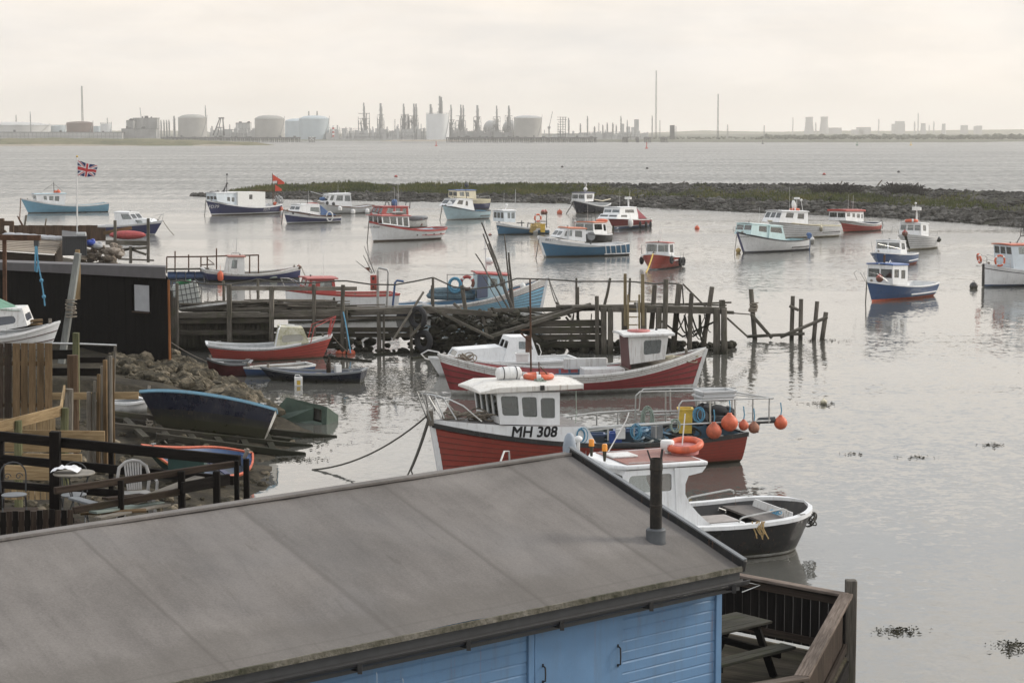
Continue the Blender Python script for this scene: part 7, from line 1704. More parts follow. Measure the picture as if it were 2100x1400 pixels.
mb.obj('wall', plain('dark_sheet', (.035, .036, .04), .6, var=.25), e); mb = MB(); P = [at(127, 486.5, 111.9), at(179, 486.5, 111.9), at(176, 479, 116), at(127, 474, 116)]; mb.slab([x - o0 for x in P], (0, 0, .05)); mb.obj('roof', plain('dark_sheet', (.035, .036, .04), .6), e)
mb = MB(); mb.tube([(-.26, 0, .16), (.26, 0, .16)], .15, 12); o = thing(mb, 'plastic_drum', LGREY, 'pale plastic drum lying on the corrugated shed roof', 'drum'); o.location = at(167, 487, 112.6)
# staging
e = empty('staging', at(264, 520, 126), 'rickety timber staging carrying the red covered boat', 'staging'); o0 = at(264, 520, 126)
bars('deck', [(at(218, 497, 126 + k_) - o0, at(306, 499, 126 + k_) - o0, .5, .28) for k_ in (-.6, 0, .6)], PIER, e); 
for x, yt, yb in ((236, 452, 540), (304, 448, 538), (268, 505, 540)): bars('leg', [(at(x, yb, 125.2) - o0, at(x, yt, 125.2) - o0, .17, .17)], PIER, e)
bars('brace', [(at(240, 512, 125.2) - o0, at(302, 508, 125.2) - o0, .08, .16), (at(245, 516, 125.2) - o0, at(276, 508, 125.2) - o0, .08, .12), (at(270, 512, 125.2) - o0, at(300, 522, 125.2) - o0, .08, .14), (at(242, 531, 125.2) - o0, at(316, 534, 125.2) - o0, .08, .10)], PIER, e)
mb = MB(); mb.ball((0, 0, .28), .3, 0, 18, (3.9, 1.2, .95)); o = thing(mb, 'covered_boat', plain('red_cover', (.42, .075, .075), .6, var=.3), 'upturned boat under a red cover on the staging', 'boat'); o.location = at(262, 491, 126)
o = tag(bars('leaning_plank', [(Vector(), at(270, 467, 126.5) - at(212, 478, 126.5), .05, .22)], FENCEW), 'brown plank leaning up to the right above the staging', 'plank'); o.location = at(212, 478, 126.5)
mb = MB()
for i in range(70): mb.rock((rnd(-1.1, 1.1), rnd(-1, 1), rnd(-.8, .5) * (1 if i % 3 else .4)), rnd(.10, .3))
for i in range(10): mb.bar((rnd(-1, 1), rnd(-1, 0), rnd(-.2, .6)), (rnd(-1, 1), rnd(-1, 0), rnd(-.2, .7)), .14, .05)
o = thing(mb, 'rubbish_heap', tri('rubbish', [(.35, (.05, .045, .04)), (.5, (.17, .14, .11)), (.65, (.34, .30, .26))], 1.4, .9), 'heap of rubble and boards below the staging', 'rubbish'); o.location = at(212, 522, 114)
for (px, py, m_, lab) in [(185, 498, plain('bag_blue', (.03, .07, .38), .5), 'royal blue bag on top of the rubble heap'), (200, 504, plain('sacking', (.42, .43, .45), .9), 'pale sack on the rubble heap beside the blue bag')]:
    mb = MB(); mb.ball((0, 0, 0), .24, 0, 10, (1.3, 1, .8)); mb.ball((.15, 0, .1), .15, 0, 8); o = thing(mb, 'rubbish_bag', m_, lab, 'bag'); o.location = at(px, py, 113)
# flag
e = empty('flagpole', at(158, 470, 128), 'tall white flagpole rising behind the board screen', 'flagpole'); o0 = at(158, 470, 128); mb = MB(); mb.cyl((0, 0, -.6), at(158, 322, 128) - o0, .055, .035, 8); mb.obj('pole', WPL, e); mb = MB(); mb.ball(at(158, 321, 128) - o0, .07); mb.obj('finial', YEL, e)
mb = MB(); nU, nV = 60, 36; UL = []
RDm, WHm, BLm = 0, 1, 2
def jack(u, v):
    x, y = u * 60, v * 30; X, Y_ = x - 30, y - 15
    if abs(X) < 3 or abs(Y_) < 3: return RDm
    if abs(X) < 5 or abs(Y_) < 5: return WHm
    for s in (1, -1):
        d = (s * X - 2 * Y_) / 5 ** .5
        if abs(d) < 3:
            off = d * (1 if (X < 0) else -1) * s
            if 0 < (off if s > 0 else off) < 2: return RDm
            return WHm
    return BLm
a0 = at(158.6, 329, 128) - o0; a1 = at(158.6, 360, 128) - o0; b0_ = at(201, 341, 128) - o0; b1_ = at(194, 364, 128) - o0; vs = []
for i in range(nU + 1):
    u = i / nU
    for j in range(nV + 1):
        v = j / nV; p = (a1.lerp(a0, v)).lerp(b1_.lerp(b0_, v), u); p.y += .10 * math.sin(u * 9 + v * 1.2) * u ** .5; p.z += .04 * math.sin(u * 8 + 1) * u; vs.append(p)
fs = []; ms = []
for i in range(nU):
    for j in range(nV): fs.append((i * (nV + 1) + j, (i + 1) * (nV + 1) + j, (i + 1) * (nV + 1) + j + 1, i * (nV + 1) + j + 1)); ms.append(jack((i + .5) / nU, (j + .5) / nV))
mb.add(vs, fs); mb.m = ms
o = thing(mb, 'flag', [plain('flag_red', (.50, .045, .05), .8, var=.1), plain('flag_white', (.70, .70, .71), .8, var=.05), plain('flag_blue', (.020, .028, .115), .8, var=.1)], 'Union flag flying from the white flagpole', 'flag', smooth=60); o.location = o0
post(50, 466, 54, 441, 4, 130, PIERL, 'short grey stake left behind the board screen'); post(92, 466, 95, 448, 3, 130, PIERL, 'thin grey stake right of the short one behind the board screen')
spar(at(46, 462, 129), at(36, 443, 129), .07, RUST, 'rusty bent stake near the chain of the sky blue boat', name='bent_stake', cat='stake', group=None); 
# raft
e = empty('raft', gp(440, 573), 'floating raft of blue drums with rusty rail frame', 'raft'); o0 = gp(440, 573); mb = MB()
for i in range(5): mb.tube([gp(345 + i * 19, 573) - o0 + ZUP * .22, gp(345 + i * 19 + 17, 573) - o0 + ZUP * .22], .32, 12)
mb.obj('drums', BLUE, e); Yr = o0.y
bars('deck', [(at(340, 552, Yr + k_) - o0, at(428, 551, Yr + k_) - o0, .5, .10) for k_ in (-.4, .2, .8, 1.4)], PIER, e)
mb = MB()
for x, yt in ((342, 527), (359, 515), (387, 522), (412, 526), (425, 526), (444, 509), (512, 524), (530, 523)): mb.tube([at(x, 560, Yr) - o0, at(x, yt, Yr) - o0], .05, 6)
mb.tube([at(342, 527, Yr) - o0, at(425, 526, Yr) - o0, at(531, 523, Yr) - o0], .05, 6); mb.tube([at(412, 543, Yr) - o0, at(440, 542, Yr) - o0], .04, 6); mb.tube([at(424, 530, Yr) - o0, at(438, 540, Yr) - o0], .03, 5)
mb.obj('rail_frame', RUST, e)
# ------------------------------------------------------------------ the old timber pier
PY = 90.0
e = empty('timber_pier', at(900, 640, PY), 'long decaying timber pier with boarded sides and sagging middle', 'pier'); PO = at(900, 640, PY); PE = e
def PB(x0, y0, x1, y1, w, h, dY=0.0, dY1=None): return (at(x0, y0, PY + dY) - PO, at(x1, y1, PY + (dY if dY1 is None else dY1)) - PO, w, h)
rows = []
for k_ in range(6):
    d = -.5 + k_ * .42
    rows += [PB(344 + rnd(0, 8), 643, 560 + rnd(-30, 30), 641, .38, .09, d), PB(555 + rnd(-20, 20), 639, 720 + rnd(-40, 40), 637, .38, .10, d), PB(700 + rnd(-20, 20), 637, 885 + rnd(-25, 10), 630, .38, .10, d), PB(1160 + rnd(-20, 40), 628, 1340 + rnd(-20, 20), 627, .38, .11, d), PB(1330 + rnd(-20, 20), 628, 1492 + rnd(-20, 4), 633, .38, .11, d)]
bars('deck', [r for i, r in enumerate(rows) if i % 5 < 3], PIER, e, bevel=.012); bars('deck', [r for i, r in enumerate(rows) if i % 5 > 2], PIER, e, bevel=.012)
bars('edge_beam', each=True, lst=[PB(362, 648, 720, 644, .2, .2, -.6), PB(700, 643, 900, 637, .2, .2, -.6), PB(880, 634, 1010, 644, .22, .24, -.6), PB(1230, 632, 1490, 637, .22, .30, -.6), PB(560, 652, 850, 651, .12, .14, -.5), PB(1000, 637, 1250, 632, .15, .2, 1.6)], mat=PIER, parent=e, bevel=.015)
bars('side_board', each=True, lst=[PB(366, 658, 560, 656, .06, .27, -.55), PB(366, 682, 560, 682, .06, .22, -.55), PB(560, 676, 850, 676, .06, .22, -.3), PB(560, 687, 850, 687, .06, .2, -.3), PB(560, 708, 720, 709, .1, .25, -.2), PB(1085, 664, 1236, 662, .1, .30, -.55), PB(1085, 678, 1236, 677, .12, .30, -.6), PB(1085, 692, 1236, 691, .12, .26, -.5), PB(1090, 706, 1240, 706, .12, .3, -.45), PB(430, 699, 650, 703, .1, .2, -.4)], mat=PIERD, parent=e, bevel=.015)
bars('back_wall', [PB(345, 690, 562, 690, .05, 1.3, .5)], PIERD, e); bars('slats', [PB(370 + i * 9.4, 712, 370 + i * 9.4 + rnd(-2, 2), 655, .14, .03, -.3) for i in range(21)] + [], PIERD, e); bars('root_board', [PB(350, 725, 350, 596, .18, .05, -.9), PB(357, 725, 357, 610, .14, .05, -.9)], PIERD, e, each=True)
pl = []
for i, (x0, y0, x1, y1, w, d) in enumerate([(364, 706, 363, 580, 7, -.7), (471, 704, 470, 583, 9.5, -.75), (459, 620, 458, 575, 6, 1.6), (529, 620, 529, 574, 6, 1.6), (557, 700, 557, 587, 9, -.75), (643, 725, 644, 583, 8.5, -.8), (703, 715, 703, 584, 9, -.8), (711, 692, 711, 637, 5, -.9), (685, 640, 685, 610, 5, 1), (777, 716, 777, 638, 9, -.75), (787, 712, 787, 635, 5, -.8), (844, 742, 843, 636, 6, -.8), (888, 640, 888, 569, 5.5, .2), (886, 625, 886, 585, 5, .3), (957, 650, 947, 585, 8, .4),
        (1182, 640, 1182, 570, 4.5, 1.3), (1185, 660, 1185, 588, 6, 1.2), (1240, 625, 1252, 570, 6, 1.3), (1225, 716, 1224, 607, 8, -.9), (1290, 620, 1292, 570, 5, 1.2), (1238, 722, 1238, 631, 12, -.8), (1252, 722, 1252, 632, 11, -.85), (1281, 722, 1280, 631, 11, -.8), (1320, 715, 1320, 632, 12, -.8), (1333, 715, 1343, 584, 10.5, .2), (1351, 716, 1351, 631, 11, -.8), (1362, 716, 1366, 573, 11, -.9), (1382, 700, 1393, 582, 10.5, .3), (1414, 712, 1418, 601, 10, -.7), (1443, 706, 1461, 588, 10.5, .3), (1470, 716, 1470, 632, 15, -.8), (1485, 714, 1485, 633, 13, -.85), (1481, 640, 1481, 615, 11, .1)]):
    p, q, k_, k2 = PB(x0, y0, x1, y1, 1, 1, d); p = p + (p - q).normalized() * (1.6 if y0 > 690 else .0); w_ = w * PY / F; pl.append((p, q, w_))
for p, q, w_ in pl:
    mb = MB(); n = 6
    mb.tube([p.lerp(q, i / n) + Vector((rnd(-.015, .015), 0, 0)) for i in range(n + 1)], w_ / 2 * 1.08, 8, r1=w_ / 2 * .95) if random.random() < .55 else mb.bar(p, q, w_, w_, roll=rnd(-.2, .2), taper=.94)
    mb.obj('pile', PIER, e, bevel=0.01)
bars('hand_rail', [PB(470, 591, 732, 592, .08, .18, -.72)], PIERL, e)
bars('fallen_plank', each=True, lst=[PB(880, 630, 1012, 694, .22, .12, -.6, -1.2), PB(862, 637, 1020, 647, .2, .1, -.2), PB(1000, 692, 1212, 624, .26, .16, -1.0, -.2), PB(1010, 672, 1205, 626, .26, .14, .3, .3), PB(930, 622, 960, 648, .2, .12, 0), PB(1140, 620, 1170, 650, .15, .1, .8), PB(1400, 582, 1450, 632, .10, .08, .3), PB(1300, 622, 1490, 626, .1, .08, 1.8), PB(1380, 624, 1500, 620, .1, .08, 1.2), PB(1485, 640, 1505, 641, .2, .14, 0), PB(1491, 652, 1533, 690, .09, .09, -.6), PB(1120, 655, 1205, 632, .16, .1, 1.0), PB(990, 650, 1000, 690, .12, .08, -.8), PB(842, 690, 872, 655, .30, .12, -1.2)], mat=PIER, parent=e, bevel=.012)
bars('leaning_spar', [PB(806, 697, 869, 598, .09, .09, -1.2, -.9)], PIERL, e)
# clutter of loose timber on the deck
CL_ = [(lambda x, y: PB(x, y, x + rnd(60, 210), y + rnd(-4, 4), rnd(.08, .22), rnd(.03, .09), rnd(-.3, 1.6)))(366 + 330 * i / 44, 638 - rnd(0, 24) * (1 if i < 34 else .5)) for i in range(44)]
bars('loose_board', CL_, PIERL, e, each=True)
mb = MB()
for i in range(150):
    x = rnd(362, 640); p, q, _, _ = PB(x, 640, x + rnd(25, 110), 640 + rnd(-3, 3), 1, 1, rnd(-.2, 1.9)); zz = Vector((0, 0, rnd(0, .42))); mb.bar(p + zz, q + zz + Vector((0, 0, rnd(-.05, .06))), rnd(.1, .26), rnd(.03, .09))
o = mb.obj('timber_heap', PIER, e); o['kind'] = 'stuff'
o = tag(bars('pale_board', [(Vector(), at(466, 621, PY - .5) - at(368, 633, PY - .5), .16, .08)], WOLD), 'long white painted board lying sloped on the pier', 'board'); o.location = at(368, 633, PY - .5)
# ladder
e = empty('ladder', at(1300, 670, PY - 1), 'yellowish wooden ladder on the pier side', 'ladder'); o0 = at(1300, 670, PY - 1)
LW = wood('ladder_wood', (.17, .135, .075), (.32, .26, .16)); bars('rail', [(at(1288, 690, PY - 1) - o0, at(1288, 604, PY - 1) - o0, .09, .07)], LW, e); bars('rail', [(at(1311, 690, PY - 1) - o0, at(1311, 604, PY - 1) - o0, .09, .07)], LW, e)
bars('rung', [(at(1288, y, PY - 1) - o0, at(1311, y, PY - 1) - o0, .05, .05) for y in (618, 634, 650, 666, 682)], LW, e, each=True)
for x, yt, lab in ((1282, 561, 'left tall yellowish mooring post above the ladder'), (1318, 562, 'right tall yellowish mooring post above the ladder')): post(x, 668, x, yt, 6.5, PY - .9, LW, lab, group='tall posts above the ladder')
# off the pier end
PG = 'lone piles beyond the pier end'
OY = 95.5
for (x0, y0, x1, y1, w, lab) in [(1548, 692, 1540, 593, 10.5, 'leaning pile wrapped with rope beyond the pier end'), (1624, 690, 1626, 607, 9.5, 'tallest of the four lone piles'), (1642, 696, 1643, 613, 9.5, 'second of the four lone piles, with weed at its foot'), (1669, 697, 1676, 618, 9.5, 'third lone pile, leaning a little right'), (1685, 703, 1694, 640, 10.5, 'shortest lone pile at the far right')]:
    post(x0, y0, x1, y1, w, OY, PIER, lab, 'pile', PG, True, down=1.2)
for (x0, y0, x1, y1, r, lab) in [(1600, 691, 1697, 650, .09, 'slanting log nailed across the lone piles'), (1532, 690, 1650, 684, .08, 'log lying low in the water toward the lone piles'), (1541, 645, 1583, 693, .09, 'log prop leaning from the rope wrapped pile'), (1490, 641, 1545, 645, .03, 'thin rod from the pier end to the rope wrapped pile'), (1619, 627, 1638, 636, .08, 'short board nailed between the first two lone piles')]:
    spar(at(x0, y0, OY - .3), at(x1, y1, OY - .3), r, PIER, lab, name='log', cat='log', group='logs beyond the pier end', r1=r * .9)
mb = MB(); p = at(1544, 622, OY)
for k in range(8): mb.ring((.008 * k, 0, .05 * k - .35), (rnd(-.3, .3), rnd(-.3, .3), 1), rnd(.15, .22), .035, 14, 6)
o = thing(mb, 'rope_lashing', ROPE, 'thick rope wound round the leaning lone pile', 'rope'); o.location = p
mb = MB(); rp = [(352, 590), (354, 577), (372, 575), (420, 582), (470, 584), (510, 577), (529, 572), (560, 578), (640, 580), (690, 576), (710, 576), (760, 583), (810, 584), (850, 577), (888, 569), (930, 588), (965, 593), (1010, 588), (1060, 571), (1128, 573), (1182, 577), (1250, 577), (1290, 577), (1343, 582), (1366, 580), (1393, 583), (1399, 586), (1402, 626)]
P = [at(x, y, PY + .3) for x, y in rp]; mb.tube([x - P[0] for x in P], .035, 7); o = thing(mb, 'hand_rope', ROPED, 'thick rope strung from post to post along the pier', 'rope'); o.location = P[0]
mb = MB()
for i in range(26):
    if i in (18, 25): o = thing(mb, 'hanging_tangle', WEED, 'dark tangle of ropes and weed hanging under the pier end' if i == 18 else 'smaller tangle of ropes hanging left of the ladder', 'rope'); o.location = PO; mb = MB()
    x = rnd(1350, 1470) if i < 18 else rnd(1160, 1230); a = at(x, 640 + rnd(0, 10), PY + rnd(-.5, .6)); c_ = at(x + rnd(-30, 30), 680 + rnd(0, 20), PY + rnd(-.5, .6)); mb.tube([q - PO for q in catenary(a, c_, rnd(.1, .5), 6)], rnd(.015, .04), 5)
    if i in (0, 18): mb.tube([at(1345 if i == 0 else 1160, 650, PY) - PO, at(1400 if i == 0 else 1195, 690, PY) - PO, at(1475 if i == 0 else 1230, 655, PY) - PO], .05, 5)

mb = MB()
for i in range(520):
    x = rnd(850, 1130) if i < 300 else rnd(560, 860) if i < 380 else rnd(1120, 1500); top = 1.9 if 880 < x < 1100 else .75 if x < 880 else .35
    p = at(x, 700, PY + rnd(-.7, 2.6)); r = rnd(.08, .28); mb.rock((p.x, p.y, rnd(-.2, top) * (1 - .5 * abs((p.y - 91.5) / 2.2))), r)
for i in range(130):
    x = rnd(850, 1130); p = at(x, 700, PY + rnd(-.6, 1.6)); p.z = rnd(.1, 1.7); q = Vector((rnd(-.8, .8), rnd(-.4, .2), rnd(-.35, .35))); mb.tube([p - q, p + q], rnd(.012, .05), 5)
tag(mb.obj('weedy_rubble', tri('weedy_rock', [(.35, (.009, .009, .006)), (.5, (.026, .025, .017)), (.66, (.062, .057, .043))], 1.3, .9), smooth=50), kind='stuff')
for (px, py, R, lab) in [(857, 651, .40, 'big tyre hung on the pier side'), (869, 699, .38, 'weedy tyre hung lower on the pier side')]:
    mb = MB(); mb.ring((0, 0, 0), (.75, 1, 0), R, .13, 26, 9); o = thing(mb, 'tyre', RUBBER, lab, 'tyre', 'tyres on the pier side'); o.location = at(px, py, PY - 1.1)
# ibc tank
e = empty('liquid_tank', at(385, 628, PY + .8), 'tilted white liquid container in a wire cage on the pier root', 'container'); e.rotation_euler = (0, -.16, .25)
mb = MB(); mb.box((0, 0, .1), 1.2, 1.0, .95); mb.obj('bottle', plain('milky_plastic', (.46, .48, .46), .5, var=.12), e, bevel=.06); mb = MB()
for i in range(7): x = -.6 + .2 * i; mb.tube([(x, -.53, .08), (x, -.53, 1.1), (x, .53, 1.1)], .014, 5)
for z in (.1, .35, .6, .85, 1.08): mb.tube([(-.62, .53, z), (-.62, -.53, z), (.62, -.53, z), (.62, .53, z)], .014, 5)
mb.obj('cage', DGREY, e); bars('pallet', each=True, mat=PIER, parent=e, lst=[((-.6, y, .04), (.6, y, .04), .12, .1) for y in (-.45, 0, .45)])
e = hung(BM, 0, 0, 0, plain('green_crate_plastic', (.05, .26, .11), .5), 'green crate resting on the tilted liquid container', sx=.6, sy=.4, sz=.22, rz=.2, ry=-.15); e.matrix_world = Matrix.Translation(at(377, 582, PY + .6)) @ Matrix.Rotation(-.2, 4, 'Y')
# red box on its post, davit pipes, buoys and booms
post(775, 640, 775, 555, 5, PY + 1.8, STEEL, 'galvanised pole carrying the red box on the pier'); mb = MB(); P = [at(x, y, PY + 1.8) for x, y in ((793, 632), (797, 560), (794, 553), (777, 549), (774, 556))]; mb.tube([x - P[0] for x in P], .055, 8); o = thing(mb, 'davit_pipe', STEEL, 'galvanised hooked pipe right of the red box', 'pipe'); o.location = P[0]
mb = MB(); P = [at(x, y, PY + 1.5) for x, y in ((805, 632), (810, 580), (814, 575), (828, 577))]; mb.tube([x - P[0] for x in P], .05, 8); o = thing(mb, 'hooked_pipe', BLUE, 'blue hooked pipe on the pier', 'pipe'); o.location = P[0]
e = empty('red_box', at(766, 595, PY + 1.6), 'red upright box with two dark openings on the pier pole', 'box'); mb = MB(); mb.box((0, 0, 0), .28, .16, .7); mb.obj('case', SCAR, e, bevel=.01); mb = MB(); mb.box((0, -.082, .48), .1, .01, .14); mb.box((0, -.082, .12), .1, .01, .08); mb.obj('opening', BLACK, e)
for (x0, y0, x1, y1, lab) in [(762, 560, 730, 535, 'thin fishing pole leaning furthest left by the red box'), (764, 560, 745, 523, 'thin fishing pole in the middle by the red box'), (768, 560, 747, 505, 'tallest thin fishing pole by the red box')]: spar(at(x0, y0, PY + 1.7), at(x1, y1, PY + 1.7), .02, DGREY, lab, name='fishing_pole', group='thin fishing poles by the red box')
mb = MB(); P = [at(x, y, PY + 1.6) for x, y in ((747, 549), (758, 548), (758, 558))]; mb.slab([x - P[0] for x in P], (0, .01, 0)); o = thing(mb, 'pennant', SCAR, 'small red pennant on the leaning fishing pole', 'flag', smooth=0); o.location = P[0]
for k, (px, py, s_, lab) in enumerate([(703, 725, (1.7, 1, .8), 'long faded orange float by the pier foot'), (720, 726, (1, 1, .8), 'round orange float by the pier foot')]): buoy(px, py, .2, ORDULL, lab, sq=s_, eye=False)
for (x0, y0, x1, y1, lab) in [(612, 728, 762, 740, 'thin floating log left of the pier foot'), (768, 727, 915, 716, 'long floating log before the pier rubble'), (845, 735, 920, 726, 'short floating log nearest the white cruiser bow')]:
    p = gp(x0, y0, .03); spar(p, gp(x1, y1, .03), .07, PIERD, lab, name='floating_log', cat='log', group='floating logs by the pier')
mooring(at(350, 701, 86), gp(470, 755, .25), 'thin rope from the pier root to the maroon dinghy', .018, ROPE, .15); mooring(at(704, 640, PY - 1), gp(719, 724, .2), 'pale blue rope hanging down the pier to the orange float', .03, ROPEB, -.1); mooring(at(682, 689, 88.3), gp(717, 724, .1), 'rope from the red clinker bow to the round float', .02, ROPE, .05)
mooring(at(1125, 570, 104), at(1140, 622, PY + 1), 'left rope from the trawler bow to the pier', .03, ROPED, .1); mooring(at(1125, 570, 104), at(1148, 627, PY + 1), 'right rope from the trawler bow to the pier', .03, ROPED, .05)
# ------------------------------------------------------------------ deck with dark railings, lower left
DZ = 3.85
e = empty('cafe_deck', (-8, 30, DZ), 'dark stained deck with post and rail fence at the lower left', 'deck'); o0 = Vector((-8, 30, DZ)); rows = []
ap = Vector((-4.05, 30.3, DZ)); fl = [(27.0 + .2 * i) for i in range(27)]
for y in fl:
    xr = -6.1 - abs(y - 29.6) * .25 if y < 30.2 else -6.0 - (y - 30.2) * .9
    rows.append((Vector((-15, y, DZ - .03)) - o0, Vector((xr, y, DZ - .03)) - o0, .185, .05))
bars('floor', rows, MIDW, e, bevel=.006)
def Q(x, y, Y): return at(x, y, Y) - o0
bars('rail', [(Q(-40, 890, 32.2), Q(492, 944, 30.2), .08, .16)], DARKW, e, bevel=.01); bars('rail', [(Q(-40, 936, 32.2), Q(480, 985, 30.3), .06, .14)], DARKW, e, bevel=.01); bars('rail', [(Q(-40, 990, 32.1), Q(250, 1012, 31.2), .06, .12)], DARKW, e, bevel=.01)
bars('rail', [(Q(112, 1006, 27.9), Q(480, 951, 30.0), .07, .10)], MIDW, e, bevel=.01); bars('rail', [(Q(150, 1046, 28.1), Q(372, 1007, 29.3), .06, .10)], MIDW, e, bevel=.01); bars('rail', [(Q(372, 1000, 29.2), Q(470, 982, 29.9), .05, .17)], DARKW, e, bevel=.01)
for (x, yt, yb, w, Y) in [(2, 885, 1040, 12, 32.1), (113, 884, 1050, 21, 31.4), (228, 925, 1010, 10, 31.3), (248, 984, 1062, 12, 28.6), (372, 965, 1050, 14, 29.3), (444, 966, 1045, 14, 29.7), (485, 944, 1045, 10, 30.0), (505, 940, 1045, 12, 30.3)]:
    p, q = Q(x, yb, Y), Q(x, yt, Y); bars('rail_post', [(p - ZUP * (.1 if x < 300 else 2.5), q, w * Y / F, w * Y / F)], DARKW, e, bevel=.012)
e = empty('low_fence', at(80, 1090, 26.6), 'low fence of short reddish brown boards at the deck edge', 'fence'); o0 = at(80, 1090, 26.6)
for i in range(13): x = -6 + i * 12.5; bars('board', [(at(x, 1110, 26.6) - o0, at(x, 1050 - i * .6 + rnd(-2, 2), 26.6) - o0, .075, .02, dict(up=(0, 1, 0)))], [MIDW, DARKW][i % 2], e, bevel=.004)
bars('rail', [(at(-10, 1075, 26.7) - o0, at(152, 1066, 26.7) - o0, .03, .08)], DARKW, e)
JK = 'loose planks on the deck corner'
for i, (x0, y0, Y0, x1, y1, Y1, w, m_, lab) in enumerate([(268, 1032, 29.0, 410, 978, 30.1, .22, PIERL, 'wide grey plank slanting up toward the railing corner'), (190, 1050, 28.2, 330, 1030, 29.4, .16, wood('mint_plank', (.16, .20, .18), (.30, .34, .31)), 'pale mint painted plank low on the deck'), (200, 1062, 28.0, 345, 1034, 29.2, .12, PIERL, 'weathered plank lowest in the loose pile'), (165, 1052, 28.4, 300, 1046, 28.6, .14, FENCEW, 'brown plank end in the loose pile'), (215, 1022, 29.4, 292, 1014, 30.0, .14, MIDW, 'dark plank behind the loose pile'), (148, 1020, 28.9, 196, 1034, 28.6, .16, plain('grey_box_plank', (.13, .14, .15), .6), 'short grey board leaning by the round table')]):
    o0 = at(x0, y0, Y0); o = tag(bars('loose_plank', [(Vector(), at(x1, y1, Y1) - o0, w, .035)], m_, bevel=.005), lab, 'plank', JK); o.location = o0
# round table
e = empty('bistro_table', (at(152, 968, 30.2).x, 30.2, DZ), 'round pale bistro table with a crumpled cloth on it', 'table'); tz = at(152, 968, 30.2).z - DZ
mb = MB(); mb.lathe((0, 0, tz - .03), [(.001, 0), (.31, 0), (.32, .015), (.31, .03), (.001, .03)], 32); mb.obj('tabletop', plain('stone_top', (.20, .18, .15), .6, var=.3, sc=8), e); mb = MB()
for k in range(3): a = k * 2.094 + .4; mb.tube([(.24 * math.cos(a), .24 * math.sin(a), tz - .03), (.05 * math.cos(a), .05 * math.sin(a), tz * .5), (.28 * math.cos(a), .28 * math.sin(a), 0)], .012, 6)
mb.obj('leg', DGREY, e); tc_ = Vector((e.location.x, e.location.y, DZ + tz))
mb = MB(); vs = []; n = 12
for i in range(n):
    for j in range(n): u, v = i / (n - 1) - .5, j / (n - 1) - .5; vs.append((u * .42, v * .3, .02 + .07 * abs(mnoise.noise(Vector((u * 6, v * 6, 1)))) + .05 * (1 - 4 * u * u)))
mb.add(vs, [(i * n + j, (i + 1) * n + j, (i + 1) * n + j + 1, i * n + j + 1) for i in range(n - 1) for j in range(n - 1)]); o = thing(mb, 'cloth', plain('white_cloth', (.68, .68, .70), .9, var=.15), 'crumpled white cloth on the round bistro table', 'cloth', smooth=60); o.location = tc_ + Vector((-.12, -.02, 0))
def bistro(px, py, Y, rz, label):
    p = at(px, py, Y); e = empty('bistro_chair', (p.x, Y, DZ), label, 'chair', 'folding metal bistro chairs'); e.rotation_euler = (0, 0, rz); sz = .45; mb = MB()
    mb.lathe((0, 0, sz - .02), [(.001, 0), (.19, 0), (.2, .012), (.19, .022), (.001, .024)], 24); mb.obj('seat', GREY, e)
    mb = MB(); mb.tube([(-.19, .17, sz)] + [(-.2 * math.cos(a), .19, sz + .28 + .20 * math.sin(a)) for a in [k * math.pi / 10 for k in range(11)]] + [(.19, .17, sz)], .012, 6)
    for s in (-1, 1): mb.tube([(s * .09 + .06 * math.cos(a) * (1 - a / 9), .19, sz + .25 + .06 * math.sin(a) * (1 - a / 9)) for a in [k * .5 for k in range(15)]], .008, 5)
    mb.obj('backrest', DGREY, e)
    for s in (-1, 1):
        for f in (-1, 1): mb = MB(); mb.tube([(s * .17, f * .17, sz - .02), (s * .19, -f * .22, 0)], .012, 6); mb.obj('leg', DGREY, e)
    return e
bistro(28, 975, 31, .3, 'metal bistro chair with scrolled back at the left edge'); bistro(150, 960, 31.0, 0.1, 'metal bistro chair half hidden behind the round table')
CHW = plain('chair_plastic', (.31, .30, .29), .6, var=.3)
e = empty('plastic_chair', (at(280, 990, 30.3).x, 30.3, at(280, 1066, 30.3).z), 'white plastic garden chair behind the dark railing', 'chair'); e.rotation_euler = (0, 0, .35); e.scale = (1.05, 1.05, 1.0)
mb = MB(); mb.slab([(-.21, -.2, .42), (.21, -.2, .42), (.19, .2, .40), (-.19, .2, .40)], (0, 0, .03)); mb.obj('seat', CHW, e, bevel=.015)
mb = MB(); mb.tube([(-.2, .2, .42), (-.235, .27, .62), (-.2, .31, .78), (-.1, .33, .86), (0, .335, .88), (.1, .33, .86), (.2, .31, .78), (.235, .27, .62), (.2, .2, .42)], .026, 8)
for k in range(7): x = -.12 + .04 * k; mb.bar((x * .8, .2, .44), (x, .325, .86), .026, .012, up=(0, 1, 0))
mb.obj('backrest', CHW, e)
for s in (-1, 1):
    mb = MB(); mb.tube([(s * .22, .2, .62), (s * .27, .0, .64), (s * .27, -.2, .62), (s * .25, -.23, .45)], .022, 8); mb.obj('armrest', CHW, e)
    for f in (-1, 1): mb = MB(); mb.bar((s * .2, f * .18, .42), (s * .24, f * .24, 0), .05, .04); mb.obj('leg', CHW, e)

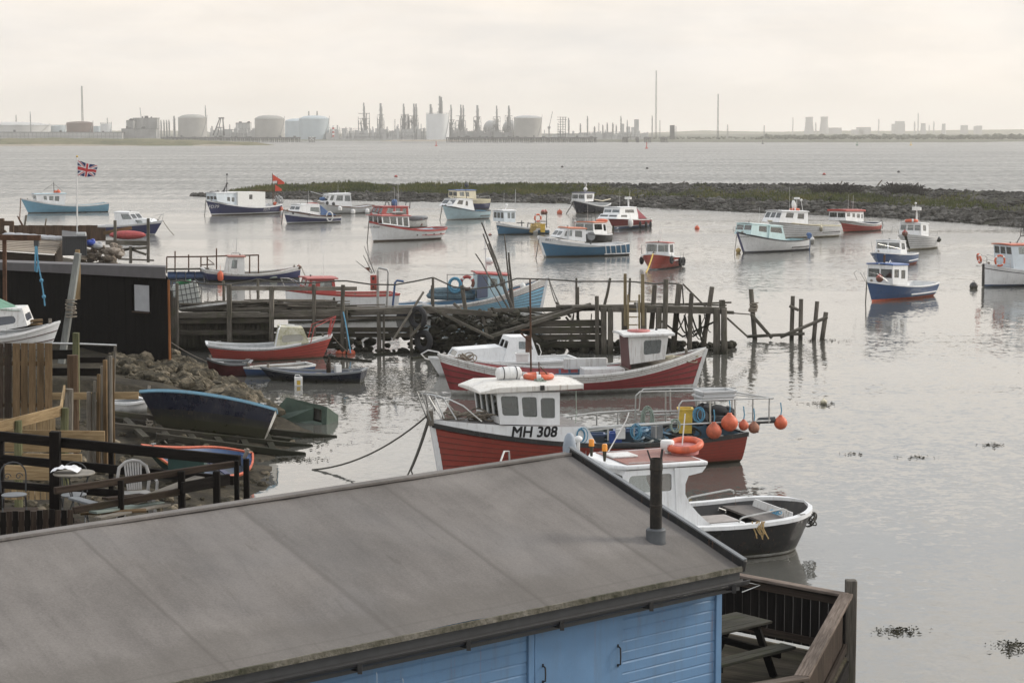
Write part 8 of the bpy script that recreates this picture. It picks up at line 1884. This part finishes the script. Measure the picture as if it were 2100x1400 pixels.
# ------------------------------------------------------------------ blue hut with the felt roof
E = gp(1518, 1161, 4.5); L2 = gp(100, 1450, 4.5); R = gp(1165, 931, 5.46); L1 = gp(0, 1105, 5.46)
ev = (L2 - E); eu = ev.normalized(); L2 = E + eu * 12.5; ru = (L1 - R).normalized(); L1 = R + ru * 13.0; en = Vector((-eu.y, eu.x, 0)); en = en if en.dot(CAM - E) > 0 else -en
e = empty('blue_hut', (E.x, E.y, 1.9), 'blue boarded hut with big grey felt roof in the foreground', 'hut'); o0 = Vector((E.x, E.y, 1.9)); HUT = e
m, nt, out = nodes_of('roof_felt')
o_ = coords(nt); dwn = Vector((R - E)); ang = math.atan2(dwn.y, dwn.x)
mp = nt.nodes.new('ShaderNodeMapping'); mp.vector_type = 'TEXTURE'; mp.inputs['Rotation'].default_value = (0, 0, ang); mp.inputs['Scale'].default_value = (2.6, .38, 1); nt.links.new(o_, mp.inputs[0])
st_ = noise(nt, mp.outputs[0], 1.5, 7, .66, .5); pa_ = noise(nt, o_, .55, 5, .6, .4); fi_ = noise(nt, o_, 38, 4, .7); spk = noise(nt, o_, 9, 5, .7)
r1 = ramp(nt, [(.30, (.122, .111, .103)), (.52, (.162, .148, .138)), (.74, (.20, .184, .171))]); nt.links.new(pa_, r1.inputs[0])
r2 = ramp(nt, [(.36, .88), (.54, 1.0), (.72, 1.04)]); nt.links.new(st_, r2.inputs[0]); c = mixc(nt, 1.0, r1.outputs[0], r2.outputs[0], 'MULTIPLY')
r3 = ramp(nt, [(.3, .82), (.7, 1.14)]); nt.links.new(fi_, r3.inputs[0]); c = mixc(nt, 1.0, c, r3.outputs[0], 'MULTIPLY')
r4 = ramp(nt, [(.70, 0), (.76, .55)]); nt.links.new(spk, r4.inputs[0]); c = mixc(nt, r4.outputs[0], c, (.34, .33, .31))
bl = noise(nt, o_, .35, 3); r5 = ramp(nt, [(.50, 0), (.66, .25)]); nt.links.new(bl, r5.inputs[0]); c = mixc(nt, r5.outputs[0], c, (.125, .128, .136))
bg_ = noise(nt, mp.outputs[0], 3.4, 5, .7, .3); r6 = ramp(nt, [(.60, 0), (.76, .42)]); nt.links.new(bg_, r6.inputs[0]); c = mixc(nt, r6.outputs[0], c, (.070, .062, .055))
uvn = nt.nodes.new('ShaderNodeTexCoord'); sp3 = nt.nodes.new('ShaderNodeSeparateXYZ'); wob = N(nt, 'ShaderNodeMath', operation='MULTIPLY_ADD'); wob.inputs[1].default_value = .003
nt.links.new(uvn.outputs['UV'], sp3.inputs[0]); nt.links.new(pa_, wob.inputs[0]); nt.links.new(sp3.outputs[0], wob.inputs[2])
JA = (.092, .26, .435, .61, .79); sh = ramp(nt, [(0, .97)] + [(a, t) for a, t in zip(JA, (1.04, .95, 1.05, .98, 1.03))]); sh.color_ramp.interpolation = 'CONSTANT'; nt.links.new(wob.outputs[0], sh.inputs[0]); c = mixc(nt, 1.0, c, sh.outputs[0], 'MULTIPLY')
ln = ramp(nt, [(0, 0)] + [q for a in JA for q in ((a - .0030, 0), (a, .62), (a + .0012, .62), (a + .0035, 0))]); nt.links.new(wob.outputs[0], ln.inputs[0]); c = mixc(nt, ln.outputs[0], c, (.075, .066, .060))
ed = noise(nt, o_, 1.1, 4, .6); ev2 = N(nt, 'ShaderNodeMath', operation='MULTIPLY_ADD'); ev2.inputs[1].default_value = -.32; nt.links.new(ed, ev2.inputs[0]); nt.links.new(sp3.outputs[1], ev2.inputs[2]); r8 = ramp(nt, [(.0, .38), (.09, 0)]); nt.links.new(ev2.outputs[0], r8.inputs[0]); c = mixc(nt, r8.outputs[0], c, (.085, .076, .066))
l2 = ramp(nt, [(0, 0), (.046, 0), (.050, .3), (.055, .3), (.059, 0)]); nt.links.new(sp3.outputs[1], l2.inputs[0]); c = mixc(nt, l2.outputs[0], c, (.09, .080, .072))
bsdf(nt, out, c, .82, spec=.3, bump=fi_, bstr=.25, bdist=.006); FELT = m
mb = MB(); nA, nB = 40, 14; vs = []; uvs = []
def roofp(a, b): return (E.lerp(L2, a)).lerp(R.lerp(L1, a), b)
for i in range(nA + 1):
    for j in range(nB + 1):
        p = roofp(i / nA, j / nB); p.z += .018 * mnoise.noise(p * .9) + .010 * mnoise.noise(p * 2.6); vs.append(p - o0); uvs.append((i / nA, j / nB))
mb.add(vs, uvs=uvs, fs=[(i * (nB + 1) + j, i * (nB + 1) + j + 1, (i + 1) * (nB + 1) + j + 1, (i + 1) * (nB + 1) + j) for i in range(nA) for j in range(nB)])
back = (R - E); back.z = 0; back = back * 1.02                                # the far slope
mb.quad(R - o0, L1 - o0, L1 + back - ZUP * 1.0 - o0, R + back - ZUP * 1.0 - o0)
rf = mb.obj('roof', FELT, e, smooth=60)
MOSSE = tri('mossy_felt_edge', [(.38, (.045, .046, .030)), (.5, (.11, .102, .080)), (.64, (.20, .185, .16))], 1.6, .95)
bars('mossy_edge', [(E - o0 - ZUP * .028 + en * .012 - eu * .02, L2 - o0 - ZUP * .028 + en * .012, .03, .065)], MOSSE, e)
bars('verge_trim', [(E - o0 - eu * .045 + ZUP * .01 - (R - E).normalized() * .04, R - o0 - eu * .045 + ZUP * .01, .06, .16)], BLACK, e, bevel=.01)
bars('verge_cap', [(E - o0 - eu * .05 + ZUP * .098 - (R - E).normalized() * .04, R - o0 - eu * .05 + ZUP * .098, .07, .018)], plain('slate_cap', (.17, .18, .19), .6), e)
bars('ridge_strip', [(R - o0 + ZUP * .01, L1 - o0 + ZUP * .01, .16, .03)], FELT, e)
bars('fascia', [(E - o0 - ZUP * .19 - en * .03 - eu * .01, L2 - o0 - ZUP * .19 - en * .03, .03, .24)], DGREY, e)
mb = MB(); vs = []; seg = 10; A = E - o0 - ZUP * .165 + en * .055 - eu * .06; B_ = L2 - o0 - ZUP * .165 + en * .055
for c0 in (A, B_):
    for k in range(seg + 1): a = math.pi + math.pi * k / seg; vs.append(c0 + en * (.062 * math.cos(a)) + ZUP * (.07 * math.sin(a)))
mb.add(vs, [(k, k + 1, seg + 2 + k, seg + 1 + k) for k in range(seg)]); mb.bar(A + en * .062, B_ + en * .062, .012, .014); gt = mb.obj('gutter', plain('black_gutter', (.022, .022, .024), .45, var=.3), e, smooth=50)
for d in (.3, 1.75, 3.2, 4.6, 6.1, 7.6, 9.1): mb = MB(); p = A + eu * d; mb.bar(p + en * .07 - ZUP * .01, p + en * .07 - ZUP * .12, .05, .03); mb.bar(p + en * .07 - ZUP * .08, p - en * .06 - ZUP * .09, .035, .03); mb.obj('bracket', BLACK, gt)

mb = MB(); mb.tube([E - o0 - ZUP * .2 - eu * .05, E - o0 - ZUP * .28 - eu * .32 + en * .05, E - o0 - ZUP * .33 - eu * .02 + en * .02], .008, 5); mb.obj('wire', LGREY, e)
# boarded wall
WB = E + eu * .12 - en * .24; WB.z = 1.9; wo_ = WB - o0
HB = paint('hut_blue', (.115, .225, .385), .55, .30, (.10, .13, .16)); HB2 = paint('hut_blue_door', (.115, .225, .385), .6, .24, (.10, .13, .16))
def wallx(px): # distance along the wall where a sight line meets its plane
    r = ray(px, 1300); d = (WB - CAM).dot(en) / r.dot(en); return (CAM + r * d - WB).dot(eu)
dx0, dx1 = wallx(1272), wallx(1094)
mb = MB()
def lap(x0, x1):
    z = .02
    while z < 2.36:
        h = .135; xs = [x0]
        while xs[-1] < x1 - 1.2: xs.append(min(x1, xs[-1] + rnd(1.1, 2.9)))
        xs[-1] = x1 if len(xs) > 1 else x0; xs = xs if len(xs) > 1 else [x0, x1]
        for xa, xb in zip(xs, xs[1:]):
         dz = rnd(-.003, .003); p0 = wo_ + eu * (xa + .002) + ZUP * (z + dz); p1 = wo_ + eu * (xb - .002) + ZUP * (z + dz + rnd(-.003, .003))
         mb.add([p0 + en * .018, p1 + en * .018, p1 + en * .018 + ZUP * (h * .80), p0 + en * .018 + ZUP * (h * .80), p0 + en * .0 + ZUP * h, p1 + en * .0 + ZUP * h, p0, p1], [(0, 1, 2, 3), (3, 2, 5, 4), (6, 7, 1, 0)])
        z += h
lap(.10, dx0); mb.obj('wall', HB, e, smooth=0); mb = MB(); lap(dx1 + .12, 11.5)
mb.obj('wall', HB, e, smooth=0)
mb = MB(); gw = wo_ - en * 6.5; mb.slab([wo_ + eu * .02, gw + eu * .02, gw + eu * .02 + ZUP * 2.6, wo_ - en * 3.3 + eu * .02 + ZUP * 3.2, wo_ + eu * .02 + ZUP * 2.45], eu * .04); mb.obj('gable_wall', HB, e)
bars('corner_board', [(wo_ + eu * .05 + en * .02, wo_ + eu * .05 + en * .02 + ZUP * 2.40, .10, .05, dict(up=en))], HB, e, bevel=.006)
mb = MB(); mb.slab([wo_ + eu * dx0 + en * .012, wo_ + eu * dx1 + en * .012, wo_ + eu * dx1 + en * .012 + ZUP * 2.36, wo_ + eu * dx0 + en * .012 + ZUP * 2.36], en * .03); dr = mb.obj('door', HB2, e)
bars('door_frame', [(wo_ + eu * (dx1 + .07) + en * .03, wo_ + eu * (dx1 + .07) + en * .03 + ZUP * 2.36, .09, .04, dict(up=en)), (wo_ + eu * (dx1 + .012) + en * .045, wo_ + eu * (dx1 + .012) + en * .045 + ZUP * 2.36, .02, .02, dict(up=en))], HB, e, bevel=.006)
for (px, y0, y1) in ((1262, 1322, 1362), (1108, 1362, 1396)):
    xw = wallx(px); Yw = (WB + eu * xw).y; za, zb2 = at(px, y1, Yw).z - 1.9, at(px, y0, Yw).z - 1.9; mb = MB(); b0 = wo_ + eu * xw + en * .042
    mb.tube([b0 + ZUP * za, b0 + en * .05 + ZUP * (za + .02), b0 + en * .055 + ZUP * ((za + zb2) / 2), b0 + en * .05 + ZUP * (zb2 - .02), b0 + ZUP * zb2], .010, 7); mb.box(b0 + ZUP * (zb2 - .02), .03, .01, .04); mb.box(b0 + ZUP * (za - .02), .03, .01, .04); mb.obj('handle', BLACK, dr)
# flue
FB = None
for k in range(400):
    b2 = k / 400
    p = roofp(.06, b2)
fa, fb = .07, .22
best = None
for i in range(60):
    for j in range(60):
        p = roofp(i / 240, j / 100); d = p - CAM; yc = d.y * CP - d.z * SP; X = 1050 + F * d.x / yc; Yp = 700 - F * (d.y * SP + d.z * CP) / yc; q = (X - 1343) ** 2 + (Yp - 1108) ** 2
        if best is None or q < best[0]: best = (q, p.copy())
p = best[1]; e2 = empty('flue_pipe', p, 'black stove flue with open top standing on the felt roof', 'flue'); k = p.y / F
mb = MB(); mb.lathe((0, 0, -.06), [(.135, 0), (.138, .02), (.128, .06), (.128, .20), (.115, .215), (.07, .22)], 28); mb.obj('flashing', plain('flue_collar', (.075, .082, .09), .6, var=.25), e2)
mb = MB(); H = 168 * k; mb.lathe((0, 0, .1), [(.078, 0), (.078, H * .33), (.084, H * .335), (.084, H * .35), (.078, H * .355), (.078, H * .78), (.084, H * .785), (.084, H * .85), (.080, H * .86), (.080, H * .93), (.070, H * .93), (.068, H * .5)], 24); mb.obj('pipe', tri('sooty_flue', [(.35, (.012, .012, .011)), (.5, (.022, .020, .018)), (.66, (.045, .036, .028))], 5, .6, .2, .005), e2)
mb = MB(); mb.bar((-.07, .02, .1 + H * .9), (-.115, .02, .1 + H * 1.03), .02, .008); mb.bar((.055, -.02, .1 + H * .9), (.075, -.02, .1 + H * 1.05), .03, .008); mb.obj('cowl_strap', BLACK, e2)
# ------------------------------------------------------------------ terrace on the right
TZ = 1.95; RZ = 2.95
A = gp(1736, 1216, RZ); B2 = gp(1644, 1384, RZ); C0 = gp(1440, 1162, RZ); D2 = gp(1470, 1414, RZ)
e = empty('terrace_floor', (3, 28, TZ), 'plank floor of the small terrace beside the blue hut', 'deck'); o0 = Vector((3, 28, TZ)); mb = MB()
pd = (A - C0).normalized(); pp = Vector((-pd.y, pd.x, 0)); pp = -pp if pp.dot(CAM - A) < 0 else pp
n = int((D2 - C0).length / .15)
for i in range(n):
    f = (i + .5) / n; p = C0.lerp(D2, f); q = A.lerp(B2, f); p.z = q.z = TZ - .03; mb.bar(p - o0 - (q - p).normalized() * .1, q - o0, .142, .05)
mb.obj('floor', wood('terrace_plank', (.042, .035, .026), (.13, .11, .08), moss=.35), e, bevel=.006)
bars('joist', [(Vector((1.2, 25, TZ - .2)) - o0, Vector((3.2, 26, TZ - .2)) - o0, .12, .25), (C0 + ZUP * (TZ - RZ - .18) - o0, A + ZUP * (TZ - RZ - .18) - o0, .12, .25), (A + ZUP * (TZ - RZ - .18) - o0, B2 + ZUP * (TZ - RZ - .18) - o0, .12, .25)], DARKW, e)
bars('pile', [(Vector((A.x - .2, A.y - .2, TZ - .2)) - o0, Vector((A.x - .2, A.y - .2, -1)) - o0, .18, .18), (Vector((B2.x, B2.y, TZ - .2)) - o0, Vector((B2.x, B2.y, -1)) - o0, .18, .18)], PIERD, e)
e = empty('terrace_fence', (A.x, A.y, TZ), 'close boarded brown terrace fence with worn flat handrail', 'fence'); o0 = Vector((A.x, A.y, TZ))
bars('handrail', [(C0 - o0 - ZUP * .03, A - o0 - ZUP * .03, .16, .05)], CAPW, e, bevel=.008); bars('handrail', [(A - o0 - ZUP * .026, B2 - o0 - ZUP * .026, .20, .055)], CAPW, e, bevel=.008); bars('handrail', [(B2 - o0 - ZUP * .03 + Vector((.05, 0, 0)), D2 - o0 - ZUP * .03, .18, .05)], CAPW, e, bevel=.008)
def pick(P, Q_, m_, gap, out=0.0, w=.145, z0=.05):
    L = (Q_ - P).length; d = (Q_ - P).normalized(); nn = Vector((-d.y, d.x, 0)); n = int(L / (w + gap))
    for i in range(n): c_ = P + d * ((i + .5) * L / n) + nn * out; c_.z = 0; bars('picket', [(Vector((c_.x - o0.x, c_.y - o0.y, z0)), Vector((c_.x - o0.x, c_.y - o0.y, RZ - TZ - .06)), L / n - gap, .022, dict(up=nn))], m_, e, bevel=.004)
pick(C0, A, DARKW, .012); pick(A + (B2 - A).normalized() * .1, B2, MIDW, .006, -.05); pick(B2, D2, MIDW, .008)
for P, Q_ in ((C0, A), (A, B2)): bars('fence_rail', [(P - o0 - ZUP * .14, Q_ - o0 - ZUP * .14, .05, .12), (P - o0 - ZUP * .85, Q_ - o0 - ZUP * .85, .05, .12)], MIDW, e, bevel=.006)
p = A + (A - B2).normalized() * .12 + Vector((.07, .1, 0)); bars('corner_post', [(Vector((p.x - o0.x, p.y - o0.y, -3.2)), Vector((p.x - o0.x, p.y - o0.y, RZ - TZ + .16)), .17, .17)], PIER, e, bevel=.015)
# picnic bench
be = gp(1620, 1323, TZ + .46); la = Vector((.76, .65, 0)); pe_ = Vector((-.65, .76, 0)); ctr = be - la * .9 + pe_ * .72; ctr.z = TZ
e = empty('picnic_bench', ctr, 'mossy grey picnic bench on the terrace', 'picnic bench'); Z3 = Vector
def lb(a, b_3, z): return la * a + pe_ * b_3 + ZUP * z
bars('tabletop', [(lb(-.9, -.30 + .15 * i, .75), lb(.9, -.30 + .15 * i, .75), .14, .04) for i in range(5)], BENCHW, e, bevel=.006)
for s in (-1, 1): bars('seat', [(lb(-.9, s * (.62 + .15 * i), .45), lb(.9, s * (.62 + .15 * i), .45), .14, .045) for i in range(2)], BENCHW, e, bevel=.006)
for a in (-.62, .62):
    bars('cross_brace', [(lb(a, -.78, .38), lb(a, .78, .38), .045, .10), (lb(a + .04, -.32, .68), lb(a + .04, .32, .68), .045, .09)], DARKW, e)
    for s in (-1, 1): bars('leg', [(lb(a + .05, s * .25, .72), lb(a + .05, s * .62, 0), .045, .12)], DARKW, e)
# ------------------------------------------------------------------ small fittings every boat carries
random.seed(99)
for b in BOATS:
    mb = MB(); x, y = b.hull(.93, b.sheer(.93)); zf = b.fz(.93, True); mb.bar((x, 0, zf - .05), (x, 0, zf + .26), .09, .09); mb.bar((x, -.12, zf + .18), (x, .12, zf + .18), .04, .04); mb.obj('samson_post', DECKW, b.e)
    for sg in (1, -1):
        x, y = b.hull(.1, b.sheer(.1)); mb = MB(); mb.bar((x - .1, sg * (y - .03), b.sheer(.1) + .09), (x + .1, sg * (y - .03), b.sheer(.1) + .09), .025, .025); mb.bar((x, sg * (y - .03), b.sheer(.1) + .03), (x, sg * (y - .03), b.sheer(.1) + .09), .04, .04); mb.obj('cleat', STEEL, b.e)
    if b.roofz:
        xa, xf = b.roofx; p = Vector((xa * .6 + xf * .4, rnd(-.5, .5), b.roofz - .08)); mb = MB(); mb.tube([p, p + Vector((rnd(-.08, .08), 0, rnd(1.0, 1.9)))], .012, 5, r1=.006); mb.obj('whip_aerial', WPL, b.e)
        mb = MB(); q = Vector((xf * .75 + xa * .25, 0, b.roofz - .05)); mb.cyl(q, q + ZUP * .12, .05, .045, 10); mb.obj('nav_light', DGREY, b.e)
    if b.fd < .9 and b.L > 4.5:
        zd = b.fz(.3, False) + .02; mb = MB()
        for k in range(5): mb.ring((-b.L * .22 + rnd(-.1, .1), rnd(-.2, .2), zd + .05 * k), (rnd(-.2, .2), rnd(-.2, .2), 1), rnd(.22, .34), .03, 16, 5)
        mb.obj('coiled_line', ROPE, b.e)
